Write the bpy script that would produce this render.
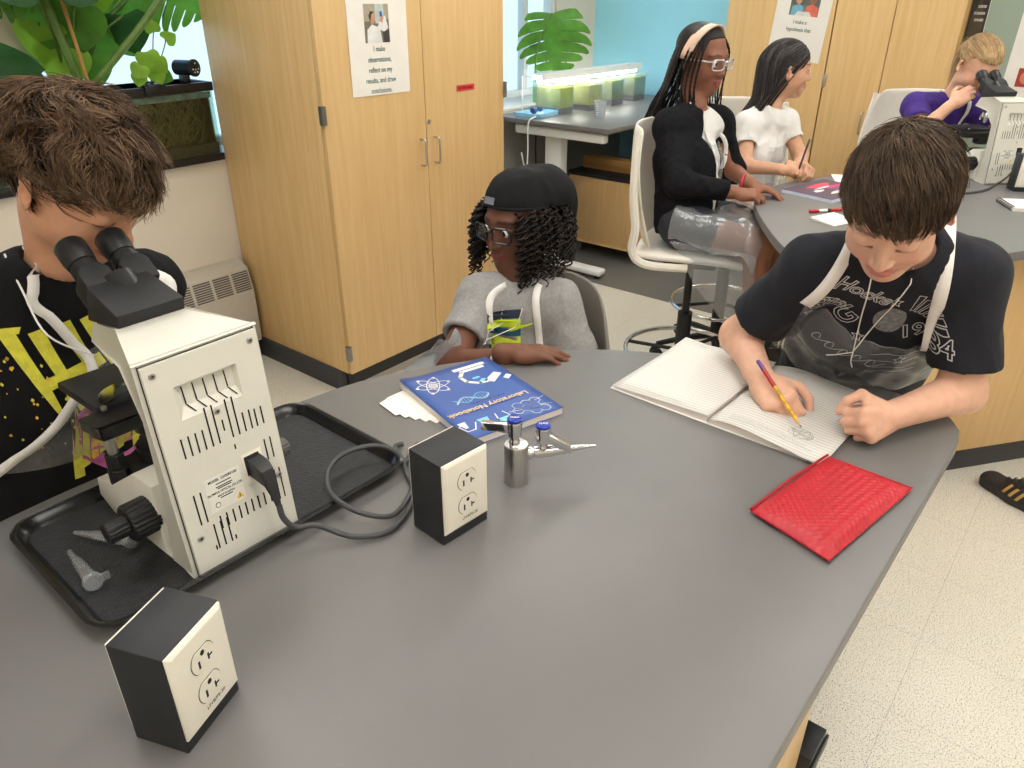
import bpy, bmesh, math, random
import numpy as np
from mathutils import Vector, Matrix, noise
from mathutils.bvhtree import BVHTree

random.seed(7); np.random.seed(7)
for o in list(bpy.data.objects): bpy.data.objects.remove(o, do_unlink=True)
SC = bpy.context.scene
COL = SC.collection
PI = math.pi

# ---------------------------------------------------------------- camera
cam_d = bpy.data.cameras.new('camera'); cam = bpy.data.objects.new('camera', cam_d); COL.objects.link(cam)
SC.camera = cam
cam_d.sensor_width = 36.0; cam_d.lens = 36.0*755/1024; cam_d.clip_start = 0.02
_az, _th = math.radians(39.0), math.atan(398/755)
_F = Vector((math.cos(_az), math.sin(_az), 0))
_fw = _F*math.cos(_th) + Vector((0, 0, -math.sin(_th)))
cam.location = (0, 0, 1.62)
cam.rotation_euler = _fw.to_track_quat('-Z', 'Y').to_euler()

# ---------------------------------------------------------------- daylight and exposure
world = bpy.data.worlds.new('daylight'); SC.world = world; world.use_nodes = True
wn = world.node_tree.nodes; wl = world.node_tree.links
bg = wn['Background']; bg.inputs['Strength'].default_value = 1.2
tcw = wn.new('ShaderNodeTexCoord'); sep = wn.new('ShaderNodeSeparateXYZ'); rampw = wn.new('ShaderNodeValToRGB')
wl.new(tcw.outputs['Generated'], sep.inputs[0]); wl.new(sep.outputs['Z'], rampw.inputs[0]); wl.new(rampw.outputs[0], bg.inputs['Color'])
rampw.color_ramp.elements[0].position = 0.0; rampw.color_ramp.elements[0].color = (0.66, 0.84, 0.95, 1)
rampw.color_ramp.elements[1].position = 0.6; rampw.color_ramp.elements[1].color = (0.40, 0.68, 1.0, 1)
SC.view_settings.view_transform = 'Standard'; SC.view_settings.look = 'None'
SC.view_settings.gamma = 1.0; SC.view_settings.use_curve_mapping = False
SC.view_settings.exposure = 0.38
LAMP_STRENGTH = 6.4

# ---------------------------------------------------------------- materials
MATS = {}
def _tex(nt, coord, scale, detail=3, rough=0.55):
    n = nt.nodes.new('ShaderNodeTexNoise'); n.inputs['Scale'].default_value = scale
    n.inputs['Detail'].default_value = detail; n.inputs['Roughness'].default_value = rough
    if coord: nt.links.new(coord, n.inputs['Vector'])
    return n
def mat(name, col, rough=0.5, metal=0.0, var=0.06, vscale=30, bump=0.0, bscale=200, spec=0.5, alpha=1.0,
        trans=0.0, emit=None, es=0.0, coat=0.0, sheen=0.0, sss=0.0, stretch=None, vcol=False, ior=1.45, aniso=0):
    if name in MATS: return MATS[name]
    m = bpy.data.materials.new(name); m.use_nodes = True; nt = m.node_tree
    b = nt.nodes['Principled BSDF']; L = nt.links
    tc = nt.nodes.new('ShaderNodeTexCoord'); co = tc.outputs['Object']
    if stretch:
        mp = nt.nodes.new('ShaderNodeMapping'); mp.inputs['Scale'].default_value = stretch
        L.new(co, mp.inputs['Vector']); co = mp.outputs[0]
    n = _tex(nt, co, vscale)
    mix = nt.nodes.new('ShaderNodeMix'); mix.data_type = 'RGBA'; mix.blend_type = 'MULTIPLY'
    rp = nt.nodes.new('ShaderNodeMapRange'); rp.inputs[3].default_value = 1-var*1.6; rp.inputs[4].default_value = 1+var*1.6
    rp.inputs[1].default_value = 0.25; rp.inputs[2].default_value = 0.75
    L.new(n.outputs['Fac'], rp.inputs[0])
    mix.inputs['Factor'].default_value = 1.0
    if vcol:
        at = nt.nodes.new('ShaderNodeAttribute'); at.attribute_name = 'Col'
        L.new(at.outputs['Color'], mix.inputs['A'])
    else:
        mix.inputs['A'].default_value = (*col, 1)
    L.new(rp.outputs[0], mix.inputs['B'])
    L.new(mix.outputs['Result'], b.inputs['Base Color'])
    b.inputs['Roughness'].default_value = rough; b.inputs['Metallic'].default_value = metal
    b.inputs['Specular IOR Level'].default_value = spec; b.inputs['Alpha'].default_value = alpha
    b.inputs['Transmission Weight'].default_value = trans; b.inputs['IOR'].default_value = ior
    b.inputs['Coat Weight'].default_value = coat; b.inputs['Sheen Weight'].default_value = sheen
    if sss:
        b.inputs['Subsurface Weight'].default_value = sss; b.inputs['Subsurface Radius'].default_value = (0.012, 0.005, 0.003)
        b.inputs['Subsurface Scale'].default_value = 0.5
    if emit:
        b.inputs['Emission Color'].default_value = (*emit, 1); b.inputs['Emission Strength'].default_value = es
    if bump:
        nb = _tex(nt, co, bscale, 2)
        bp = nt.nodes.new('ShaderNodeBump'); bp.inputs['Strength'].default_value = bump; bp.inputs['Distance'].default_value = 0.002
        L.new(nb.outputs['Fac'], bp.inputs['Height']); L.new(bp.outputs[0], b.inputs['Normal'])
    MATS[name] = m
    return m
def srgb(r, g, b):
    f = lambda c: (c/255/12.92) if c/255 <= 0.04045 else ((c/255+0.055)/1.055)**2.4
    return (f(r), f(g), f(b))

def wood(name, base, dark, along='Z', scale=1.0):
    m = bpy.data.materials.new(name); m.use_nodes = True; nt = m.node_tree; L = nt.links
    b = nt.nodes['Principled BSDF']; geo = nt.nodes.new('ShaderNodeNewGeometry')
    mp = nt.nodes.new('ShaderNodeMapping')
    s = {'Z': (30, 30, 1.6), 'X': (1.6, 30, 30), 'Y': (30, 1.6, 30)}[along]
    mp.inputs['Scale'].default_value = tuple(c*scale for c in s)
    L.new(geo.outputs['Position'], mp.inputs['Vector'])
    n1 = _tex(nt, mp.outputs[0], 1.6, 6, 0.6); n2 = _tex(nt, mp.outputs[0], 12, 3, 0.6)
    ad = nt.nodes.new('ShaderNodeMath'); ad.operation = 'MULTIPLY_ADD'; ad.inputs[1].default_value = 0.35
    L.new(n2.outputs['Fac'], ad.inputs[0]); L.new(n1.outputs['Fac'], ad.inputs[2])
    rp = nt.nodes.new('ShaderNodeValToRGB'); rp.color_ramp.elements[0].position = 0.45; rp.color_ramp.elements[1].position = 0.9
    rp.color_ramp.elements[0].color = (*dark, 1); rp.color_ramp.elements[1].color = (*base, 1)
    L.new(ad.outputs[0], rp.inputs[0]); L.new(rp.outputs[0], b.inputs['Base Color'])
    b.inputs['Roughness'].default_value = 0.42
    MATS[name] = m; return m

MAPLE = wood('maple', srgb(220, 185, 132), srgb(208, 170, 115))
MAPLE2 = wood('maple_edge', srgb(205, 165, 105), srgb(185, 143, 84))
MAPLE3 = wood('maple_pale', srgb(226, 192, 138), srgb(212, 173, 114))
PINE = wood('pine', srgb(205, 160, 95), srgb(172, 122, 62), 'X')

def epoxy():
    m = bpy.data.materials.new('epoxy_worktop'); m.use_nodes = True; nt = m.node_tree; L = nt.links
    b = nt.nodes['Principled BSDF']; geo = nt.nodes.new('ShaderNodeNewGeometry')
    n1 = _tex(nt, geo.outputs['Position'], 3, 4); n2 = _tex(nt, geo.outputs['Position'], 900, 2)
    rp = nt.nodes.new('ShaderNodeValToRGB'); rp.color_ramp.elements[0].position = 0.3; rp.color_ramp.elements[1].position = 0.75
    rp.color_ramp.elements[0].color = (*srgb(106, 104, 103), 1); rp.color_ramp.elements[1].color = (*srgb(117, 115, 113), 1)
    L.new(n1.outputs['Fac'], rp.inputs[0]); L.new(rp.outputs[0], b.inputs['Base Color'])
    bp = nt.nodes.new('ShaderNodeBump'); bp.inputs['Strength'].default_value = 0.12; bp.inputs['Distance'].default_value = 0.0006
    L.new(n2.outputs['Fac'], bp.inputs['Height']); L.new(bp.outputs[0], b.inputs['Normal'])
    b.inputs['Roughness'].default_value = 0.42; b.inputs['Specular IOR Level'].default_value = 0.5
    MATS['epoxy'] = m; return m
EPOXY = epoxy()

def speckle(name, base, dark, mid):
    m = bpy.data.materials.new(name); m.use_nodes = True; nt = m.node_tree; L = nt.links
    b = nt.nodes['Principled BSDF']; geo = nt.nodes.new('ShaderNodeNewGeometry')
    n1 = _tex(nt, geo.outputs['Position'], 300, 2, 0.6); n2 = _tex(nt, geo.outputs['Position'], 190, 3, 0.7)
    n3 = _tex(nt, geo.outputs['Position'], 2.0, 3)
    r1 = nt.nodes.new('ShaderNodeValToRGB'); r1.color_ramp.interpolation = 'LINEAR'
    r1.color_ramp.elements[0].position = 0.36; r1.color_ramp.elements[1].position = 0.44
    r1.color_ramp.elements[0].color = (*dark, 1); r1.color_ramp.elements[1].color = (*base, 1)
    L.new(n1.outputs['Fac'], r1.inputs[0])
    r2 = nt.nodes.new('ShaderNodeValToRGB'); r2.color_ramp.elements[0].position = 0.60; r2.color_ramp.elements[1].position = 0.68
    r2.color_ramp.elements[0].color = (1, 1, 1, 1); r2.color_ramp.elements[1].color = (*mid, 1)
    L.new(n2.outputs['Fac'], r2.inputs[0])
    mx = nt.nodes.new('ShaderNodeMix'); mx.data_type = 'RGBA'; mx.blend_type = 'MULTIPLY'; mx.inputs['Factor'].default_value = 1
    L.new(r1.outputs[0], mx.inputs['A']); L.new(r2.outputs[0], mx.inputs['B'])
    mx2 = nt.nodes.new('ShaderNodeMix'); mx2.data_type = 'RGBA'; mx2.blend_type = 'MULTIPLY'; mx2.inputs['Factor'].default_value = 1
    mr = nt.nodes.new('ShaderNodeMapRange'); mr.inputs[3].default_value = 0.9; mr.inputs[4].default_value = 1.06
    L.new(n3.outputs['Fac'], mr.inputs[0]); L.new(mx.outputs['Result'], mx2.inputs['A']); L.new(mr.outputs[0], mx2.inputs['B'])
    L.new(mx2.outputs['Result'], b.inputs['Base Color']); b.inputs['Roughness'].default_value = 0.36
    MATS[name] = m; return m
TILE = speckle('floor_tile', srgb(224, 218, 203), srgb(84, 80, 76), srgb(222, 216, 204))
DARKTILE = speckle('floor_dark', srgb(112, 112, 110), srgb(88, 88, 88), srgb(230, 230, 230))

def clear_plastic(name, tint=(1, 1, 1), rough=0.15, gloss=0.25, body=0.06, bump=0.0, bscale=25, stretch=None):
    """thin clear sheet: transparent + a little milky diffuse + gloss by fresnel"""
    if name in MATS: return MATS[name]
    m = bpy.data.materials.new(name); m.use_nodes = True; nt = m.node_tree; L = nt.links
    for n in list(nt.nodes):
        if n.type == 'BSDF_PRINCIPLED': nt.nodes.remove(n)
    out = [n for n in nt.nodes if n.type == 'OUTPUT_MATERIAL'][0]
    t = nt.nodes.new('ShaderNodeBsdfTransparent'); t.inputs[0].default_value = (*tint, 1)
    d = nt.nodes.new('ShaderNodeBsdfDiffuse'); d.inputs[0].default_value = (0.85, 0.87, 0.9, 1)
    g = nt.nodes.new('ShaderNodeBsdfGlossy'); g.inputs['Roughness'].default_value = rough
    m1 = nt.nodes.new('ShaderNodeMixShader'); m1.inputs[0].default_value = body
    L.new(t.outputs[0], m1.inputs[1]); L.new(d.outputs[0], m1.inputs[2])
    fr = nt.nodes.new('ShaderNodeFresnel'); ge = nt.nodes.new('ShaderNodeNewGeometry')   # same reflection from either side of the sheet
    io = nt.nodes.new('ShaderNodeMapRange'); io.inputs[3].default_value = 1.45; io.inputs[4].default_value = 1/1.45
    L.new(ge.outputs['Backfacing'], io.inputs[0]); L.new(io.outputs[0], fr.inputs[0])
    mu = nt.nodes.new('ShaderNodeMath'); mu.operation = 'MULTIPLY_ADD'; mu.inputs[1].default_value = 1.0; mu.inputs[2].default_value = gloss*0.3
    mu.use_clamp = True
    L.new(fr.outputs[0], mu.inputs[0])
    m2 = nt.nodes.new('ShaderNodeMixShader'); L.new(mu.outputs[0], m2.inputs[0]); L.new(m1.outputs[0], m2.inputs[1]); L.new(g.outputs[0], m2.inputs[2])
    L.new(m2.outputs[0], out.inputs['Surface'])
    if bump:
        tc = nt.nodes.new('ShaderNodeTexCoord'); mp = nt.nodes.new('ShaderNodeMapping')
        if stretch: mp.inputs['Scale'].default_value = stretch
        L.new(tc.outputs['Object'], mp.inputs['Vector'])
        nb = _tex(nt, mp.outputs[0], bscale, 4, 0.6)
        bp = nt.nodes.new('ShaderNodeBump'); bp.inputs['Strength'].default_value = bump; bp.inputs['Distance'].default_value = 0.01
        L.new(nb.outputs['Fac'], bp.inputs['Height']); L.new(bp.outputs[0], g.inputs['Normal']); L.new(bp.outputs[0], d.inputs['Normal']); L.new(bp.outputs[0], fr.inputs['Normal'])
    MATS[name] = m; return m

WHITE = mat('white_enamel', srgb(217, 214, 202), 0.38, var=0.02, vscale=8, bump=0.05, bscale=400)
CREAM = mat('cream_plastic', srgb(232, 226, 210), 0.35, var=0.015)
BLACK = mat('black_plastic', (0.012, 0.012, 0.013), 0.38, var=0.1)
BLACKM = mat('black_matt', (0.016, 0.016, 0.018), 0.6, var=0.15, bump=0.15, bscale=500)
CHROME = mat('chrome', (0.75, 0.75, 0.76), 0.12, 1.0, var=0.03)
STEEL = mat('brushed_steel', (0.55, 0.54, 0.52), 0.3, 1.0, var=0.08, vscale=60, stretch=(8, 8, 0.3))
PAPER = mat('paper', srgb(236, 232, 224), 0.75, var=0.02, vscale=12)
KICK = mat('rubber_base', srgb(62, 62, 64), 0.55, var=0.06, vscale=12)
GLASS = clear_plastic('window_glass', (0.93, 0.97, 0.98), 0.02, 0.02, 0.0)
ACRYL = clear_plastic('clear_acrylic', (0.93, 0.95, 0.96), 0.08, 0.3, 0.10)
TUBEP = clear_plastic('tube_plastic', (0.88, 0.90, 0.91), 0.22, 0.15, 0.12)
APRON = clear_plastic('apron_plastic', (0.95, 0.96, 0.97), 0.18, 0.10, 0.09, bump=0.55, bscale=12, stretch=(1, 1, 0.6))
STRAP = mat('white_strap', srgb(236, 233, 228), 0.7, var=0.03, bump=0.2, bscale=300)
INK = mat('ink', (0.02, 0.02, 0.022), 0.6, var=0.05)

# ---------------------------------------------------------------- object helpers
def link(name, me, m=None, parent=None, smooth=False):
    o = bpy.data.objects.new(name, me); COL.objects.link(o)
    if m is not None and len(me.materials) == 0:
        for mm in (m if isinstance(m, (list, tuple)) else [m]): me.materials.append(mm)
    if parent is not None:
        o.parent = parent
    if smooth and len(me.polygons): me.polygons.foreach_set('use_smooth', [True]*len(me.polygons))
    return o
def tag(o, label, cat, group=None):
    o['label'] = label; o['category'] = cat
    if group: o['group'] = group
    return o
def empty(name, loc=(0, 0, 0), rz=0.0, label=None, cat=None, group=None):
    o = bpy.data.objects.new(name, None); COL.objects.link(o); o.location = loc; o.rotation_euler = (0, 0, rz)
    o.empty_display_size = 0.05
    if label: tag(o, label, cat, group)
    return o
def structure(o): o['kind'] = 'structure'; return o
def dup(root, loc=None, rz=None, label=None, group=None, parent=None):
    c = root.copy(); COL.objects.link(c)
    if parent is not None: c.parent = parent
    if loc is not None: c.location = loc
    if rz is not None: c.rotation_euler = (0, 0, rz)
    if label: c['label'] = label
    if group: c['group'] = group
    for ch in list(root.children): dup(ch, parent=c)
    return c

class MB:
    """collects verts/faces; build() links ONE mesh object"""
    def __init__(s): s.v = []; s.f = []; s.mi = []; s.cur = 0
    def add(s, vs, fs):
        o = len(s.v); s.v += [tuple(v) for v in vs]; s.f += [tuple(i+o for i in f) for f in fs]; s.mi += [s.cur]*len(fs); return s
    def box(s, a, b, M=None):
        x0, y0, z0 = a; x1, y1, z1 = b
        vs = [(x0,y0,z0),(x1,y0,z0),(x1,y1,z0),(x0,y1,z0),(x0,y0,z1),(x1,y0,z1),(x1,y1,z1),(x0,y1,z1)]
        if M is not None: vs = [M @ Vector(v) for v in vs]
        return s.add(vs, [(3,2,1,0),(4,5,6,7),(0,1,5,4),(1,2,6,5),(2,3,7,6),(3,0,4,7)])
    def prism(s, poly, z0, z1, M=None):
        n = len(poly); vs = [(x, y, z0) for x, y in poly]+[(x, y, z1) for x, y in poly]
        if M is not None: vs = [M @ Vector(v) for v in vs]
        return s.add(vs, [tuple(range(n))[::-1], tuple(range(n, 2*n))]+[(i, (i+1) % n, n+(i+1) % n, n+i) for i in range(n)])
    def lathe(s, prof, n=24, M=None, cap=True):
        vs = []; fs = []
        for r, z in prof:
            for i in range(n):
                a = 2*PI*i/n; vs.append((r*math.cos(a), r*math.sin(a), z))
        for j in range(len(prof)-1):
            for i in range(n):
                fs.append((j*n+i, j*n+(i+1) % n, (j+1)*n+(i+1) % n, (j+1)*n+i))
        if cap:
            if prof[0][0] > 1e-6: fs.append(tuple(range(n))[::-1])
            if prof[-1][0] > 1e-6: fs.append(tuple((len(prof)-1)*n+i for i in range(n)))
        if M is not None: vs = [M @ Vector(v) for v in vs]
        return s.add(vs, fs)
    def cyl(s, a, b, r0, r1=None, n=20):
        a = Vector(a); b = Vector(b); d = b-a
        M = Matrix.Translation(a) @ d.to_track_quat('Z', 'Y').to_matrix().to_4x4()
        return s.lathe([(r0, 0), (r1 if r1 is not None else r0, d.length)], n, M)
    def tube(s, pts, r, n=8, closed=False, flat=1.0):
        pts = [Vector(p) for p in pts]; N = len(pts)
        if not isinstance(r, (list, tuple)): r = [r]*N
        T = []
        for i in range(N):
            if closed: t = pts[(i+1) % N]-pts[i-1]
            else: t = pts[min(i+1, N-1)]-pts[max(i-1, 0)]
            T.append(t.normalized() if t.length > 1e-9 else Vector((0, 0, 1)))
        u = T[0].orthogonal().normalized(); vs = []; fs = []
        for i in range(N):
            u = (u-T[i]*u.dot(T[i]))
            u = u.normalized() if u.length > 1e-6 else T[i].orthogonal().normalized()
            w = T[i].cross(u)
            for k in range(n):
                a = 2*PI*k/n; vs.append(pts[i]+(u*math.cos(a)+w*math.sin(a)*flat)*r[i])
        for i in range(N if closed else N-1):
            j = (i+1) % N
            for k in range(n): fs.append((i*n+k, i*n+(k+1) % n, j*n+(k+1) % n, j*n+k))
        if not closed: fs += [tuple(range(n))[::-1], tuple((N-1)*n+k for k in range(n))]
        return s.add(vs, fs)
    def strip(s, a, b):
        """surface between two equal polylines"""
        n = len(a); return s.add(list(a)+list(b), [(i, i+1, n+i+1, n+i) for i in range(n-1)])
    def mesh(s, name):
        me = bpy.data.meshes.new(name); me.from_pydata([tuple(v) for v in s.v], [], s.f)
        if any(s.mi): me.polygons.foreach_set('material_index', s.mi)
        me.update(); return me
    def build(s, name, m, parent=None, smooth=False, bevel=0, seg=2, auto=None):
        me = s.mesh(name)
        if bevel:
            bm = bmesh.new(); bm.from_mesh(me)
            bmesh.ops.remove_doubles(bm, verts=bm.verts, dist=1e-6)
            es = [e for e in bm.edges if len(e.link_faces) == 2 and e.calc_face_angle(0) > 0.5]
            bmesh.ops.bevel(bm, geom=es, offset=bevel, segments=seg, affect='EDGES', profile=0.5, clamp_overlap=True)
            bm.to_mesh(me); bm.free()
        o = link(name, me, m, parent)
        if smooth or bevel:
            me.polygons.foreach_set('use_smooth', [True]*len(me.polygons))
            me.set_sharp_from_angle(angle=auto if auto else (0.7 if not bevel else 0.6))
        return o
def boxo(name, a, b, m, parent=None, bevel=0.0, seg=2): return MB().box(a, b).build(name, m, parent, bevel=bevel, seg=seg)
def arc(c, r, a0, a1, n, z=None):
    out = []
    for i in range(n+1):
        t = a0+(a1-a0)*i/n; p = (c[0]+r*math.cos(t), c[1]+r*math.sin(t)); out.append(p if z is None else (*p, z))
    return out
def catmull(pts, n=8, closed=False):
    pts = [Vector(p) for p in pts]; N = len(pts); out = []
    rng = range(N if closed else N-1)
    for i in rng:
        if closed: p0, p1, p2, p3 = pts[i-1], pts[i], pts[(i+1) % N], pts[(i+2) % N]
        else: p0, p1, p2, p3 = pts[max(i-1, 0)], pts[i], pts[i+1], pts[min(i+2, N-1)]
        for k in range(n):
            t = k/n
            out.append(0.5*((2*p1)+(p2-p0)*t+(2*p0-5*p1+4*p2-p3)*t*t+(3*p1-p0-3*p2+p3)*t**3))
    if not closed: out.append(pts[-1])
    return out
def rrect(x0, y0, x1, y1, r, n=5):
    out = []
    for cx, cy, a in ((x1-r, y1-r, 0), (x0+r, y1-r, PI/2), (x0+r, y0+r, PI), (x1-r, y0+r, 1.5*PI)):
        out += arc((cx, cy), r, a, a+PI/2, n)
    return out
def frame(origin, x, y):
    """matrix with local X, Y and Z = X x Y at origin"""
    x = Vector(x).normalized(); y = Vector(y); z = x.cross(y).normalized(); y = z.cross(x)
    M = Matrix.Identity(4)
    for i in range(3): M[i][0], M[i][1], M[i][2], M[i][3] = x[i], y[i], z[i], origin[i]
    return M
_fontcache = {}
def text_mesh(txt, size=1.0, bold=0.0, align='CENTER', extrude=0.0, shear=0.0, spacing=1.0):
    cu = bpy.data.curves.new('t', 'FONT'); cu.body = txt; cu.size = size; cu.align_x = align; cu.offset = bold
    cu.extrude = extrude; cu.shear = shear; cu.space_character = spacing; cu.resolution_u = 3
    o = bpy.data.objects.new('t', cu); COL.objects.link(o)
    dg = bpy.context.evaluated_depsgraph_get(); me = bpy.data.meshes.new_from_object(o.evaluated_get(dg))
    bpy.data.objects.remove(o); bpy.data.curves.remove(cu); me.materials.clear()
    return me
def text(name, txt, M, size, m, parent=None, bold=0.0, align='CENTER', shear=0.0, spacing=1.0, sx=1.0):
    me = text_mesh(txt, size, bold, align, 0, shear, spacing); me.transform(M @ Matrix.Diagonal((sx, 1, 1, 1)))
    return link(name, me, m, parent)

# ---------------------------------------------------------------- signed-distance bodies
class SDF:
    def __init__(s, lo, hi, h):
        s.lo = np.array(lo, float); s.h = h; s.n = np.maximum(np.ceil((np.array(hi)-s.lo)/h).astype(int)+1, 4)
        s.g = np.full(s.n, 9.0, np.float32)
    def _sub(s, lo, hi):
        i0 = np.clip(np.floor((np.array(lo)-s.lo)/s.h).astype(int), 0, s.n); i1 = np.clip(np.ceil((np.array(hi)-s.lo)/s.h).astype(int)+1, 0, s.n)
        if np.any(i1 <= i0): return None, None
        sl = tuple(slice(a, b) for a, b in zip(i0, i1))
        ax = [(np.arange(a, b)*s.h+l).astype(np.float32) for a, b, l in zip(i0, i1, s.lo)]
        return sl, np.meshgrid(*ax, indexing='ij', sparse=True)
    def put(s, prim, k=0.01, op='u'):
        fn, lo, hi = prim; pad = max(k, 0.02)+2*s.h
        sl, XYZ = s._sub(np.array(lo)-pad, np.array(hi)+pad)
        if sl is None: return s
        d = fn(*XYZ); a = s.g[sl]
        if op == 'u':
            h = np.maximum(k-np.abs(a-d), 0)/k; s.g[sl] = np.minimum(a, d)-h*h*k*0.25
        elif op == 's':
            d = -d; h = np.maximum(k-np.abs(a-d), 0)/k; s.g[sl] = np.maximum(a, d)+h*h*k*0.25
        return s
    def cut(s, fn):
        """keep only where fn <= 0 (whole grid)"""
        sl, XYZ = s._sub(s.lo, s.lo+s.n*s.h); s.g = np.maximum(s.g, fn(*XYZ).astype(np.float32)); return s
    def mesh(s):
        g = s.g; g = np.pad(g, 1, constant_values=9.0); ins = g < 0
        n = np.array(g.shape)
        c = sum(ins[i:n[0]-1+i, j:n[1]-1+j, k:n[2]-1+k].astype(np.int8) for i in (0, 1) for j in (0, 1) for k in (0, 1))
        act = np.argwhere((c > 0) & (c < 8))
        idx = np.full(c.shape, -1, np.int32); idx[tuple(act.T)] = np.arange(len(act))
        acc = np.zeros((len(act), 3)); cnt = np.zeros(len(act))
        corners = [(i, j, k) for i in (0, 1) for j in (0, 1) for k in (0, 1)]
        val = {q: g[act[:, 0]+q[0], act[:, 1]+q[1], act[:, 2]+q[2]] for q in corners}
        for a in corners:
            for ax in range(3):
                if a[ax]: continue
                b = list(a); b[ax] = 1; b = tuple(b)
                va, vb = val[a], val[b]; m = (va < 0) != (vb < 0)
                t = np.where(m, va/np.where(m, va-vb, 1), 0)
                p = np.array(a, float)[None, :].repeat(len(act), 0); p[:, ax] += t
                acc[m] += p[m]; cnt[m] += 1
        V = (act+acc/cnt[:, None]-1)*s.h+s.lo
        quads = []
        for ax in range(3):
            o1, o2 = [(1, 2), (2, 0), (0, 1)][ax]
            sl0 = [slice(1, -1)]*3; sl1 = [slice(1, -1)]*3
            sl0[ax] = slice(0, -1); sl1[ax] = slice(1, None)
            A = ins[tuple(sl0)]; B = ins[tuple(sl1)]
            for flip, M in ((False, A & ~B), (True, ~A & B)):
                e = np.argwhere(M)
                if not len(e): continue
                e = e+1; e[:, ax] -= 1
                d1 = np.zeros(3, int); d1[o1] = 1; d2 = np.zeros(3, int); d2[o2] = 1
                q = [idx[tuple((e-d1-d2).T)], idx[tuple((e-d2).T)], idx[tuple(e.T)], idx[tuple((e-d1).T)]]
                q = np.stack(q[::-1] if flip else q, 1); quads.append(q)
        return V, np.concatenate(quads)
def _np(v): return np.array([v[0], v[1], v[2]], np.float32)
def cap(a, b, ra, rb=None):
    a = _np(a); b = _np(b); rb = ra if rb is None else rb; r = max(ra, rb); ba = b-a; L2 = float(ba@ba)+1e-12
    def fn(X, Y, Z):
        x, y, z = X-a[0], Y-a[1], Z-a[2]
        t = np.clip((x*ba[0]+y*ba[1]+z*ba[2])/L2, 0, 1)
        return np.sqrt((x-t*ba[0])**2+(y-t*ba[1])**2+(z-t*ba[2])**2)-(ra+(rb-ra)*t)
    return fn, np.minimum(a, b)-r, np.maximum(a, b)+r
def ell(c, r, R=None):
    c = _np(c); r = _np(r); R = np.eye(3) if R is None else np.array(R, float)   # columns = local axes
    def fn(X, Y, Z):
        x, y, z = X-c[0], Y-c[1], Z-c[2]
        l = [x*R[0, i]+y*R[1, i]+z*R[2, i] for i in range(3)]
        k0 = np.sqrt(sum((l[i]/r[i])**2 for i in range(3))); k1 = np.sqrt(sum((l[i]/r[i]**2)**2 for i in range(3)))+1e-9
        return k0*(k0-1)/k1
    e = np.sqrt(((R*r[None, :])**2).sum(1))
    return fn, c-e, c+e
def flatcap(a, b, wa, ta, wb, tb, side):
    """tapered limb/torso of elliptical section: half-width w along 'side', half-thickness t across"""
    a = np.array(a, float); b = np.array(b, float); d = b-a; L = np.linalg.norm(d); d = d/L
    sd = np.array(side, float); sd = sd-d*(sd@d); sd /= np.linalg.norm(sd); th = np.cross(d, sd)
    r = max(wa, wb)
    def fn(X, Y, Z):
        x, y, z = X-a[0], Y-a[1], Z-a[2]
        t = np.clip((x*d[0]+y*d[1]+z*d[2]), 0, L)/L
        u = x*sd[0]+y*sd[1]+z*sd[2]; v = x*th[0]+y*th[1]+z*th[2]; w = x*d[0]+y*d[1]+z*d[2]-t*L
        W = wa+(wb-wa)*t; T = ta+(tb-ta)*t
        q = np.sqrt((u/W)**2+(v/T)**2+(w/T)**2); g = np.sqrt((u/W**2)**2+(v/T**2)**2+(w/T**2)**2)+1e-9
        return q*(q-1)/g
    return fn, np.minimum(a, b)-r, np.maximum(a, b)+r
def mesh_from(V, Q, name, colf=None):
    me = bpy.data.meshes.new(name); me.vertices.add(len(V)); me.vertices.foreach_set('co', V.astype(np.float32).ravel())
    nq = len(Q); me.loops.add(nq*4); me.loops.foreach_set('vertex_index', Q.astype(np.int32).ravel())
    me.polygons.add(nq); me.polygons.foreach_set('loop_start', np.arange(0, nq*4, 4, dtype=np.int32))
    me.polygons.foreach_set('loop_total', np.full(nq, 4, np.int32))
    me.update(calc_edges=True); me.polygons.foreach_set('use_smooth', [True]*nq)
    if colf is not None:
        c = np.ones((len(V), 4), np.float32); c[:, :3] = colf(V)
        at = me.color_attributes.new('Col', 'FLOAT_COLOR', 'POINT'); at.data.foreach_set('color', c.ravel())
    return me
def vnoise(V, scale, seed=0.0, stretch=(1, 1, 1), octaves=2):
    s = Vector(stretch)*scale; o = Vector((seed*7.3, seed*3.1, seed*5.7))
    return np.array([noise.fractal(Vector((p[0]*s[0], p[1]*s[1], p[2]*s[2]))+o, 1.0, 2.0, octaves) for p in V])
def vnormals(V, Q):
    n = np.cross(V[Q[:, 2]]-V[Q[:, 0]], V[Q[:, 3]]-V[Q[:, 1]]); out = np.zeros_like(V)
    for i in range(4): np.add.at(out, Q[:, i], n)
    return out/(np.linalg.norm(out, axis=1, keepdims=True)+1e-12)
def bvh_of(V, Q): return BVHTree.FromPolygons([Vector(v) for v in V.tolist()], Q.tolist())
# ================================================================ ROOM
WALLM = mat('wall_paint', srgb(214, 205, 190), 0.7, var=0.02, vscale=4)
BLUEW = mat('wall_blue', srgb(160, 226, 248), 0.6, var=0.02, vscale=3)
GREENW = mat('wall_green', srgb(152, 168, 152), 0.45, var=0.02, vscale=3)
GREYW = mat('wall_grey', srgb(150, 152, 152), 0.7, var=0.03, vscale=3)
CEILM = mat('ceiling_panel', srgb(232, 230, 224), 0.9, var=0.03, vscale=60)
FRAMEM = mat('window_frame', srgb(205, 210, 212), 0.4, var=0.02)
X0, X1, Y0, Y1, ZC = -2.2, 5.2, -2.6, 3.42, 2.75

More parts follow.
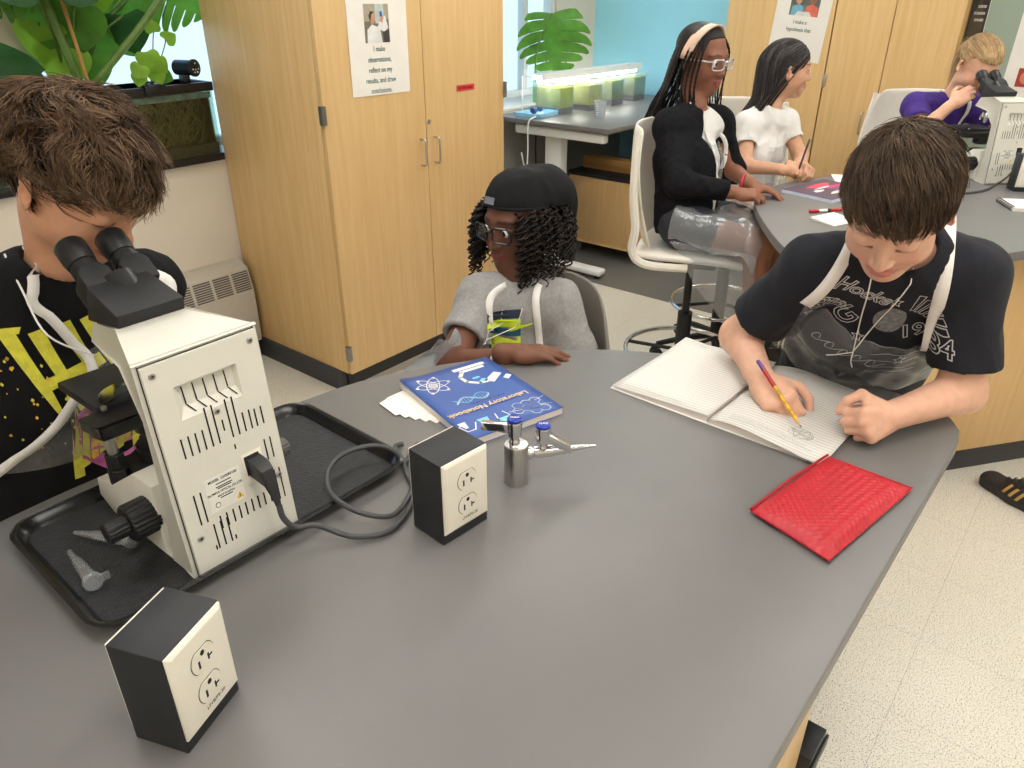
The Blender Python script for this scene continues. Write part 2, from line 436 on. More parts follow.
floor = structure(boxo('floor', (X0, Y0, -0.06), (X1, Y1, -0.003), mat('tile_joint', srgb(128, 122, 110), 0.8)))
T = 0.3048; ox, oy = 1.917, 0.080
tile_me = MB().box((0.0004, 0.0004, -0.003), (T-0.0004, T-0.0004, 0)).mesh('tile'); tile_me.materials.append(TILE)
nt_ = 0
for i in range(-7, 6):
    for j in range(-9, 10):
        x, y = ox+i*T, oy+j*T
        if x > 3.45 or x < -0.3 or y < -2.0 or y > 2.9: continue
        if x < 1.0 and y < -0.7: continue
        o = link('floor_tile', tile_me, None, floor); o.location = (x, y, 0); nt_ += 1
o = boxo('floor_sheet', (3.7465, Y0, -0.003), (X1, Y1, 0.0), DARKTILE, floor)
mbf = MB()
mbf.box((X0, Y0, -0.003), (-0.22, Y1, 0)); mbf.box((-0.22, -2.6, -0.003), (1.0, -0.9, 0)); mbf.box((1.0, Y0, -0.003), (3.74, -2.0, 0)); mbf.box((-0.22, 3.13, -0.003), (3.74, Y1, 0))
mbf.build('floor_border', TILE, floor)

ceil = structure(boxo('ceiling', (X0, Y0, ZC), (X1, Y1+0.1, ZC+0.05), CEILM))
LAMPM = mat('lamp_diffuser', (1, 1, 1), 0.5, var=0.0, emit=(1.0, 0.975, 0.93), es=LAMP_STRENGTH)
lamp_names = {}
def troffer(x, y, label):
    r = empty('ceiling_light', (x, y, ZC), 0, label, 'light', 'ceiling light panels')
    f = MB()
    for a, b in (((-.62, -.32), (.62, -.30)), ((-.62, .30), (.62, .32)), ((-.62, -.30), (-.60, .30)), ((.60, -.30), (.62, .30))):
        f.box((a[0], a[1], -.03), (b[0], b[1], -0.001))
    f.build('lamp_frame', WHITE, r)
    boxo('diffuser', (-.60, -.30, -.025), (.60, .30, -.005), LAMPM, r)
for xi, nx in ((-1.3, 'rear'), (0.8, 'near'), (2.7, 'far'), (4.5, 'farthest')):
    for yi, ny in ((-1.5, 'right-hand'), (0.15, 'central'), (1.9, 'window-side')):
        if nx == 'rear' and yi > 1: continue  # rear pair, unseen: added to brighten the left boy's face and the microscope
        troffer(xi, yi, f'white recessed ceiling light panel, {nx} {ny} one of the grid')

structure(boxo('wall_front', (X0-0.1, Y0, 0), (X0, Y1, ZC), WALLM))
structure(boxo('wall_right', (X0-0.1, Y0-0.1, 0), (X1+0.1, Y0, ZC), WALLM))
wb = structure(boxo('wall_back', (X1, Y0, 0), (X1+0.1, Y1+0.1, ZC), GREENW))
boxo('painted_panel', (X1-0.006, 2.05, 0.0), (X1, Y1, ZC), BLUEW, wb)
structure(boxo('wall_return', (4.68, Y0, 0), (X1, 0.862, ZC), GREENW))
# window wall: low wall with deep sill, openings above
SILL = 0.945
wl_ = structure(boxo('wall_lower', (X0, 3.15, 0), (X1, Y1, SILL-0.02), WALLM))
structure(boxo('trim_1', (X0, 3.142, SILL-0.02), (X1, Y1, SILL), mat('sill', srgb(206, 204, 198), 0.4, var=0.02), None, bevel=0.004))
boxo('grey_panel', (2.93, 3.138, 0.0), (X1, 3.15, SILL-0.03), GREYW, wl_)
up = MB()
for x0, x1 in ((X0, 0.1), (0.85, 1.28), (2.55, 2.95), (4.72, X1)): up.box((x0, Y1, SILL-0.02), (x1, Y1+0.12, 2.45))
up.box((X0, Y1, 2.45), (X1, Y1+0.12, ZC)); up.box((X0, Y1, 0), (X1, Y1+0.12, SILL-0.02))
structure(up.build('wall_left', WALLM))
def window(n, x0, x1, mull):
    w = structure(empty('window_%d' % n, ((x0+x1)/2, Y1+0.05, SILL)))
    h = x1-x0; f = MB()
    for a, b in (((-h/2, 0), (-h/2+.04, 1.48)), ((h/2-.04, 0), (h/2, 1.48)), ((-h/2, 0), (h/2, .04)), ((-h/2, 1.44), (h/2, 1.48))):
        f.box((a[0], -.03, a[1]), (b[0], .03, b[1]))
    for q in mull: f.box((q-.02-(x0+x1)/2, -.03, .04), (q+.02-(x0+x1)/2, .03, 1.44))
    f.build('window_frame', FRAMEM, w, bevel=0.003)
    xs = [x0+.04]+list(mull)+[x1-.04]
    for a, b in zip(xs[:-1], xs[1:]):
        boxo('window_pane', (a-(x0+x1)/2, -.003, .04), (b-(x0+x1)/2, .003, 1.44), GLASS, w)
window(1, 0.1, 0.85, [])
window(2, 1.28, 2.55, [])
window(3, 2.95, 4.72, [4.4])

# baseboard convector under the window
RADM = mat('heater_enamel', srgb(190, 184, 172), 0.45, var=0.02); SLOT = mat('heater_slot', srgb(96, 92, 86), 0.6)
rad = empty('baseboard_heater', (1.0, 3.15, 0), 0, 'beige metal baseboard heater with slotted grilles along window wall', 'heater')
prof = [(0, .10), (-.10, .10), (-.10, .355), (-.075, .465), (0, .495)]
mb = MB(); n = len(prof); L0, L1 = -2.0, 0.84
vs = [(L0, y, z) for y, z in prof]+[(L1, y, z) for y, z in prof]
mb.add(vs, [tuple(range(n)), tuple(range(n, 2*n))[::-1]]+[(i, n+i, n+(i+1) % n, (i+1) % n) for i in range(n)])
mb.build('heater_cover', RADM, rad, bevel=0.004)
def grille(x):
    g = MB()
    for k in range(9):
        t0 = 0.08+k*0.092; t1 = t0+0.055
        a = Vector((0, -.10, .355)).lerp(Vector((0, -.075, .465)), t0); b = Vector((0, -.10, .355)).lerp(Vector((0, -.075, .465)), t1)
        nrm = Vector((0, -.985, .17))*0.0015
        p = [a+Vector((x-.041, 0, 0))+nrm, a+Vector((x+.041, 0, 0))+nrm, b+Vector((x+.041, 0, 0))+nrm, b+Vector((x-.041, 0, 0))+nrm]
        q = [v-nrm*2 for v in p]
        g.add(p+q, [(0, 1, 2, 3), (7, 6, 5, 4), (0, 4, 5, 1), (1, 5, 6, 2), (2, 6, 7, 3), (3, 7, 4, 0)])
    g.build('grille', SLOT, rad)
for k in range(16): grille(0.79-0.097*k)
boxo('heater_kick', (-2.0, -.07, 0.0), (.84, 0, .10), mat('dark_gap', (0.02, 0.02, 0.02), 0.8), rad)

# ================================================================ TALL CABINET
HINGE = mat('hinge_metal', (0.30, 0.30, 0.31), 0.35, 1.0)
def bar_handle(parent, M, length, r=0.0045, out=0.032):
    pts = catmull([M @ Vector((0, 0, length/2)), M @ Vector((out*.8, 0, length/2)), M @ Vector((out, 0, length/2-.018)), M @ Vector((out, 0, -length/2+.018)), M @ Vector((out*.8, 0, -length/2)), M @ Vector((0, 0, -length/2))], 6)
    return MB().tube(pts, r, 8).build('handle', STEEL, parent, smooth=True)
cab = empty('tall_cabinet', (2.39, 2.74, 0), 0, 'tall maple storage cabinet with two doors beside the fish tank window', 'cabinet')
def rel(root, a): return tuple(a[i]-root.location[i] for i in range(3))
def rbox(root, name, a, b, m, bevel=0.0, seg=2, parent=None): return boxo(name, rel(root, a), rel(root, b), m, parent or root, bevel, seg)
rbox(cab, 'carcass', (1.860, 2.436, .10), (2.915, 3.138, 2.15), MAPLE3, 0.002)
d1 = rbox(cab, 'door', (1.860, 2.412, .105), (2.393, 2.433, 2.145), MAPLE, 0.0015)
d2 = rbox(cab, 'door', (2.397, 2.412, .105), (2.915, 2.433, 2.145), MAPLE, 0.0015)
rbox(cab, 'toe_kick', (1.90, 2.49, 0), (2.90, 3.138, .10), KICK)
rbox(cab, 'rubber_base', (1.851, 2.50, 0), (1.90, 3.138, .10), KICK, 0.003)
for zc, dr, x in ((1.19, d1, 1.856), (.205, d1, 1.856), (1.19, d2, 2.919)):
    h = MB(); h.box((x-.006, 2.405, zc-.034), (x+.012, 2.428, zc+.034)); h.cyl((x-.003, 2.407, zc-.034), (x-.003, 2.407, zc+.034), .006, n=10)
    h.v = [rel(cab, v) for v in h.v]; h.build('hinge', HINGE, dr)
for x, dr in ((2.355, d1), (2.44, d2)):
    M = frame(rel(cab, (x, 2.412, .985)), (0, -1, 0), (1, 0, 0)); bar_handle(dr, M, .108)
lk = MB().cyl(rel(cab, (2.41, 2.413, 1.105)), rel(cab, (2.41, 2.406, 1.105)), .0095, n=16); lk.build('lock', STEEL, d2, smooth=True)

# posters
PM_TEAL = mat('print_teal', srgb(38, 92, 92), 0.7); 
def poster(name, M, w, h, label, lines, tsize, photo, tops=()):
    """flat sheet in the XY plane of M (origin = top left corner, Y down is negative)"""
    r = empty(name, (0, 0, 0), 0, label, 'poster')
    r.matrix_world = M
    MB().box((0, -h, 0), (w, 0, .0012)).build('sheet', PAPER, r)
    for s, x, y, sz, mm in tops: text('lettering', s, Matrix.Translation((x, y, .0018)), sz, mm, r, bold=sz*.012)
    for i, s in enumerate(lines):
        text('lettering', s, Matrix.Translation((photo[4], photo[5]-i*tsize*1.42, .0018)), tsize, PM_TEAL, r, bold=tsize*.014, sx=.85)
    px, py, pw, ph = photo[:4]
    shapes = photo[6]
    MB().box((px, py-ph, .0012), (px+pw, py, .0018)).build('picture', photo[7], r)
    for k, (poly, c) in enumerate(shapes):
        m = mat('print_%02d%02d%02d' % tuple(int(v*99) for v in c), c, 0.7, var=0.08)
        z = .0019+.0001*k
        MB().add([(px+a*pw, py-b*ph, z) for a, b in poly], [tuple(range(len(poly)))]).build('picture_print', m, r)
    return r
def blob(cx, cy, rx, ry, n=14): return [(cx+rx*math.cos(2*PI*i/n), cy-ry*math.sin(2*PI*i/n)) for i in range(n)]
sk = srgb(205, 150, 120); wh = srgb(225, 225, 222)
M = frame((2.012, 2.4105, 1.66), (1, 0, -.01), (0, 0, 1))
poster('paper_poster', M, .302, .42, 'white paper poster about making observations on the tall cabinet door', ['I make', 'observations,', 'reflect on my', 'results, and draw', 'conclusions.'], .0265,
       (.082, -.098, .124, .134, .148, -.262,
        [([(0, 0), (1, 0), (1, .4), (0, .45)], srgb(168, 160, 140)), ([(.45, 0), (.8, 0), (.8, .5), (.45, .5)], srgb(190, 200, 196)),
         ([(.08, 1), (.1, .66), (.3, .52), (.62, .62), (.7, 1)], wh), ([(.5, .62), (.7, .35), (.86, .3), (.96, .62), (.8, .72)], wh),
         (blob(.32, .34, .12, .17), sk), ([(.18, .3), (.26, .18), (.42, .2), (.3, .27), (.24, .48)], srgb(70, 58, 50)),
         ([(.6, .42), (.72, .3), (.8, .34), (.72, .5)], sk), ([(.62, .2), (.72, .18), (.75, .32), (.64, .33)], srgb(60, 110, 190)),
         ([(.72, .72), (1, .66), (1, 1), (.76, 1)], srgb(70, 62, 60))], mat('print_back', srgb(120, 112, 100), .7)),
       tops=[('I am a scientist.', .148, -.075, .028, PM_TEAL)])
tp = empty('red_label_tape', (2.65, 2.4115, 1.222), 0, 'small red label tape stuck on the tall cabinet door', 'label')
MB().box((-.058, -.001, -.012), (.058, 0, .012)).build('tape', mat('red_tape', srgb(205, 52, 58), .5), tp)
for k, (a, b) in enumerate(((-.046, -.030), (-.024, .004), (.010, .044))): MB().box((a, -.0014, -.004), (b, -.001, .004)).build('faded_lettering', mat('dark_red_ink', srgb(128, 26, 32), .6), tp)

# ================================================================ BACK WALL CABINETS (faces along Y at x = 4.6)
def wall_cabinet(y0, y1, split, label, handles, hinges):
    c = empty('wall_cabinet', (4.9, (y0+y1)/2, 0), 0, label, 'cabinet')
    rbox(c, 'carcass', (4.603, y0, .10), (5.19, y1, 2.15), MAPLE2, .002)
    rbox(c, 'toe_kick', (4.66, y0, 0), (5.19, y1, .10), KICK)
    ys = [y0]+split+[y1]
    for a, b in zip(ys[:-1], ys[1:]):
        d = rbox(c, 'door', (4.58, a+.002, .105), (4.601, b-.002, 2.145), MAPLE3, .0015)
        for hy in handles:
            if a < hy < b: bar_handle(d, frame(rel(c, (4.58, hy, .955)), (-1, 0, 0), (0, -1, 0)), .108)
        for hy, hz in hinges:
            if a-.01 <= hy <= b+.01:
                MB().box(rel(c, (4.572, hy-.009, hz-.034)), rel(c, (4.584, hy+.009, hz+.034))).build('hinge', STEEL, d, bevel=.002)
    return c
wall_cabinet(1.487, 2.10, [], 'maple wall cabinet with poster behind the girl in white', [], [])
wall_cabinet(0.865, 1.483, [1.185], 'maple two-door wall cabinet left of the grey-green board', [1.24], [(1.48, 1.157), (.872, 1.1), (1.195, 1.07)])
M = frame((4.5785, 1.80, 1.66), (0, -1, -.05), (.0, -.05, 1))
M = frame((4.5785, 1.80, 1.69), (0, -1, -.07), (0, -.07, 1))
poster('paper_poster', M, .302, .43, 'white paper poster with a photo of two children behind the girl in white', ['I make a', 'hypothesis that'], .0265,
       (.078, -.10, .160, .105, .15, -.245,
        [([(0, 0), (1, 0), (1, .5), (0, .5)], srgb(92, 100, 96)), ([(.06, 1), (.08, .6), (.3, .45), (.46, .6), (.46, 1)], srgb(120, 178, 200)), (blob(.27, .3, .1, .16), sk),
         ([(.52, 1), (.56, .55), (.75, .42), (.98, .6), (.98, 1)], srgb(220, 112, 90)), (blob(.76, .28, .1, .16), srgb(150, 100, 76)), ([(.66, .2), (.76, .08), (.88, .2), (.8, .16)], srgb(30, 26, 24)),
         ([(.3, .8), (.7, .8), (.8, 1), (.2, 1)], srgb(220, 220, 216))], mat('print_back2', srgb(110, 120, 118), .7)),
       tops=[('I am a scientist.', .15, -.075, .028, PM_TEAL)])
M = frame((4.6785, .860, 1.75), (0, -1, 0), (0, 0, 1))
r = poster('dark_poster', M, .080, .50, 'dark photographic poster beside the right wall cabinet', [], .02,
       (0.0, 0.0, .078, .50, 0, 0, [([(.1, .55), (.5, .35), (.9, .6), (.6, 1), (.1, 1)], srgb(76, 66, 48)), ([(0, .75), (.4, .7), (.5, 1), (0, 1)], srgb(96, 84, 58))], mat('print_dark', srgb(44, 42, 40), .5)))
for i, (a, b) in enumerate(((.03, .066), (.018, .066), (.026, .066))):
    MB().box((a, -.225-.030*i, .0022), (b, -.213-.030*i, .0026)).build('blurred_lettering', mat('print_pale', srgb(170, 168, 160), .6, var=.4, vscale=180), r)
M = frame((4.6785, .630, 1.60), (0, -1, -.02), (0, -.02, 1))
poster('paper_poster', M, .30, .52, 'white paper poster with a red picture at the right edge', [], .02,
       (.055, -.335, .13, .085, 0, 0, [(blob(.3, .5, .2, .35), srgb(214, 130, 100)), (blob(.7, .5, .18, .3), srgb(120, 40, 36))], mat('print_red', srgb(168, 58, 48), .6)))
# ================================================================ TABLES
def slab(name, pts, z0, z1, m, parent, bevel=0.004):
    o = MB().prism([(p[0], p[1]) for p in pts], z0, z1).build(name, m, parent)
    me = o.data; bm = bmesh.new(); bm.from_mesh(me)
    es = [e for e in bm.edges if abs(e.verts[0].co.z-e.verts[1].co.z) < 1e-6 and abs(e.calc_face_angle(0)) > .5]
    bmesh.ops.bevel(bm, geom=es, offset=bevel, segments=3, affect='EDGES', profile=.5)
    bmesh.ops.recalc_face_normals(bm, faces=bm.faces)
    bm.to_mesh(me); bm.free(); me.polygons.foreach_set('use_smooth', [True]*len(me.polygons)); me.set_sharp_from_angle(angle=.5)
    return o
ZT = 0.92
t1 = empty('lab_table', (0.6, 0.6, 0), 0, 'large grey curved lab table in the foreground', 'table')
edge = [(1.36, .098)]
edge += [(1.36+.115*math.sin(a), .213-.115*math.cos(a)) for a in (.35, .7, 1.05, 1.4)]
edge += [(p.x, p.y) for p in catmull([(1.478, .26, 0), (1.42, .46, 0), (1.345, .68, 0), (1.21, .865, 0), (.92, 1.055, 0), (.70, 1.11, 0), (.42, 1.15, 0), (.2, 1.15, 0), (-.1, 1.12, 0), (-.35, 1.05, 0), (-.52, .9, 0), (-.52, .5, 0), (-.42, .12, 0)], 6)]
slab('tabletop', [(x-.6, y-.6) for x, y in edge], ZT-.032, ZT, EPOXY, t1)
base = rbox(t1, 'base_cabinet', (-.35, .125, .10), (.80, .85, ZT-.033), MAPLE, .002)
rbox(t1, 'toe_kick', (-.30, .16, 0), (.76, .80, .10), KICK)
b = MB(); b.box((.801, .108, .50), (.865, .150, .66)); b.box((.80, .104, .62), (.872, .108, .645)); b.v = [rel(t1, v) for v in b.v]
b.build('bracket', BLACK, t1, bevel=.005)
rbox(t1, 'apron_rail', (.80, .38, ZT-.11), (1.15, .405, ZT-.033), MAPLE2, .002)
rbox(t1, 'table_leg', (1.15, .36, 0), (1.21, .42, ZT-.033), BLACKM, .004)
rbox(t1, 'table_leg', (1.10, .66, 0), (1.16, .72, ZT-.033), BLACKM, .004)

t2 = empty('lab_table', (3.1, .4, 0), 0, 'grey curved lab table at the back with a microscope on it', 'table')
e2 = [(p.x, p.y) for p in catmull([(2.12, .43, 0), (2.075, .55, 0), (2.16, .68, 0), (2.35, .835, 0), (2.66, 1.025, 0), (2.85, 1.085, 0), (3.1, 1.07, 0), (3.4, .93, 0), (3.75, .66, 0), (4.02, .38, 0), (4.1, .1, 0), (4.0, -.35, 0), (3.7, -.5, 0), (3.3, -.22, 0), (2.66, .185, 0), (2.3, .36, 0)], 5, closed=True)]
slab('tabletop', [(x-3.1, y-.4) for x, y in e2], ZT-.032, ZT, EPOXY, t2)
# base with faces parallel to the front edge
d = Vector((.80, -.60, 0)); nrm = Vector((.60, .80, 0)); p0 = Vector((2.60, .40, 0))
poly = [p0, p0+d*1.35, p0+d*1.35+nrm*.45, p0+nrm*.45]
MB().prism([(p.x-3.1, p.y-.4) for p in poly], .10, ZT-.033).build('base_cabinet', MAPLE, t2, bevel=.002)
ins = [p0+d*.03+nrm*.02, p0+d*1.33+nrm*.02, p0+d*1.33+nrm*.43, p0+d*.03+nrm*.43]
MB().prism([(p.x-3.1, p.y-.4) for p in ins], 0, .10).build('toe_kick', KICK, t2)

# ================================================================ STOOLS AND CHAIR
CHAIRW = mat('chair_shell', srgb(226, 220, 208), 0.42, var=0.02)
def shell(name, parent, m, grid, thick):
    """curved sheet from a grid of points, given thickness"""
    nu, nv = len(grid), len(grid[0]); V = [p for row in grid for p in row]
    F = [(i*nv+j, i*nv+j+1, (i+1)*nv+j+1, (i+1)*nv+j) for i in range(nu-1) for j in range(nv-1)]
    me = bpy.data.meshes.new(name); me.from_pydata([tuple(v) for v in V], [], F)
    o = link(name, me, m, parent, smooth=True)
    s = o.modifiers.new('s', 'SOLIDIFY'); s.thickness = thick; s.offset = 0
    ss = o.modifiers.new('b', 'SUBSURF'); ss.levels = 1; ss.render_levels = 1
    return o
def make_stool(loc, rz, label, seat=.72):
    r = empty('lab_stool', loc, rz, label, 'stool', 'white lab stools at the back table')
    g = []
    for i in range(9):                                     # seat pan, front is +Y
        u = -1+2*i/8; row = []
        for j in range(9):
            v = -1+2*j/8
            x = .215*u*(1-.10*max(v, 0)**2); y = .21*v
            z = seat+.012*u*u-.018*max(v, 0)**3*1.2+.02*max(-v-.6, 0)
            row.append((x, y, z))
        g.append(row)
    shell('seat', r, CHAIRW, g, .03)
    g = []
    for i in range(9):
        u = -1+2*i/8; row = []
        for j in range(10):
            t = j/9
            w = .19+.025*math.sin(PI*t)-.03*max(t-.85, 0)/.15
            z = seat+.03+.43*t; y = -.19-.03*math.sin(t*2.6)-.045*t+.05*u*u
            row.append((w*u, y, z))
        g.append(row)
    shell('backrest', r, CHAIRW, g, .012)
    for s in (-1, 1):
        MB().tube(catmull([(s*.20, .0, seat-.02), (s*.215, -.15, seat-.015), (s*.215, -.205, seat+.03), (s*.215, -.20, seat+.12), (s*.21, -.215, seat+.24), (s*.18, -.22, seat+.44)], 6), .016, 8).build('back_frame', CHAIRW, r, smooth=True)
    boxo('mechanism', (-.09, -.10, seat-.06), (.09, .10, seat-.018), BLACKM, r, .01)
    MB().cyl((0, 0, .40), (0, 0, seat-.05), .0155).build('gas_lift', BLACK, r, smooth=True)
    MB().cyl((0, 0, .08), (0, 0, .45), .029).build('column', BLACKM, r, smooth=True)
    MB().tube(catmull([(-.05, -.02, seat-.045), (-.13, -.06, seat-.05), (-.19, -.09, seat-.075), (-.235, -.11, seat-.11)], 5), [.006]*5+[.007]*4+[.011]*5+[.013]+[.008], 8, flat=.6).build('lever', BLACK, r, smooth=True)
    MB().tube([(.23*math.cos(a), .23*math.sin(a), .28) for a in [2*PI*k/48 for k in range(48)]], .0095, 10, closed=True).build('foot_ring', CHROME, r, smooth=True)
    sp = MB()
    for k in range(3):
        a = 2*PI*k/3+.4; sp.cyl((.02*math.cos(a), .02*math.sin(a), .28), (.228*math.cos(a), .228*math.sin(a), .28), .008, n=8)
    sp.build('ring_spokes', BLACKM, r, smooth=True)
    for k in range(5):
        a = 2*PI*k/5+.3; c, s = math.cos(a), math.sin(a)
        lg = MB().tube([(.02*c, .02*s, .115), (.15*c, .15*s, .10), (.29*c, .29*s, .075)], [.024, .02, .015], 8, flat=.8).build('base_leg', BLACKM, r, smooth=True)
        cs = MB()
        for q in (-.013, .013):
            cs.cyl((.29*c-s*(q-.008), .29*s+c*(q-.008), .028), (.29*c-s*(q+.008), .29*s+c*(q+.008), .028), .028, n=14)
        cs.cyl((.29*c, .29*s, .03), (.29*c, .29*s, .075), .007, n=8)
        cs.build('caster', BLACK, lg, smooth=True)
    return r
stoolK = make_stool((2.655, 1.245, 0), math.radians(-158), 'white lab stool under the girl in the black cardigan')
dup(stoolK, (3.255, 1.355, 0), math.radians(117), 'white lab stool behind the girl in the white shirt')
dup(stoolK, (4.10, .80, 0), math.radians(130), 'white lab stool behind the girl in the purple shirt')

GREYP = mat('grey_shell', srgb(128, 122, 114), 0.45, var=0.03)
ch = empty('shell_chair', (1.245, 1.085, 0), math.radians(74), 'grey plastic shell chair under the girl in the grey shirt', 'chair')
g = []
for i in range(9):
    u = -1+2*i/8; row = []
    for j in range(7):
        v = -1+2*j/6; row.append((.21*u, .20*v, .44+.02*u*u-.02*max(v, 0)**2))
    g.append(row)
shell('seat', ch, GREYP, g, .014)
g = []
for i in range(11):
    u = -1+2*i/10; row = []
    for j in range(10):
        t = j/9; w = .215+.02*math.sin(PI*t)-.05*max(t-.75, 0)/.25
        row.append((w*u, -.20-.08*t+.08*u*u*(1-.3*t), .45+.53*t-.05*abs(u)**3*t))
    g.append(row)
shell('backrest', ch, GREYP, g, .012)
for sx in (-1, 1):
    for sy in (-1, 1):
        MB().tube([(sx*.16, sy*.14, .43), (sx*.21, sy*.21, .0)], .011, 10).build('leg', CHROME, ch, smooth=True)

# ================================================================ DESK BY THE FAR WINDOW
DESKW = mat('desk_white', srgb(232, 234, 234), 0.4, var=0.015)
dk = empty('height_adjustable_desk', (4.3, 2.7, 0), 0, 'white-framed desk with grey top under the far window', 'desk')
rbox(dk, 'desk_top', (3.70, 2.31, .892), (5.17, 3.13, .92), EPOXY, .003)
rbox(dk, 'side_beam', (3.73, 2.36, .83), (3.785, 3.0, .885), DESKW, .012, 3)
rbox(dk, 'side_beam', (5.07, 2.36, .83), (5.125, 3.0, .885), DESKW, .012, 3)
rbox(dk, 'cross_beam', (3.80, 2.62, .83), (5.06, 2.68, .88), DESKW, .004)
for x in (3.80, 5.04):
    rbox(dk, 'leg_column', (x, 2.70, .06), (x+.07, 2.82, .85), DESKW, .006)
    rbox(dk, 'leg_sleeve', (x-.006, 2.69, .06), (x+.076, 2.83, .42), DESKW, .006)
    rbox(dk, 'foot', (x-.005, 2.38, .02), (x+.075, 2.98, .06), DESKW, .015, 3)
    for y in (2.42, 2.94): MB().cyl(rel(dk, (x+.035, y, 0)), rel(dk, (x+.035, y, .02)), .018, n=12).build('glide', BLACK, dk)

ALG = []
def liquid(name, c, dens):
    m = bpy.data.materials.new(name); m.use_nodes = True; nt = m.node_tree; L = nt.links
    for n in list(nt.nodes):
        if n.type == 'BSDF_PRINCIPLED': nt.nodes.remove(n)
    out = [n for n in nt.nodes if n.type == 'OUTPUT_MATERIAL'][0]
    d = nt.nodes.new('ShaderNodeBsdfDiffuse'); t = nt.nodes.new('ShaderNodeBsdfTranslucent')
    tc = nt.nodes.new('ShaderNodeTexCoord'); n = _tex(nt, tc.outputs['Object'], 14, 4); rp = nt.nodes.new('ShaderNodeValToRGB')
    rp.color_ramp.elements[0].position = .3; rp.color_ramp.elements[1].position = .75
    rp.color_ramp.elements[0].color = (c[0]*.55, c[1]*.62, c[2]*.5, 1); rp.color_ramp.elements[1].color = (*c, 1)
    L.new(n.outputs['Fac'], rp.inputs[0]); L.new(rp.outputs[0], d.inputs[0]); L.new(rp.outputs[0], t.inputs[0])
    mx = nt.nodes.new('ShaderNodeMixShader'); mx.inputs[0].default_value = dens; L.new(d.outputs[0], mx.inputs[1]); L.new(t.outputs[0], mx.inputs[2])
    L.new(mx.outputs[0], out.inputs['Surface']); return m
SOILM = mat('wet_soil', (0.02, 0.022, 0.018), 0.8, var=0.4, vscale=60, bump=.6, bscale=80)
def algae_tank(x, y, w, d, h, c, label):
    t = empty('algae_tank', (x, y, .92), 0, label, 'tank', 'clear algae tanks under the grow light')
    b = MB(); th = .003
    b.box((-w/2, -d/2, 0), (w/2, d/2, th))
    for a, q in (((-w/2, -d/2), (w/2, -d/2+th)), ((-w/2, d/2-th), (w/2, d/2)), ((-w/2, -d/2+th), (-w/2+th, d/2-th)), ((w/2-th, -d/2+th), (w/2, d/2-th))):
        b.box((a[0], a[1], th), (q[0], q[1], h))
    b.build('tank_walls', ACRYL, t)
    rim = MB()
    for a, q in (((-w/2-.004, -d/2-.004), (w/2+.004, -d/2)), ((-w/2-.004, d/2), (w/2+.004, d/2+.004)), ((-w/2-.004, -d/2), (-w/2, d/2)), ((w/2, -d/2), (w/2+.004, d/2))):
        rim.box((a[0], a[1], h-.012), (q[0], q[1], h))
    rim.build('rim', ACRYL, t)
    boxo('green_water', (-w/2+.004, -d/2+.004, .035), (w/2-.004, d/2-.004, h-.02), liquid('algae_'+label[:9]+str(x), c, .5), t)
    s = MB(); N = 12; vs = []
    for i in range(N+1):
        for j in range(N+1):
            X = -w/2+.002+(w-.004)*i/N; Y = -d/2+.002+(d-.004)*j/N
            vs.append((X, Y, .035+.018*noise.noise(Vector((X*14+x*9, Y*14, 0)))))
    s.add(vs, [(i*(N+1)+j, (i+1)*(N+1)+j, (i+1)*(N+1)+j+1, i*(N+1)+j+1) for i in range(N) for j in range(N)])
    s.box((-w/2+.0045, -d/2+.0045, .003), (w/2-.0045, d/2-.0045, .034))
    s.build('soil', SOILM, t)
    return t
algae_tank(4.04, 2.93, .14, .19, .17, srgb(190, 205, 40), 'bright yellow-green algae tank nearest the tall cabinet')
algae_tank(4.27, 2.87, .14, .19, .17, srgb(205, 205, 70), 'yellow algae tank just behind the clear beaker')
algae_tank(4.58, 2.90, .15, .19, .17, srgb(140, 165, 48), 'olive green algae tank, third along the desk')
algae_tank(4.86, 2.90, .15, .19, .17, srgb(120, 150, 55), 'dark green algae tank at the far end of the desk')
gl = empty('grow_light', (4.38, 2.90, .92), math.radians(-4), 'long white grow light bar glowing above the algae tanks', 'lamp')
MB().prism([(-.045, .20), (-.04, .235), (.04, .235), (.045, .20), (.04, .20), (.036, .228), (-.036, .228), (-.04, .20)], -.52, .52, frame((0, 0, 0), (0, 1, 0), (0, 0, 1))).build('housing', DESKW, gl)
MB().cyl((-.50, 0, .192), (.50, 0, .192), .013, n=12).build('light_tube', mat('grow_tube', (1, 1, 1), emit=(1, .97, .90), es=30), gl, smooth=True)
for x in (-.51, .51):
    MB().tube([(x, .04, .215), (x, .125, .215), (x, .125, 0)], .004, 6).build('stand_leg', DESKW, gl)
bk = empty('plastic_beaker', (4.03, 2.585, .92), 0, 'small clear plastic beaker with printed marks on the far desk', 'beaker')
MB().lathe([(.028, .0), (.030, .003), (.036, .095), (.038, .096), (.0355, .094), (.0285, .004), (.0, .004)], 28, cap=False).build('cup', clear_plastic('beaker_plastic', (.85, .9, .92), .15, .5, .3), bk, smooth=True)
mk = MB()
for k in range(6): mk.box((-.0345-.0003*k, -.008, .02+.012*k), (-.0315-.0003*k, .008, .0215+.012*k))
mk.build('scale_marks', PAPER, bk)
bl = empty('blue_tray', (3.86, 2.93, .92), .1, 'light blue shallow tray at the left end of the far desk', 'tray')
b = MB(); b.box((-.11, -.09, 0), (.11, .09, .004)); b.box((-.11, -.09, 0), (-.105, .09, .025)); b.box((.105, -.09, 0), (.11, .09, .025)); b.box((-.11, -.09, 0), (.11, -.085, .025)); b.box((-.11, .085, 0), (.11, .09, .025))
b.build('tray_body', mat('sky_blue_plastic', srgb(150, 205, 232), .35), bl)
cl = empty('blue_gadget', (3.86, 2.93, .926), .5, 'small dark blue gadget lying in the light blue tray', 'gadget')
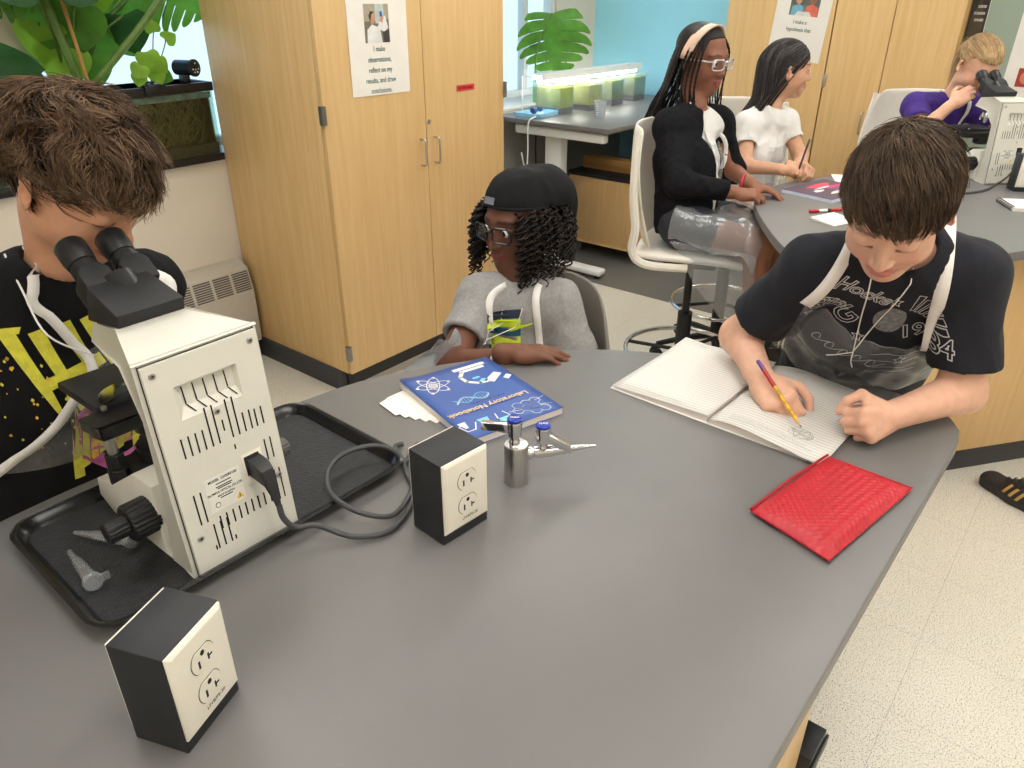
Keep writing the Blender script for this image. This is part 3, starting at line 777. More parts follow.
MB().tube(catmull([(-.05, 0, .02), (-.02, .02, .03), (.03, 0, .03), (.05, -.02, .02)], 6), [.008, .012, .015, .018, .02, .02, .02, .02, .018, .018, .018, .016, .016, .014, .013, .012, .011, .01, .008], 10).build('body', mat('navy_plastic', srgb(40, 56, 100), .4), cl, smooth=True)
MB().cyl((.05, -.02, .02), (.07, -.03, .022), .007, n=10).build('tip', STEEL, cl)
cord = MB().tube(catmull([(3.83, 2.86, .946), (3.745, 2.86, .93), (3.688, 2.862, .90), (3.683, 2.86, .75), (3.70, 2.88, .65), (3.76, 2.95, .64), (3.80, 3.0, .70)], 8), .0045, 8).build('white_cord', DESKW, smooth=True)
tag(cord, 'white power cord hanging down over the left edge of the far desk', 'cord')
for k, pts in enumerate(([(3.95, 3.0, .86), (3.93, 2.99, .70), (3.96, 3.0, .40), (3.94, 3.0, .05)], [(4.05, 2.9, .86), (4.12, 2.95, .76), (4.25, 2.93, .79), (4.40, 2.92, .76), (4.62, 2.93, .80), (4.75, 2.95, .84)], [(4.1, 2.95, .86), (4.16, 2.96, .6), (4.13, 2.98, .4), (4.15, 3.0, .2)])):
    o = MB().tube(catmull(pts, 8), .005, 8).build('black_cord', BLACK, smooth=True)
    tag(o, ['black cord hanging straight down behind the desk leg', 'black cord looped sideways under the far desk', 'black cord hanging beside the rolling cabinet under the desk'][k], 'cord')
ad = empty('power_adapter', (4.08, 2.96, .73), 0, 'black power adapter hanging under the far desk', 'adapter')
boxo('adapter_body', (-.03, -.03, 0), (.03, .03, .09), BLACK, ad, .005)
boxo('adapter_label', (-.032, -.02, .02), (-.0302, .02, .07), PAPER, ad)

# rolling cabinet with a plank on top
rc = empty('rolling_cabinet', (4.5, 2.6, 0), 0, 'low maple cabinet on casters under the far desk', 'cabinet')
rbox(rc, 'carcass', (4.18, 2.33, .10), (4.75, 2.90, .52), MAPLE, .002)
rbox(rc, 'bottom_board', (4.17, 2.32, .085), (4.76, 2.91, .10), MAPLE3, .002)
rbox(rc, 'top_board', (4.175, 2.325, .52), (4.755, 2.905, .545), BLACKM, .003)
for x in (4.23, 4.70):
    for y in (2.38, 2.85):
        c = MB(); c.cyl((x-.013, y, .036), (x+.013, y, .036), .036, n=18); c.box((x-.022, y-.02, .06), (x+.022, y+.02, .085)); c.box((x-.02, y-.012, .03), (x-.015, y+.012, .065)); c.box((x+.015, y-.012, .03), (x+.02, y+.012, .065))
        c.v = [rel(rc, v) for v in c.v]; c.build('caster', mat('caster_grey', srgb(120, 122, 122), .4), rc)
pl = empty('wooden_plank', (4.36, 2.62, .545), 0, 'thick pine plank lying on the rolling cabinet', 'plank')
boxo('board', (-.045, -.26, 0), (.045, .26, .075), wood('pine_y', srgb(205, 160, 95), srgb(172, 122, 62), 'Y'), pl, .003)
for k in range(3):
    t = empty('clear_bin', (4.62+.0*k, 2.48-.085*k+.1, .545), 0, ['clear plastic bin', 'clear plastic bin', 'clear plastic bin'][k]+[' behind the plank, farthest left of three', ' behind the plank, middle of three', ' behind the plank, nearest the stool'][k], 'bin', 'clear bins on the rolling cabinet')
    b = MB(); b.box((-.10, -.038, 0), (.10, .038, .003))
    for a, q in (((-.10, -.038), (.10, -.035)), ((-.10, .035), (.10, .038)), ((-.10, -.035), (-.097, .035)), ((.097, -.035), (.10, .035))): b.box((a[0], a[1], .003), (q[0], q[1], .15-.01*k))
    b.build('bin_walls', TUBEP, t); boxo('bin_rim', (-.104, -.040, .142-.01*k), (.104, .040, .150-.01*k), TUBEP, t)

# ================================================================ FISH TANK AND PLANTS
ft = empty('fish_tank', (1.376, 3.228, SILL), 0, 'glass fish tank with black rims full of brown weed on the window sill', 'fish tank')
FX, FD, FH = .468, .102, .32
for z0, z1, nm in ((0, .03, 'bottom_rim'), (FH-.035, FH, 'top_rim')):
    b = MB(); e = .006
    b.box((-FX-e, -FD-e, z0), (FX+e, -FD+.012, z1)); b.box((-FX-e, FD-.012, z0), (FX+e, FD+e, z1)); b.box((-FX-e, -FD+.012, z0), (-FX+.012, FD-.012, z1)); b.box((FX-.012, -FD+.012, z0), (FX+e, FD-.012, z1))
    b.build(nm, BLACK, ft, bevel=.002)
TG = clear_plastic('tank_glass', (.80, .90, .88), .03, .06, .0)
for a, q in (((-FX, -FD), (FX, -FD+.005)), ((-FX, -FD+.005), (-FX+.005, FD)), ((FX-.005, -FD+.005), (FX, FD))):
    boxo('glass_pane', (a[0], a[1], .03), (q[0], q[1], FH-.035), TG, ft)
boxo('back_light_block', (-FX+.005, FD-.006, .03), (FX-.005, FD-.001, FH-.035), mat('tank_back', srgb(52, 46, 30), .6, var=.3, vscale=10), ft)  # added dark sheet, stops window light coming through the tank
boxo('gravel', (-FX+.006, -FD+.006, .004), (FX-.006, FD-.007, .075), mat('gravel', srgb(52, 42, 28), .9, var=.5, vscale=90, bump=.5, bscale=90), ft)
boxo('water_line', (-FX+.006, -FD+.0055, FH-.062), (FX-.006, -FD+.0075, FH-.038), mat('water_edge', srgb(120, 132, 126), .2, var=.3, vscale=30), ft)
wd = MB(); rnd = random.Random(3)
for k in range(320):
    x = rnd.uniform(-FX+.03, FX-.035); y = rnd.uniform(-FD+.02, FD-.03); pts = [(x, y, .07)]
    for i in range(4):
        x = min(max(x+rnd.uniform(-.06, .06), -FX+.02), FX-.025); y = min(max(y+rnd.uniform(-.03, .03), -FD+.015), FD-.02)
        pts.append((x, y, .07+.045*(i+1)+rnd.uniform(-.02, .01)))
    wd.tube(catmull(pts, 3), .0017, 4)
boxo('tank_water', (-FX+.0065, -FD+.0078, .076), (FX-.0130, FD-.0075, FH-.045), clear_plastic('murky_water', (.62, .58, .42), .05, .0, .0), ft)
boxo('side_light_block', (FX-.0125, -FD+.02, .03), (FX-.0115, FD-.008, FH-.045), MATS['tank_back'], ft)  # added dark sheet, hides the bright window behind the side glass
w = wd.build('water_weed', mat('weed', srgb(160, 142, 88), .6, var=.4, vscale=12), ft, smooth=True); w['kind'] = 'stuff'
tl = empty('tank_gadget', (1.775, 3.175, SILL+FH), 0, 'black cylindrical device with a dial clipped on the fish tank rim', 'device')
MB().cyl((-.010, .055, .055), (.018, -.025, .055), .030, n=24).build('barrel', mat('dark_blue_metal', (.03, .04, .06), .25, .3), tl, smooth=True)
Mx = frame((.02, -.04, .055), (.87, .5, 0), (0, 0, 1))
MB().lathe([(.034, 0), (.034, .008), (.03, .010), (0, .010)], 24, frame((.018, -.025, .055), (.94, .33, 0), (0, 0, 1))).build('dial', BLACK, tl, smooth=True)
dm = MB(); Md = frame((.0215, -.0345, .055), (.94, .33, 0), (0, 0, 1))
for k, (a, b_) in enumerate(((0, .018), (-.016, -.004), (0, -.006), (.016, -.004), (-.008, -.016), (.008, -.016))): dm.lathe([(.0028, .0), (.0028, .003), (0, .003)], 8, Md @ Matrix.Translation((a, b_, .0)))
dm.build('dial_marks', PAPER, tl)
boxo('clip', (-.03, -.02, 0), (.0, .02, .03), BLACK, tl, .003)

LEAF = mat('leaf_green', srgb(96, 150, 56), .38, var=.22, vscale=9, spec=.4)
LEAFD = mat('leaf_dark', srgb(46, 92, 44), .35, var=.22, vscale=9)
LEAFL = mat('leaf_lime', srgb(150, 196, 62), .4, var=.15, vscale=9)
for m in (LEAF, LEAFD, LEAFL):
    b_ = m.node_tree.nodes['Principled BSDF']; nt = m.node_tree
    out = [n for n in nt.nodes if n.type == 'OUTPUT_MATERIAL'][0]
    t = nt.nodes.new('ShaderNodeBsdfTranslucent'); mx = nt.nodes.new('ShaderNodeMixShader'); mx.inputs[0].default_value = .5
    src = b_.inputs['Base Color'].links[0].from_socket; nt.links.new(src, t.inputs[0])
    nt.links.new(b_.outputs[0], mx.inputs[1]); nt.links.new(t.outputs[0], mx.inputs[2]); nt.links.new(mx.outputs[0], out.inputs['Surface'])
STEMG = mat('stem_green', srgb(92, 120, 56), .5, var=.15); CANE = mat('cane', srgb(168, 128, 70), .6, var=.1)
def leaf_mesh(size, cuts, droop=.25, cup=.12, seed=0):
    """heart-shaped leaf in XY (stalk joint at origin, tip at +Y), optionally split monstera-style into lobes"""
    rnd = random.Random(seed); mb = MB()
    def halfw(t): return max(0, .62*math.sin(PI*min(1, (t+.16)/1.16)**.80)*(1-.12*t))
    def pt(s, t, w):
        x = s*w; y = t-.22*(w/.62)*(1-t)+(.10+(.42*(w/.62)**2 if cuts else 0))*w
        z = -droop*(t*t)*.6-cup*w*w*2+.02*math.sin(9*t)
        return Vector((x*size, y*size, z*size))
    N = 110 if cuts else 36
    for s in (-1, 1):
        fr = []
        for i in range(N+1):
            t = i/N; w = halfw(t)
            if cuts:
                ph = (t*cuts+rnd.uniform(-.01, .01)+(.25 if s > 0 else 0)) % 1.0
                if .03 < t < .95:
                    if ph > .86: w *= .26
                    else: w *= 1-.22*abs(ph/.43-1)**3
            fr.append(w)
        K = 4
        rows = [[pt(s, i/N, fr[i]*k/K) for k in range(K+1)] for i in range(N+1)]
        vs = [p for r in rows for p in r]
        fs = [((i*(K+1)+k), ((i+1)*(K+1)+k), ((i+1)*(K+1)+k+1), (i*(K+1)+k+1)) for i in range(N) for k in range(K)]
        if s > 0: fs = [f[::-1] for f in fs]
        mb.add(vs, fs)
    return mb.mesh('leaf')
LEAVES = {}
def leaf(parent, p, d, up, size, m, cuts=0, seed=0, name='leaf', droop=.25):
    key = (round(size, 3), cuts, seed, m.name, droop)
    if key not in LEAVES:
        me = leaf_mesh(size, cuts, droop, seed=seed); me.materials.append(m)
        me.polygons.foreach_set('use_smooth', [True]*len(me.polygons)); LEAVES[key] = me
    o = link(name, LEAVES[key], None, parent)
    d = Vector(d).normalized(); up = Vector(up); x = d.cross(up).normalized(); z = x.cross(d)
    M = Matrix.Identity(4)
    for i in range(3): M[i][0], M[i][1], M[i][2], M[i][3] = x[i], d[i], z[i], p[i]
    o.matrix_local = M
    return o
def stem(parent, pts, r, m=STEMG, name='stem'): return MB().tube(catmull(pts, 6), r, 7).build(name, m, parent, smooth=True)

# big monstera standing behind the tank
VIEW = Vector((-.5, -.8, .25))
mo = empty('monstera_plant', (1.33, 3.374, SILL), 0, 'large leafy monstera plant filling the window behind the fish tank', 'plant')
def at(root, p): return Vector(p)-root.location
spec = [  # leaf joint (world), direction, size, material, cuts
    ((1.70, 3.20, 1.66), (.62, -.1, -.45), .27, LEAF, 7), ((1.42, 3.12, 1.70), (-.9, -.2, -.12), .24, LEAFD, 0), ((1.22, 3.14, 1.66), (-.8, -.2, -.2), .17, LEAFD, 0),
    ((1.58, 3.22, 1.52), (.15, .05, -.8), .15, LEAFD, 0), ((1.42, 3.24, 1.55), (-.2, 0, -.9), .17, LEAF, 0),
    ((1.47, 3.28, 1.50), (.3, 0, -.9), .16, LEAF, 0), ((1.36, 3.28, 1.42), (-.3, .0, -.8), .16, LEAFL, 0),
    ((1.33, 3.28, 1.60), (-.1, 0, -1), .2, LEAF, 0), ((1.52, 3.29, 1.62), (.4, .1, -.7), .16, LEAF, 5),
    ((1.60, 3.29, 1.44), (.35, .1, -.5), .10, LEAF, 0), ((1.44, 3.27, 1.38), (.1, 0, -.9), .12, LEAF, 0),
    ((1.27, 3.25, 1.70), (-.6, .1, -.3), .26, LEAF, 7), ((1.66, 3.29, 1.58), (.1, 0, -1), .15, LEAF, 0),
    ((1.49, 3.3, 1.68), (0, .1, -.9), .2, LEAFL, 0), ((1.38, 3.3, 1.68), (.2, .1, -.9), .2, LEAF, 0), ((1.30, 3.3, 1.5), (-.1, .1, -.9), .15, LEAFL, 0)]
for k, (p, d_, s, m, c) in enumerate(spec):
    leaf(mo, at(mo, p), d_, VIEW, s, m, c, seed=k)
    b0 = Vector((1.355+.008*(k % 5), 3.37+.006*(k % 3), SILL+.1)); mid = (b0+Vector(p))/2+Vector((.03*((k % 3)-1), .0, .10))
    stem(mo, [at(mo, b0), at(mo, mid), at(mo, p)], .0045+.001*(k % 3))
stem(mo, [at(mo, (1.38, 3.18, 1.28)), at(mo, (1.47, 3.12, 1.38)), at(mo, (1.60, 3.06, 1.52)), at(mo, (1.70, 3.02, 1.64))], .014, name='thick_stem')
stem(mo, [at(mo, (1.36, 3.2, 1.25)), at(mo, (1.33, 3.22, 1.45)), at(mo, (1.30, 3.23, 1.65))], .016, name='thick_stem')
stem(mo, [at(mo, (1.37, 3.17, 1.25)), at(mo, (1.36, 3.18, 1.45)), at(mo, (1.345, 3.2, 1.7))], .007, CANE, 'cane')
MB().lathe([(.036, 0), (.041, .11), (.042, .115), (.0, .112)], 20).build('pot', mat('dark_pot', (.05, .04, .035), .6), mo, smooth=True).location = (.04, .0, 0)
# dark leaf cluster at the left edge, on its own pot
m2 = empty('monstera_plant', (1.0, 3.374, SILL), 0, 'dark leaved plant at the left edge beside the window pier', 'plant')
for k, (p, d_, s) in enumerate((((1.02, 3.08, 1.40), (.75, -.2, -.10), .17), ((1.02, 3.06, 1.345), (.8, -.3, -.12), .18), ((1.0, 3.06, 1.30), (.7, -.3, -.25), .17), ((.96, 3.1, 1.38), (-.7, -.3, -.1), .18))):
    leaf(m2, at(m2, p), d_, (-.3, -.6, .7), s, LEAFD, 0, seed=30+k); stem(m2, [at(m2, (1.0, 3.37, 1.06)), at(m2, (.99, 3.13, 1.25)), at(m2, p)], .004)
MB().lathe([(.036, 0), (.041, .10), (.042, .105), (.0, .10)], 20).build('pot', MATS['dark_pot'], m2, smooth=True)
# pothos standing on the tank rim
po = empty('pothos_plant', (1.60, 3.2, SILL+FH), 0, 'bright lime green pothos leaves growing over the fish tank rim', 'plant')
for k, (p, d_, s, m) in enumerate((((1.575, 3.09, 1.395), (.1, -.1, -.9), .075, LEAFL), ((1.605, 3.08, 1.36), (.5, 0, -.6), .06, LEAFL), ((1.60, 3.1, 1.33), (.2, -.1, -.7), .06, LEAFL), ((1.545, 3.09, 1.35), (-.5, 0, -.7), .06, LEAFL),
                                     ((1.70, 3.16, 1.43), (.8, 0, .35), .055, LEAFL), ((1.655, 3.15, 1.46), (-.2, 0, .9), .05, LEAFL), ((1.535, 3.1, 1.32), (-.2, 0, -.8), .05, LEAFL), ((1.63, 3.10, 1.31), (.5, 0, -.3), .05, LEAF))):
    leaf(po, at(po, p), d_, (-.5, -.8, .3), s, m, 0, seed=50+k); stem(po, [at(po, (1.60, 3.14, 1.27)), at(po, Vector(p)+Vector((0, .02, -.03))), at(po, p)], .0022)
boxo('clip_cup', (-.05, -.09, -.03), (.04, -.03, .01), BLACK, po, .004)
# single monstera leaf in a glass vase on the far sill
mv = empty('vase_with_leaf', (4.17, 3.16, SILL), 0, 'single split monstera leaf in a small glass vase at the far window', 'plant')
leaf(mv, at(mv, (4.20, 3.08, 1.47)), (-.03, -.1, -.62), (-.75, -.62, .12), .40, LEAF, 7, seed=71, droop=.1)
stem(mv, [at(mv, (4.17, 3.16, 1.0)), at(mv, (4.12, 3.14, 1.25)), at(mv, (4.20, 3.08, 1.47))], .006)
stem(mv, [at(mv, (4.17, 3.16, 1.05)), at(mv, (4.3, 3.16, 1.23)), at(mv, (4.42, 3.14, 1.2)), at(mv, (4.46, 3.12, 1.10))], .004, name='aerial_root')
MB().lathe([(.032, 0), (.034, .004), (.036, .14), (.028, .19), (.030, .22)], 24, cap=False).build('glass_vase', clear_plastic('vase_glass', (.7, .88, .72), .05, .3, .08), mv, smooth=True)
MB().lathe([(.0, .004), (.031, .005), (.033, .10), (.0, .101)], 20).build('vase_water', clear_plastic('vase_water', (.55, .85, .45), .05, .1, .1), mv, smooth=True)
# ================================================================ THINGS ON THE NEAR TABLE
# cafeteria tray
tr = empty('cafeteria_tray', (.452, .935, ZT), math.radians(-1.5), 'black plastic cafeteria tray under the near microscope', 'tray')
TRAYM = mat('tray_black', (.012, .012, .012), .22, var=.1); TRAYF = mat('tray_floor', (.016, .017, .019), .5, var=.3, vscale=60, bump=.9, bscale=220)
hw, hd = .252, .158
loops = []
for ins_, z in ((0.002, .018), (0, .021), (.004, .023), (.010, .021), (.020, .0055)):
    loops.append([(x, y, z) for x, y in rrect(-hw+ins_, -hd+ins_, hw-ins_, hd-ins_, .045-ins_, 7)])
outl = [[(x, y, z) for x, y in rrect(-hw+i_, -hd+i_, hw-i_, hd-i_, .045-i_, 7)] for i_, z in ((.022, 0.0), (.004, .017))]
mb = MB(); n = len(loops[0]); allv = [p for l in outl+loops for p in l]
fs = [(j*n+i, j*n+(i+1) % n, (j+1)*n+(i+1) % n, (j+1)*n+i) for j in range(len(outl)+len(loops)-1) for i in range(n)]
fs.append(tuple(range(n))[::-1]); mb.add(allv, fs); mb.build('tray_rim', TRAYM, tr, smooth=True)
MB().add([(x, y, .0056) for x, y in rrect(-hw+.020, -hd+.020, hw-.020, hd-.020, .025, 7)], [tuple(range(32))]).build('tray_floor', TRAYF, tr)

# ---------------------------------------------------------------- microscope
SLIT = mat('dark_slit', (.01, .01, .01), .7)
def build_scope(loc, rz, label):
    r = empty('microscope', loc, rz, label, 'microscope', 'white compound microscopes')
    # arm: rear panel leans, top runs forward and narrows under the black head
    prof = [(0, 0), (.028, .305), (.13, .312), (.205, .298), (.225, .268), (.14, .258), (.060, .215), (.048, .12), (.055, 0)]
    mb = MB(); n = len(prof); wid = [.08, .08, .046, .044, .044, .050, .072, .076, .08]; sf = [(0, 8, 7), (0, 7, 6, 1), (1, 6, 5), (1, 5, 2), (2, 5, 4, 3)]
    vs = [(-w, y, z) for (y, z), w in zip(prof, wid)]+[(w, y, z) for (y, z), w in zip(prof, wid)]
    mb.add(vs, sf+[tuple(i+n for i in f[::-1]) for f in sf]+[((i+1) % n, i, n+i, n+(i+1) % n) for i in range(n)])
    arm = mb.build('arm', WHITE, r, bevel=.003)
    # base
    b = MB(); b.prism([(0.004, .0), (.225, .0), (.262, .018), (.255, .05), (.20, .062), (.12, .115), (.07, .115), (.07, 0.004)], -.08, .08, frame((0, 0, 0), (0, 1, 0), (0, 0, 1)))
    b.build('base', WHITE, r, bevel=.003)
    boxo('base_cover', (-.055, .09, .05), (.055, .235, .078), BLACKM, r, .004)
    MB().lathe([(.034, .075), (.034, .098), (.026, .10), (.0, .10)], 28, Matrix.Translation((0, .20, 0))).build('illuminator', BLACK, r, smooth=True)
    MB().lathe([(.024, .12), (.03, .125), (.03, .150), (.018, .158), (0, .158)], 24, Matrix.Translation((0, .20, 0))).build('condenser', BLACK, r, smooth=True)
    # rear panel, frame follows the lean
    P = frame((0, 0, 0), (1, 0, 0), (0, .028, .305)) @ Matrix.Translation((0, 0, .0055))
    pan = MB(); 
    # panel plate with a recessed window (hole) built as a ring of quads
    X = [-.077, -.042, .042, .077]; Yv = [.004, .222, .267, .302]
    X = [-.077, -.046, .040, .077]
    for i in range(3):
        for j in range(3):
            if i == 1 and j == 1: continue
            pan.box((X[i], Yv[j], -.0055), (X[i+1], Yv[j+1], .0025), P)
    pl = pan.build('rear_panel', WHITE, r)
    seam = MB()
    for a, c in (((-.0777, .002), (-.077, .304)), ((.077, .002), (.0777, .304)), ((-.077, .302), (.077, .3028))): seam.box((a[0], a[1], -.0050), (c[0], c[1], -.0030), P)
    seam.build('panel_seam', SLIT, pl)
    grip = MB()   # recess lined with white, opened inwards
    grip.add([P @ Vector(v) for v in ((X[1], Yv[1], .0025), (X[2], Yv[1], .0025), (X[2], Yv[2], .0025), (X[1], Yv[2], .0025), (X[1]+.010, Yv[1]+.014, -.0050), (X[2]-.003, Yv[1]+.014, -.0050), (X[2]-.003, Yv[2]-.001, -.0050), (X[1]+.010, Yv[2]-.001, -.0050))],
             [(0, 1, 5, 4), (1, 2, 6, 5), (2, 3, 7, 6), (3, 0, 4, 7), (4, 5, 6, 7)])
    grip.build('hand_grip', WHITE, pl)
    sl = MB()
    def slit(x, y0, y1, w=.0011, sk=0.0):
        sl.add([P @ Vector(v) for v in ((x-w, y0, .0029), (x+w, y0, .0029), (x+w+sk, y1, .0029), (x-w+sk, y1, .0029))], [(0, 1, 2, 3)])
    for k in range(5): 
        x = -.032+.0145*k
        sl.add([P @ Vector(v) for v in ((x-.001, .238, -.0046), (x+.001, .238, -.0046), (x, .262, -.0046), (x-.002, .262, -.0046))], [(0, 1, 2, 3)])
        sl.add([P @ Vector(v) for v in ((x+.0065, .2262, .0015), (x+.0085, .2262, .0015), (x+.001, .2375, -.0044), (x-.001, .2375, -.0044))], [(0, 1, 2, 3)])
    for k in range(11):
        h = [.028, .028, .028, .028, .055, .055, .018, .055, .055, .028, .028][k]; x = -.054+.0096*k
        slit(x, .172, .172+h) if k != 6 else slit(x, .186, .202)
    for k in range(2): slit(.050+.0096*k, .172, .198)
    for x in (-.058, -.049): slit(x, .075, .120)
    for x in (.054, .063): slit(x, .118, .150)
    for k in range(10): slit(-.032+.0096*k, .055, .075)
    for x in (-.043, -.0335, -.024): slit(x, .030, .068)
    for x in (-.047, -.018): slit(x, .030, .037)
    for x in (.058, .066): slit(x, .052, .100)
    slit(.012, .155, .162)
    sl.build('vent_slits', SLIT, pl)['kind'] = 'stuff'
    for x, y in ((-.066, .290), (.066, .290), (.0, .216), (-.064, .058), (.064, .090)):
        s = MB().lathe([(.0042, .0025), (.0042, .0040), (.0034, .0045), (.0, .0045)], 14, P @ Matrix.Translation((x, y, 0))).build('screw', STEEL, pl, smooth=True)
        t = MB(); t.box((x-.0022, y-.0005, .0045), (x+.0022, y+.0005, .00475), P); t.box((x-.0005, y-.0022, .0045), (x+.0005, y+.0022, .00475), P); t.build('screw_slot', SLIT, s)
    # type plate
    tpz = .0028
    boxp = MB().box((-.041, .082, .0025), (.010, .132, tpz), P).build('type_plate', mat('label_white', srgb(226, 224, 214), .5, var=.01), pl)
    def lab(s, x, y, size, bold=.0001): text('lettering', s, P @ Matrix.Translation((x, y, .0031)), size, INK, boxp, bold=bold, sx=.9)
    lab('MODEL  CH30RF100', -.0155, .1245, .0052, .00012); [MB().box((-.0155-w_, y_, .0028), (-.0155+w_, y_+.0012, .0031), P).build('fine_print', INK, boxp) for w_, y_ in ((.011, .1195), (.012, .1150), (.010, .1125), (.009, .0985))]
    lab('OLYMPUS OPTICAL CO.,LTD.', -.0155, .1070, .0044, .00012); lab('MADE IN JAPAN', -.0155, .1015, .0038)
    MB().lathe([(.0038, 0), (.0038, .0003), (.0, .0003)], 16, P @ Matrix.Translation((-.030, .091, tpz))).build('mark_ring', INK, boxp)
    MB().lathe([(.0031, 0), (.0031, .0005), (.0, .0005)], 16, P @ Matrix.Translation((-.030, .091, tpz))).build('mark_disc', MATS['label_white'], boxp)
    lab('UL', -.030, .0893, .0042, .00015)
    MB().add([P @ Vector(v) for v in ((-.003, .0855, .0030), (.0075, .0855, .0030), (.0022, .0945, .0030))], [(0, 1, 2)]).build('warning_triangle', mat('warn_yellow', srgb(245, 200, 40), .5), boxp)
    lab('!', .0022, .0868, .0062, .0002)
    # power inlet
    MB().box((.016, .096, .0025), (.046, .142, .0030), P).build('inlet_plate', CREAM, pl, bevel=.0002)
    MB().box((.019, .110, .0030), (.041, .138, .0050), P).build('power_inlet', BLACK, pl, bevel=.0005)
    # black head and binocular tubes
    hb = MB(); w = .0455
    hb.add([(-w, .128, .312), (w, .128, .312), (w, .218, .300), (-w, .218, .300), (-w, .124, .330), (w, .124, .330), (w*.92, .205, .350), (-w*.92, .205, .350)],
           [(3, 2, 1, 0), (4, 5, 6, 7), (0, 1, 5, 4), (1, 2, 6, 5), (2, 3, 7, 6), (3, 0, 4, 7)])
    hd_ = hb.build('head_block', BLACKM, r, bevel=.0025)
    ax = Vector((0, .80, .60)).normalized()
    MB().cyl((.006, .195, .325), Vector((.006, .195, .325))+ax*.03, .024, n=28).build('tube_collar', BLACK, hd_, smooth=True)
    for s in (-1, 1):
        c = Vector((.008+s*.027, .218, .334))
        q = MB(); Mq = frame(c, (1, 0, 0), ax)    # local Y along the tube
        q.prism([(-.021, -.012), (.021, -.012), (.021, .022), (.012, .034), (-.012, .034), (-.021, .022)], -.024, .020, Mq)
        q.build('prism_housing', BLACKM, hd_, bevel=.004)
        a0 = c+ax*.028
        MB().lathe([(.0190, 0), (.0190, .012), (.0172, .013), (.0172, .018), (.0190, .019), (.0208, .030), (.0208, .052), (.0180, .056), (.0140, .053), (0, .050)], 28,
                   Matrix.Translation(a0) @ ax.to_track_quat('Z', 'Y').to_matrix().to_4x4()).build('eyepiece', BLACK, hd_, smooth=True)
        MB().lathe([(.0118, .0531), (.0, .0532)], 20, Matrix.Translation(a0) @ ax.to_track_quat('Z', 'Y').to_matrix().to_4x4(), cap=False).build('lens', mat('lens', (.02, .03, .05), .05, spec=.9), hd_)
    # nosepiece and objectives
    MB().lathe([(.0, .262), (.03, .262), (.034, .252), (.020, .240), (0, .240)], 24, Matrix.Translation((0, .19, 0))).build('nosepiece', BLACK, r, smooth=True)
    for k in range(4):
        a = 2*PI*k/4+.6; d_ = Vector((.45*math.cos(a), .45*math.sin(a), -1)).normalized(); p = Vector((.016*math.cos(a), .19+.016*math.sin(a), .246))
        MB().lathe([(.0105, 0), (.0105, .022), (.0085, .026), (.006, .040-.006*(k % 2)), (.003, .044-.006*(k % 2)), (0, .044-.006*(k % 2))], 16, Matrix.Translation(p) @ d_.to_track_quat('Z', 'Y').to_matrix().to_4x4()).build('objective', CHROME, r, smooth=True)
    # stage with clip, slide and drop-down stage knob
    st = boxo('stage', (-.066, .222, .160), (.072, .345, .174), BLACKM, r, .003)
    MB().prism([(x, y) for x, y in [(-.085, .175)]+arc((-.064, .195), .026, PI, 1.5*PI, 5)+[(.06, .17), (.06, .225), (-.09, .225)]], .148, .166).build('stage_carrier', BLACK, st, bevel=.002)
    MB().add([(x, y, .1765) for x, y in [(-.055, .215)]+arc((-.012, .225), .044, PI*1.02, PI*.55, 8)+arc((-.006, .228), .028, PI*.6, PI*1.0, 6)], [tuple(range(17))]).build('slide_clip', CHROME, st)
    boxo('glass_slide', (-.035, .235, .1745), (.04, .262, .1758), clear_plastic('slide_glass', (.9, .95, .97), .03, .4, .05), st)
    MB().cyl((-.062, .203, .176), (-.062, .203, .181), .004, n=10).build('clip_screw', STEEL, st)
    MB().cyl((-.066, .203, .150), (-.066, .203, .095), .0075, n=14).build('stage_shaft', STEEL, st, smooth=True)
    def knurl(a, b_, r0, nn=20):
        m_ = MB(); a = Vector(a); b_ = Vector(b_); dd = b_-a; Mx_ = Matrix.Translation(a) @ dd.to_track_quat('Z', 'Y').to_matrix().to_4x4()
        N = nn*2; L_ = dd.length; vs = []
        rings = [(r0*.9, 0, 0), (r0, .002, 1), (r0, L_-.002, 1), (r0*.9, L_, 0)]
        for rr, z, kn in rings:
            for i in range(N): 
                q = rr*(.94 if (kn and i % 2) else 1); t = 2*PI*i/N; vs.append(Mx_ @ Vector((q*math.cos(t), q*math.sin(t), z)))
        fs = [(j*N+i, j*N+(i+1) % N, (j+1)*N+(i+1) % N, (j+1)*N+i) for j in range(3) for i in range(N)]+[tuple(range(N))[::-1], tuple(3*N+i for i in range(N))]
        return m_.add(vs, fs)
    knurl((-.066, .203, .108), (-.066, .203, .085), .0125).build('stage_knob', BLACK, st)
    knurl((-.066, .203, .084), (-.066, .203, .052), .0140).build('stage_knob', BLACK, st)
    for s in (-1, 1):
        k1 = knurl((s*.075, .095, .062), (s*.112, .095, .062), .027, 24).build('coarse_knob', BLACK, r)
        knurl((s*.111, .095, .062), (s*.140, .095, .062), .0145, 18).build('fine_knob', BLACK if s < 0 else mat('grey_knob', srgb(96, 92, 88), .4), k1)
    return r
scope = build_scope((.4115, .805, ZT+.0058), 0, 'white binocular microscope standing on the black tray')
dup(scope, (3.600, .391, ZT+.001), math.radians(-46), 'white binocular microscope on the back table, used by the girl in purple')

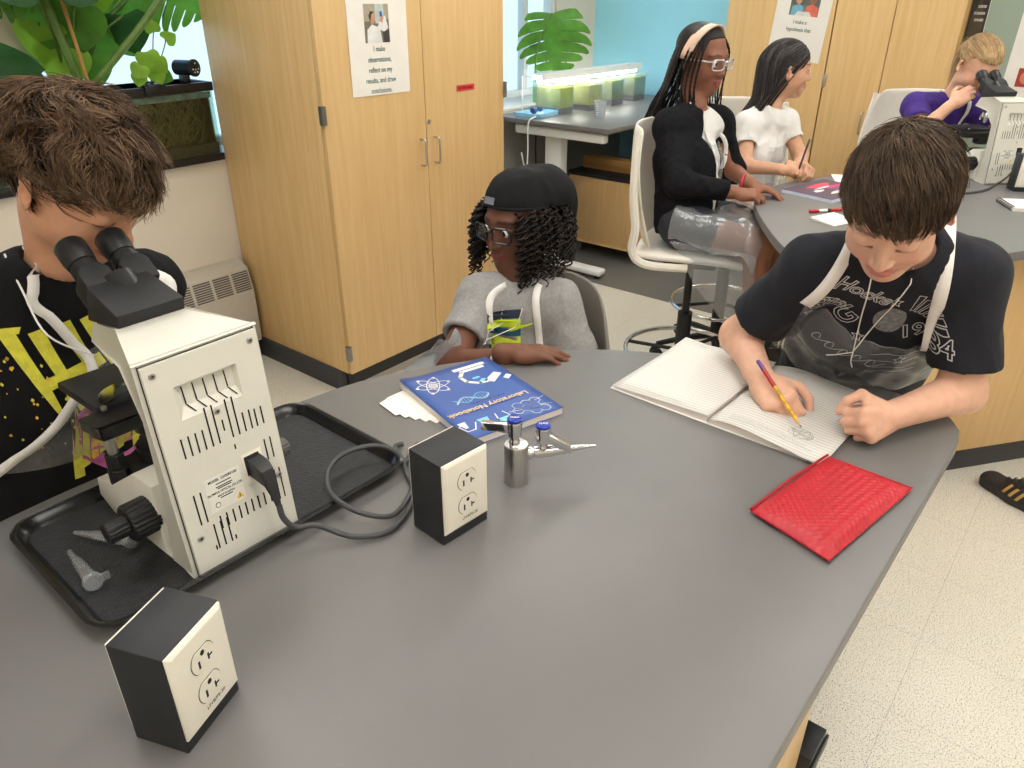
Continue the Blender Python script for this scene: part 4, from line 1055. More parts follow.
# power cord of the near microscope: plug at the rear panel, loops towards the outlet box
CORDM = mat('cord_grey', (.055, .056, .058), .5, var=.08)
pc = empty('grey_power_cord', (.45, .79, ZT), 0, 'dark grey power cord plugged into the near microscope and coiled on the table', 'cord')
q = MB(); Mp = frame((.0, .0, .0), (1, 0, 0), (0, .09, .995))
zb = .1275
pts = [(-.0085, .0125, zb+.013), (.0085, .0125, zb+.013), (.0085, .0125, zb-.013), (-.0085, .0125, zb-.013)]
def ring(cx, cy, cz, hx, hz): return [(cx-hx, cy, cz+hz), (cx+hx, cy, cz+hz), (cx+hx, cy, cz-hz), (cx-hx, cy, cz-hz)]
rings = [ring(-.006, .0195, zb, .0105, .0125), ring(-.006, -.002, zb-.003, .0105, .0125), ring(-.006, -.012, zb-.008, .009, .011), ring(-.004, -.016, zb-.03, .006, .008), ring(-.002, -.018, zb-.052, .0042, .0046)]
vs = [v for rr in rings for v in rr]; fs = [(j*4+i, j*4+(i+1) % 4, (j+1)*4+(i+1) % 4, (j+1)*4+i) for j in range(4) for i in range(4)]+[(3, 2, 1, 0), (16, 17, 18, 19)]
q.add(vs, fs).build('plug', mat('plug_grey', (.03, .03, .032), .5), pc, bevel=.0025)
def cp(x, y, z): return (x-.45, y-.79, z-ZT)
path = [(.448, .7715, .993), (.4495, .768, .972), (.462, .762, .952), (.487, .748, .947), (.515, .708, .930), (.555, .682, .9255), (.600, .690, .9255), (.648, .722, .9255), (.676, .765, .9255), (.690, .800, .945), (.672, .838, .952), (.628, .858, .951), (.585, .843, .950), (.553, .806, .949), (.541, .765, .949), (.552, .725, .940), (.585, .702, .928), (.628, .712, .931), (.668, .742, .927), (.700, .775, .9255), (.722, .80, .9255), (.733, .775, .9255), (.715, .735, .9255), (.685, .715, .9275), (.655, .70, .935), (.642, .688, .940), (.638, .672, .945)]
MB().tube(catmull([cp(*p) for p in path], 8), .0042, 10).build('cable', CORDM, pc, smooth=True)
path2 = [(.735, .835, .926), (.748, .815, .926), (.735, .785, .926), (.712, .745, .934), (.69, .72, .938), (.665, .69, .948), (.655, .674, .955)]
MB().tube(catmull([cp(*p) for p in [(.735, .835, .926), (.722, .84, .926), (.708, .82, .926), (.695, .79, .9255)]+path2[1:]], 8), .0042, 10).build('cable', CORDM, pc, smooth=True)

# ---------------------------------------------------------------- pedestal outlet boxes
def outlet_box(loc, rz, label, w=.086, d=.066, h=.134):
    r = empty('outlet_box', loc, rz, label, 'outlet box', 'black pedestal outlet boxes')
    boxo('housing', (-w/2, 0, 0), (w/2, d, h), mat('outlet_black', (.022, .023, .026), .55, var=.1, vscale=20, bump=.1, bscale=300), r, .0015)
    def side(y, s):
        M = frame((0, y, 0), (s, 0, 0), (0, 0, 1))      # local Z points outwards
        p = MB(); a = w/2-.0015; z0, z1 = .0175, h-.001
        lo = [(-a, z0), (a, z0), (a, z1), (-a, z1)]; i_ = .0045
        hi = [(-a+i_, z0+i_), (a-i_, z0+i_), (a-i_, z1-i_), (-a+i_, z1-i_)]
        vs = [M @ Vector((x, yv, 0)) for x, yv in lo]+[M @ Vector((x, yv, .0022)) for x, yv in lo]+[M @ Vector((x, yv, .005)) for x, yv in hi]
        p.add(vs, [(0, 1, 5, 4), (1, 2, 6, 5), (2, 3, 7, 6), (3, 0, 4, 7), (4, 5, 9, 8), (5, 6, 10, 9), (6, 7, 11, 10), (7, 4, 8, 11), (8, 9, 10, 11)])
        pl = p.build('wall_plate', CREAM, r, bevel=.0006)
        zc = (z0+z1)/2
        for dz in (.0205, -.0205):
            c = (0, zc+dz)
            prof_ = []
            for k in range(32):
                t = 2*PI*k/32; prof_.append((.0168*math.cos(t), max(-.0135, min(.0135, .0168*math.sin(t)))))
            gp = MB().prism([(x*1.05+c[0], yv*1.05+c[1]) for x, yv in prof_], .0050, .0053, M).build('receptacle_gap', SLIT, pl)
            rc_ = MB().prism([(x+c[0], yv+c[1]) for x, yv in prof_], .0050, .0062, M).build('receptacle', CREAM, pl)
            s_ = MB(); z = .0062
            s_.box((-.0082+c[0], c[1]-.0080, z), (-.0056+c[0], c[1]+.0015, z+.0003), M)
            s_.box((.0058+c[0], c[1]-.0078, z), (.0080+c[0], c[1]+.0005, z+.0003), M); s_.box((.0060+c[0], c[1]-.0048, z), (.0125+c[0], c[1]-.0028, z+.0003), M)
            s_.prism([(c[0]+.003*math.cos(t), c[1]+.0078+.0032*math.sin(t)) for t in [2*PI*k/12 for k in range(12)]], z, z+.0003, M)
            s_.build('slots', SLIT, rc_)
        MB().lathe([(.0026, .005), (.0026, .0059), (0, .0060)], 12, M @ Matrix.Translation((0, zc, 0))).build('plate_screw', CREAM, pl, smooth=True)
        text('lettering', 'LP1B/P5-20', M @ Matrix.Translation((.004, z0+.013, .0053)), .0062, INK, pl, bold=.0001)
    side(0, 1); side(d, -1)
    return r
ob = outlet_box((.2270, .5950, ZT), math.radians(21.5), 'black outlet box with white sockets at the bottom left of the table')
dup(ob, (.6325, .5975, ZT), math.radians(-5), 'black outlet box with white sockets in the table centre, beside the gas tap')
o2 = dup(ob, (3.50, .30, ZT), math.radians(-62), 'dark outlet box at the right edge of the back table')

# ---------------------------------------------------------------- gas turret
BLUEC = mat('blue_cap', srgb(34, 56, 158), .3, var=.08)
gt = empty('gas_tap', (.779, .622, ZT), 0, 'chrome gas tap with blue caps and ribbed nozzle on the near table', 'gas tap')
MB().lathe([(.0195, 0), (.0195, .066), (.0180, .069), (.0, .069)], 36).build('turret', STEEL, gt, smooth=True)
MB().lathe([(.0165, .069), (.0165, .070), (.0, .0702)], 30).build('turret_top', CHROME, gt, smooth=True)
def valve(base, axis_up, lever_dir, name):
    v = MB().lathe([(.0085, 0), (.0085, .006), (.0072, .008), (.0072, .014), (.0115, .016), (.0125, .038), (.0115, .041), (0, .041)], 24, Matrix.Translation(base)).build('valve', CHROME, gt, smooth=True)
    z = base[2]+.041
    MB().lathe([(.0118, 0), (.0118, .004), (.0095, .006), (0, .0062)], 22, Matrix.Translation((base[0], base[1], z))).build('blue_cap', BLUEC, v, smooth=True)
    text('lettering', 'GAS', frame((base[0], base[1], z+.0065), (.63, -.78, 0), (.78, .63, 0)) @ Matrix.Translation((0, -.0025, 0)), .0078, PAPER, v, bold=.0001)
    l = Vector(lever_dir).normalized(); b0 = Vector(base)+Vector((0, 0, .028))
    sd = l.cross(Vector((0, 0, 1))).normalized()
    m_ = MB(); secs = [(0.009, .0075, .0080), (.026, .0055, .0068), (.052, .0055, .0072)]
    vs = []
    for t, hw_, hh in secs:
        c = b0+l*t
        vs += [c-sd*hw_-Vector((0, 0, hh)), c+sd*hw_-Vector((0, 0, hh)), c+sd*hw_+Vector((0, 0, hh)), c-sd*hw_+Vector((0, 0, hh))]
    m_.add(vs, [(j*4+i, j*4+(i+1) % 4, (j+1)*4+(i+1) % 4, (j+1)*4+i) for j in range(2) for i in range(4)]+[(3, 2, 1, 0), (8, 9, 10, 11)])
    m_.build('lever', CHROME, v, bevel=.0012)
valve((-.002, .002, .070), None, (-.50, .86, .02), 'top')
nd = Vector((.74, -.67, .03)).normalized(); up_ = Vector((0, 0, 1))
zc = .050
p = lambda t: Vector((0, 0, zc))+nd*t
def along(prof_, nm, m, par): 
    M = Matrix.Translation(p(0)) @ nd.to_track_quat('Z', 'Y').to_matrix().to_4x4(); return MB().lathe(prof_, 24, M).build(nm, m, par, smooth=True)
bd = along([(.0105, .017), (.0105, .024), (.0080, .025), (.0080, .027), (.0100, .028), (.0100, .058), (.0085, .062), (.0085, .078), (.0070, .079)], 'valve_body', CHROME, gt)
pr = [(.0075, .078)]
for k in range(9):
    t = .080+k*.0052; rr = .0074-.00058*k; pr += [(rr, t), (rr*.72, t+.0046)]
pr += [(.0018, .128), (0, .129)]
along(pr, 'ribbed_nozzle', CHROME, bd)
vb = p(.042); valve((vb.x, vb.y, vb.z+.004), None, (.55, -.70, -.55), 'side')

# ---------------------------------------------------------------- sample tubes
def sample_tube(tip, capp, label):
    tip = Vector(tip); capp = Vector(capp); d_ = capp-tip; L_ = d_.length; loc = capp.copy()
    r = empty('sample_tube', (capp.x, capp.y, ZT+.0062), 0, label, 'tube', 'clear sample tubes on the tray')
    M = Matrix.Translation(tip-Vector((capp.x, capp.y, ZT+.0062))) @ d_.to_track_quat('Z', 'Y').to_matrix().to_4x4()
    MB().lathe([(0, 0), (.0035, .001), (.0055, L_*.30), (.0075, L_*.36), (.0095, L_*.92), (.0118, L_*.925), (.0118, L_*.955), (.0105, L_*.96), (.0102, L_)], 24, M).build('tube_body', TUBEP, r, smooth=True)
    MB().lathe([(.0122, L_*.955), (.0128, L_*.96), (.0128, L_*1.0), (.0115, L_*1.02), (0, L_*1.02)], 24, M).build('tube_cap', TUBEP, r, smooth=True)
    MB().box((.008, -.006, L_*.96), (.021, .006, L_*.985), M).build('cap_tab', TUBEP, r, bevel=.001)
    return r
zt = ZT+.0062
sample_tube((.270, 1.020, zt+.0058), (.311, .930, zt+.0135), 'clear sample tube lying closest to the microscope foot on the tray')
sample_tube((.247, .984, zt+.0058), (.237, .886, zt+.0135), 'clear sample tube near the tray corner, capped end toward the camera')

# ---------------------------------------------------------------- notebooks
NAVY = mat('cover_blue', srgb(62, 92, 160), .38, var=.04, vscale=10); PRW = mat('print_white', srgb(232, 232, 226), .5, var=.02); PRC = mat('print_cyan', srgb(130, 200, 235), .5); PRS = mat('print_sand', srgb(226, 196, 150), .5)
def ruled(name, axis, pitch, col=srgb(240, 236, 228), lc=srgb(166, 172, 180)):
    m = bpy.data.materials.new(name); m.use_nodes = True; nt = m.node_tree; L = nt.links; b = nt.nodes['Principled BSDF']
    tc = nt.nodes.new('ShaderNodeTexCoord'); sp = nt.nodes.new('ShaderNodeSeparateXYZ'); L.new(tc.outputs['Object'], sp.inputs[0])
    mu = nt.nodes.new('ShaderNodeMath'); mu.operation = 'MULTIPLY'; mu.inputs[1].default_value = 1/pitch; L.new(sp.outputs[axis], mu.inputs[0])
    fr = nt.nodes.new('ShaderNodeMath'); fr.operation = 'FRACT'; L.new(mu.outputs[0], fr.inputs[0])
    gt_ = nt.nodes.new('ShaderNodeMath'); gt_.operation = 'LESS_THAN'; gt_.inputs[1].default_value = .16; L.new(fr.outputs[0], gt_.inputs[0])
    mx = nt.nodes.new('ShaderNodeMix'); mx.data_type = 'RGBA'; L.new(gt_.outputs[0], mx.inputs['Factor']); mx.inputs['A'].default_value = (*col, 1); mx.inputs['B'].default_value = (*lc, 1)
    L.new(mx.outputs['Result'], b.inputs['Base Color']); b.inputs['Roughness'].default_value = .75; return m
nbM = frame((1.073, .939, ZT), (-.1955, .0565, 0), (-.06, -.252, 0))
nb = empty('laboratory_notebook', (0, 0, 0), 0, 'closed blue laboratory notebook with white science drawings', 'notebook'); nb.matrix_world = nbM
W_, H_ = .203, .262
pg = MB().box((.002, .002, .0006), (W_-.001, H_-.001, .0135)).build('pages', mat('page_edge', srgb(232, 222, 214), .8, var=.06, vscale=4, stretch=(1, 1, 200)), nb)
cv = MB(); NX = 10
top = []
for j in range(NX+1):
    for i in range(NX+1):
        u, v = i/NX, j/NX; lift = .006*max(0, u-.75)/.25*max(0, 1-v*1.2)
        top.append((u*W_, v*H_, .0140+lift))
F_ = [(j*(NX+1)+i, j*(NX+1)+i+1, (j+1)*(NX+1)+i+1, (j+1)*(NX+1)+i) for j in range(NX) for i in range(NX)]
me = MB().add(top, F_).mesh('cover'); co = link('front_cover', me, NAVY, nb, True); s = co.modifiers.new('s', 'SOLIDIFY'); s.thickness = .0006; s.offset = -1
boxo('back_cover', (0, 0, 0), (W_, H_, .0006), NAVY, nb)
def lz(u, v): return .0145+.006*max(0, u-.75)/.25*max(0, 1-v*1.2)
class Pr:      # flat print on the cover
    def __init__(s): s.mb = MB()
    def poly(s, pts): s.mb.add([(u*W_, v*H_, lz(u, v)) for u, v in pts], [tuple(range(len(pts)))]); return s
    def line(s, pts, w):
        for a, b in zip(pts[:-1], pts[1:]):
            a3 = Vector((a[0]*W_, a[1]*H_)); b3 = Vector((b[0]*W_, b[1]*H_)); d_ = (b3-a3)
            if d_.length < 1e-6: continue
            n_ = Vector((-d_.y, d_.x)).normalized()*w/2; d2 = d_.normalized()*w*.3
            q = [a3-d2-n_, b3+d2-n_, b3+d2+n_, a3-d2+n_]; s.mb.add([(v.x, v.y, lz(v.x/W_, v.y/H_)) for v in q], [(0, 1, 2, 3)])
        return s
    def disc(s, u, v, r): return s.poly([(u+r*math.cos(t)/W_, v+r*math.sin(t)/H_) for t in [2*PI*k/16 for k in range(16)]])
    def done(s, m): return s.mb.build('cover_print', m, nb)
at_ = Pr(); cu_, cv_ = .77, .20
for a in (0, PI/3, 2*PI/3):
    el = []
    for k in range(33):
        t = 2*PI*k/32; x = .034*math.cos(t); y = .0125*math.sin(t); el.append((cu_+(x*math.cos(a)-y*math.sin(a))/W_, cv_+(x*math.sin(a)+y*math.cos(a))/H_))
    at_.line(el, .0019)
    for sgn in (0, PI): at_.disc(cu_+.034*math.cos(a+sgn)/W_, cv_+.034*math.sin(a+sgn)/H_, .0036)
at_.disc(cu_, cv_, .0095); at_.done(PRW); Pr_ = Pr(); Pr_.disc(cu_, cv_, .0075).done(mat('print_grey', srgb(200, 196, 196), .5)).location.z = .0002
mi = Pr()   # microscope drawing
mi.poly([(.10, .06), (.46, .06), (.46, .10), (.10, .10)]); mi.poly([(.14, .11), (.42, .11), (.42, .145), (.14, .145)])
mi.line([(.40, .14), (.47, .20), (.46, .29), (.36, .36), (.28, .36)], .008); mi.poly([(.13, .26), (.30, .34), (.24, .40), (.08, .31)]); mi.poly([(.05, .34), (.12, .38), (.09, .42), (.02, .38)]); mi.done(PRW)
mc = Pr(); mc.poly([(.30, .255), (.38, .255), (.38, .28), (.30, .28)]); mc.poly([(.30, .30), (.36, .33), (.30, .36), (.25, .33)]); mc.done(PRC)
dn = Pr(); A_, B_ = [], []
for k in range(25):
    t = k/24; u = .41+.36*t; ph = t*2.2*PI; A_.append((u, .515+.042*math.sin(ph))); B_.append((u, .515-.042*math.sin(ph)))
dn.line(A_, .0022).line(B_, .0022)
for k in range(1, 24, 2): dn.line([A_[k], B_[k]], .0012)
dn.done(PRC); dd_ = Pr(); dd_.line([(u, v+.012) for u, v in A_], .0016); dd_.done(PRW)
text('cover_lettering', 'Laboratory Notebook', Matrix.Translation((.535*W_, .655*H_, .0164)), .0192, PRS, nb, bold=.0003)
sc_ = Pr(); rnd = random.Random(5); pp = []
for k in range(46): pp.append((.30+.0085*k, .585+.022*abs(math.sin(k*1.3))*rnd.uniform(.3, 1)))
sc_.line(pp[:14], .0009); sc_.line(pp[16:30], .0009); sc_.line(pp[32:], .0009); sc_.done(INK)
fl = Pr()
fl.line([(.80, .82), (.86, .90), (.94, .90), (.97, .82), (.92, .80)], .0022); fl.poly([(.88, .78), (.96, .78), (.93, .86), (.90, .86)])
fl.line([(.50, .80), (.46, .92), (.62, .92), (.58, .80)], .0022); fl.line([(.56, .93), (.66, .95), (.74, .93)], .0018); fl.done(PRW)
fc = Pr(); fc.poly([(.66, .80), (.78, .80), (.74, .90), (.70, .90)]); fc.poly([(.47, .87), (.61, .87), (.62, .915), (.46, .915)]); fc.done(PRC)
mo_ = Pr(); hx = .011
for (a, b) in ((0, 0), (1, 0), (2, 0), (.5, .87), (1.5, .87), (0, 1.73), (1, 1.73), (2.5, .87)):
    cx, cy = .14+a*hx*1.75/W_, .80+b*hx*1.75/H_
    mo_.line([(cx+hx*math.cos(t)/W_, cy+hx*math.sin(t)/H_) for t in [PI/6+PI/3*k for k in range(7)]], .0011)
mo_.line([(.14, .80), (.02, .78)], .0011).line([(.14, .87), (.03, .9)], .0011).line([(.34, .86), (.46, .84)], .0011).done(PRC if False else PRW)
# loose white pages under the blue notebook
ob2 = empty('open_workbook', (0, 0, 0), 0, 'white open workbook pages sticking out under the blue notebook', 'notebook')
ob2.matrix_world = frame((1.02, 1.01, ZT), (-.155, .02, 0), (-.01, -.19, 0))
for k in range(5):
    M = Matrix.Rotation(math.radians(-2.2*k+4), 4, 'Z') @ Matrix.Translation((.128+.004*k, .035+.010*k, .0002+.0006*k))
    MB().box((0, 0, 0), (.055, .14-.02*k, .0006), M).build('page', PAPER, ob2)

# ---------------------------------------------------------------- open notebook of the boy on the right
on = empty('open_notebook', (1.28, .46, ZT), math.radians(-2), 'open notebook with ruled pages under the writing boy', 'notebook')
RUL = ruled('ruled_page', 'X', .0090, srgb(218, 214, 206), srgb(172, 174, 178))
def page(y0, y1, zf, name, x0=-.145, x1=.145, m=RUL, skew=0):
    NY = 14; g = []; vs = []
    for j in range(NY+1):
        t = j/NY; y = y0+(y1-y0)*t
        for i in range(7):
            s_ = i/6; vs.append((x0+(x1-x0)*s_+skew*t, y, zf(t, s_)))
    me = MB().add(vs, [(j*7+i, j*7+i+1, (j+1)*7+i+1, (j+1)*7+i) for j in range(NY) for i in range(6)]).mesh(name)
    o = link(name, me, m, on, True); sd_ = o.modifiers.new('s', 'SOLIDIFY'); sd_.thickness = .0008; sd_.offset = -1; return o
# left leaf = toward +y, right leaf = toward -y (page edges sag to the table)
pL = page(.0, .208, lambda t, s_: .016-.010*t+.010*math.exp(-t*9)*(0)+.012*max(0, t-.75)*max(0, s_-.7)*6, 'left_page')
stack = MB()
def pagestack(y0, y1, zf, name):
    NY = 14; top = []; bot = []
    for j in range(NY+1):
        t = j/NY; top.append((y0+(y1-y0)*t, zf(t))); bot.append((y0+(y1-y0)*t, 0.0008))
    mb_ = MB(); vs = [(-.143, y, z) for y, z in top+bot]+[(.143, y, z) for y, z in top+bot]; n_ = NY+1; N = 2*n_
    fs = []
    for q in range(NY):
        fs += [(q, q+1, n_+q+1, n_+q), (N+q, N+n_+q, N+n_+q+1, N+q+1), (q, N+q, N+q+1, q+1), (n_+q, n_+q+1, N+n_+q+1, N+n_+q)]
    fs += [(0, n_, N+n_, N), (NY, N+NY, N+n_+NY, n_+NY)]
    mb_.add(vs, fs).build(name, MATS['page_edge'], on)
pagestack(.002, .203, lambda t: .0148-.010*t, 'page_block')
hump = lambda t: .007+.016*math.sin(min(1, t*2.6)*PI*.5)*max(0, 1-t*1.15)
pagestack(-.002, -.205, lambda t: hump(t)-.0008, 'page_block')
pR = page(.0, -.212, lambda t, s_: hump(t)+.0006, 'right_page', skew=-.012)
boxo('cover', (-.147, -.206, 0), (.147, .21, .0008), PAPER, on)
pen_ = MB(); rnd = random.Random(11)
def scrib(x, y, n_, dx, amp, row):
    pts = []
    for k in range(n_): pts.append((x+row*.0+rnd.uniform(-amp, amp), y-dx*k, 0))
    return pts
def on_z(y): return (hump(-y/.212)+.0006 if y < 0 else .016-.010*y/.208)+.0010
def addline(pts, w=.0007):
    for a, b in zip(pts[:-1], pts[1:]):
        d_ = Vector((b[0]-a[0], b[1]-a[1], 0)); 
        if d_.length < 1e-6: continue
        n_ = Vector((-d_.y, d_.x, 0)).normalized()*w/2
        pen_.add([(a[0]+s_*n_.x, a[1]+s_*n_.y, on_z(a[1])) for s_ in (-1, 1)]+[(b[0]+s_*n_.x, b[1]+s_*n_.y, on_z(b[1])) for s_ in (1, -1)], [(0, 1, 2, 3)])
for row in range(3): addline(scrib(-.128+.0075*row, -.03, 60-row*6, .0026, .0016, row))
addline(scrib(-.128, .19, 50, .0026, .0016, 0)); addline(scrib(.128, .16, 12, .0026, .0012, 0)); addline(scrib(.128, -.03, 14, .0026, .0012, 0)); addline(scrib(.128, -.13, 18, .0026, .0012, 0))
for k in range(26): 
    a = rnd.uniform(0, 6.28); b = rnd.uniform(0, 6.28); c = (-.088, -.148); addline([(c[0]+.018*math.cos(a), c[1]+.022*math.sin(a)), (c[0]+.018*math.cos(b), c[1]+.022*math.sin(b))], .0005)
pen_.build('pencil_writing', mat('graphite', srgb(110, 108, 106), .6), on)['kind'] = 'stuff'

# ---------------------------------------------------------------- red pouch
REDM = mat('red_leatherette', srgb(182, 32, 44), .42, var=.06, vscale=14)
nt = REDM.node_tree; b_ = nt.nodes['Principled BSDF']
tc = nt.nodes.new('ShaderNodeTexCoord'); wv = nt.nodes.new('ShaderNodeTexWave'); wv.wave_type = 'BANDS'; wv.bands_direction = 'Y'; wv.inputs['Scale'].default_value = 24; wv.inputs['Distortion'].default_value = 0
sp_ = nt.nodes.new('ShaderNodeSeparateXYZ'); nt.links.new(tc.outputs['Object'], sp_.inputs[0])
m1 = nt.nodes.new('ShaderNodeMath'); m1.operation = 'PINGPONG'; m1.inputs[1].default_value = .006; nt.links.new(sp_.outputs['X'], m1.inputs[0])
m2_ = nt.nodes.new('ShaderNodeMath'); m2_.operation = 'MULTIPLY_ADD'; m2_.inputs[1].default_value = .7; nt.links.new(m1.outputs[0], m2_.inputs[0]); nt.links.new(sp_.outputs['Y'], m2_.inputs[2])
m3 = nt.nodes.new('ShaderNodeMath'); m3.operation = 'PINGPONG'; m3.inputs[1].default_value = .006; nt.links.new(m2_.outputs[0], m3.inputs[0])
bp = nt.nodes.new('ShaderNodeBump'); bp.inputs['Strength'].default_value = .55; bp.inputs['Distance'].default_value = .4; nt.links.new(m3.outputs[0], bp.inputs['Height']); nt.links.new(bp.outputs[0], b_.inputs['Normal'])
rp = empty('red_pouch', (1.03, .21, ZT), math.atan2(-.042, .239), 'red textured zip pouch lying on the table edge', 'pouch')
def pouch_mesh(z0, zs, th):
    vs = []; NX, NY = 28, 18
    for j in range(NY+1):
        for i in range(NX+1):
            u, v = i/NX, j/NX if False else j/NY; x = (-.120+.240*u)*(1-.02*math.sin(PI*v))+(.030-.05*u)*(v-.5)*.5; y = (-.066+.132*v)
            e = min(1, min(u, 1-u)*9)*min(1, min(v, 1-v)*6); e = e**.5
            z = z0+zs*th*e*(1+.25*math.sin(5*u+3*v))+(.006*(1-v)*math.sin(PI*u*.9) if zs > 0 else 0)*e
            vs.append((x, y, z))
    return vs, [(j*(NX+1)+i, j*(NX+1)+i+1, (j+1)*(NX+1)+i+1, (j+1)*(NX+1)+i) for j in range(NY) for i in range(NX)]
vs, fs = pouch_mesh(.0075, 1, .0075); MB().add(vs, fs).build('front_panel', REDM, rp, smooth=True, auto=3)
vs, fs = pouch_mesh(.0065, -1, .0060); MB().add(vs, [f[::-1] for f in fs]).build('back_panel', REDM, rp, smooth=True, auto=3)
ed = [(x, y, .0070) for x, y in [(-.128, -.066), (.127, -.066), (.112, .066), (-.112, .066)]]
MB().tube([Vector(p_) for p_ in [ed[3], ed[0], ed[1], ed[2]]], .0016, 8).build('seam', REDM, rp, smooth=True)
MB().tube([(-.112, .067, .0095), (0, .0675, .013), (.112, .067, .0095)], [.002, .0028, .002], 8).build('zipper', mat('red_zip', srgb(160, 22, 30), .6), rp, smooth=True)
boxo('zip_tab', (.085, .062, .001), (.108, .082, .006), BLACK, rp, .002)

# ================================================================ THINGS ON THE BACK TABLE
cn = empty('workbook', (3.02, .89, ZT), math.radians(-13), 'workbook with a dark pink-splashed cover on the back table', 'notebook')
boxo('pages', (-.14, -.105, 0), (.14, .105, .012), mat('page_edge2', srgb(206, 214, 232), .8), cn)
boxo('cover', (-.14, -.105, .012), (.14, .105, .0128), mat('cover_plum', srgb(84, 70, 92), .45), cn)
rnd = random.Random(4)
for k, (c, x, y, a, b) in enumerate(((srgb(222, 70, 96), .02, .05, .07, .02), (srgb(200, 60, 110), .05, .01, .05, .018), (srgb(232, 220, 224), -.06, .0, .03, .012), (srgb(225, 215, 205), -.01, -.05, .05, .012), (srgb(130, 80, 120), .06, -.03, .05, .03), (srgb(232, 225, 225), .0, .02, .05, .006))):
    MB().add([(x+a*math.cos(t)*(1+.2*math.sin(3*t+k)), y+b*math.sin(t), .0131+.0002*k) for t in [2*PI*i/18 for i in range(18)]], [tuple(range(18))]).build('cover_print', mat('splash%d' % k, c, .5), cn)
wp = empty('loose_paper', (3.25, .83, ZT), math.radians(20), 'white sheets of paper beside the workbook on the back table', 'paper')
for k in range(3): MB().box((-.14, -.1, .001*k), (.14, .1, .001*k+.0008), Matrix.Rotation(.05*k, 4, 'Z')).build('sheet', PAPER, wp)
wp2 = empty('folded_paper', (2.63, .735, ZT), math.radians(-20), 'small folded white paper on the back table behind the writing boy', 'paper')
MB().box((-.06, -.05, 0), (.06, .05, .004)).build('sheet', PAPER, wp2, bevel=.001)
MB().add([(-.06, -.05, .0042), (.06, -.05, .0042), (.06, .05, .010), (-.06, .05, .010)], [(0, 1, 2, 3)]).build('top_flap', PAPER, wp2)
rm = empty('red_marker', (2.72, .80, ZT+.006), math.radians(-40), 'red and white pencil lying on the back table', 'marker')
MB().cyl((-.055, 0, 0), (-.02, 0, 0), .0055, n=10).build('red_end', mat('marker_red', srgb(200, 34, 44), .4), rm, smooth=True)
MB().cyl((-.02, 0, 0), (.012, 0, 0), .0055, n=10).build('white_band', PAPER, rm, smooth=True); MB().cyl((.012, 0, 0), (.025, 0, 0), .0056, n=10).build('dark_band', BLACK, rm, smooth=True)
MB().cyl((.025, 0, 0), (.075, 0, 0), .0055, .004, n=10).build('red_body', MATS['marker_red'], rm, smooth=True)
sn = empty('spiral_notebook', (3.26, .235, ZT), math.radians(-60), 'small spiral notebook at the right end of the back table', 'notebook')
boxo('pages', (-.10, -.07, 0), (.10, .07, .012), PAPER, sn); wr = MB()
for k in range(14):
    y = -.062+.0095*k; wr.tube([(-.10+.007*math.cos(t), y, .008+.009*math.sin(t)) for t in [2*PI*i/10 for i in range(10)]], .0013, 5, closed=True)
wr.build('wire_spiral', BLACK, sn, smooth=True)
bc = MB().tube(catmull([(3.600, .368, 1.03), (3.555, .365, .98), (3.49, .405, .93), (3.36, .44, .926), (3.25, .52, .926), (3.22, .60, .926), (3.36, .62, .926), (3.47, .60, .926)], 8), .0042, 8).build('back_power_cord', CORDM, smooth=True)
tag(bc, 'dark power cord lying in front of the back table microscope', 'cord')

# ================================================================ SNEAKER beyond the back table
sh = empty('sneaker', (2.755, -.155, 0), math.radians(-27), 'black sneaker with three gold stripes on the floor at the right edge', 'shoe')
def shoe():
    s = SDF((-.07, -.05, -.01), (.07, .31, .14), .004)
    s.put(flatcap((0, .045, .045), (0, .14, .05), .036, .042, .040, .038, (1, 0, 0)), .02)
    s.put(flatcap((0, .14, .042), (0, .245, .030), .042, .034, .038, .022, (1, 0, 0)), .03)
    s.put(ell((0, .262, .028), (.036, .028, .022)), .03); s.put(cap((0, .05, .06), (0, .055, .10), .036, .034), .02)
    s.put(cap((0, .055, .085), (0, .05, .14), .027), .006, 's')
    s.cut(lambda X, Y, Z: .018-Z+X*0+Y*0); return s.mesh()
V, Q = shoe(); SHOEM = mat('shoe_black', srgb(42, 38, 36), .6, var=.15, vscale=40, bump=.3, bscale=300); link('upper', mesh_from(V, Q, 'upper'), SHOEM, sh, True)
so = SDF((-.07, -.05, -.005), (.07, .32, .05), .004)
so.put(flatcap((0, .04, .014), (0, .15, .014), .040, .040, .043, .043, (1, 0, 0)), .02); so.put(flatcap((0, .15, .014), (0, .25, .016), .045, .043, .040, .04, (1, 0, 0)), .02); so.cut(lambda X, Y, Z: np.maximum(-Z, Z-.026+.006*np.cos(Y*16))+X*0)
V, Q = so.mesh(); link('sole', mesh_from(V, Q, 'sole'), mat('shoe_sole', srgb(52, 48, 46), .7), sh, True)
bv = bvh_of(*shoe())
for k in range(3):
    for sgn in (-1, 1):
        m_ = MB(); A_, B_ = [], []
        for i in range(9):
            t = i/8
            for lst, off in ((A_, 0), (B_, .011)):
                y = .105+.026*k+off+.022*(1-t); z = .026+.045*t
                h = bv.ray_cast(Vector((sgn*.12, y, z)), Vector((-sgn, 0, 0)))
                lst.append((h[0]+Vector((sgn*.0012, 0, 0))) if h[0] else Vector((sgn*.03, y, z)))
        m_.strip(A_, B_).build('gold_stripe', mat('gold_stripe', srgb(196, 158, 88), .5), sh)
lc = MB()
for k in range(5):
    y = .115+.022*k; h = bv.ray_cast(Vector((0, y, .2)), Vector((0, 0, -1)))
    zz = (h[0].z if h[0] else .07)+.002
    lc.tube(catmull([(-.022, y-.006, zz-.006), (0, y, zz+.002), (.022, y+.006, zz-.006)], 4), .0028, 6)
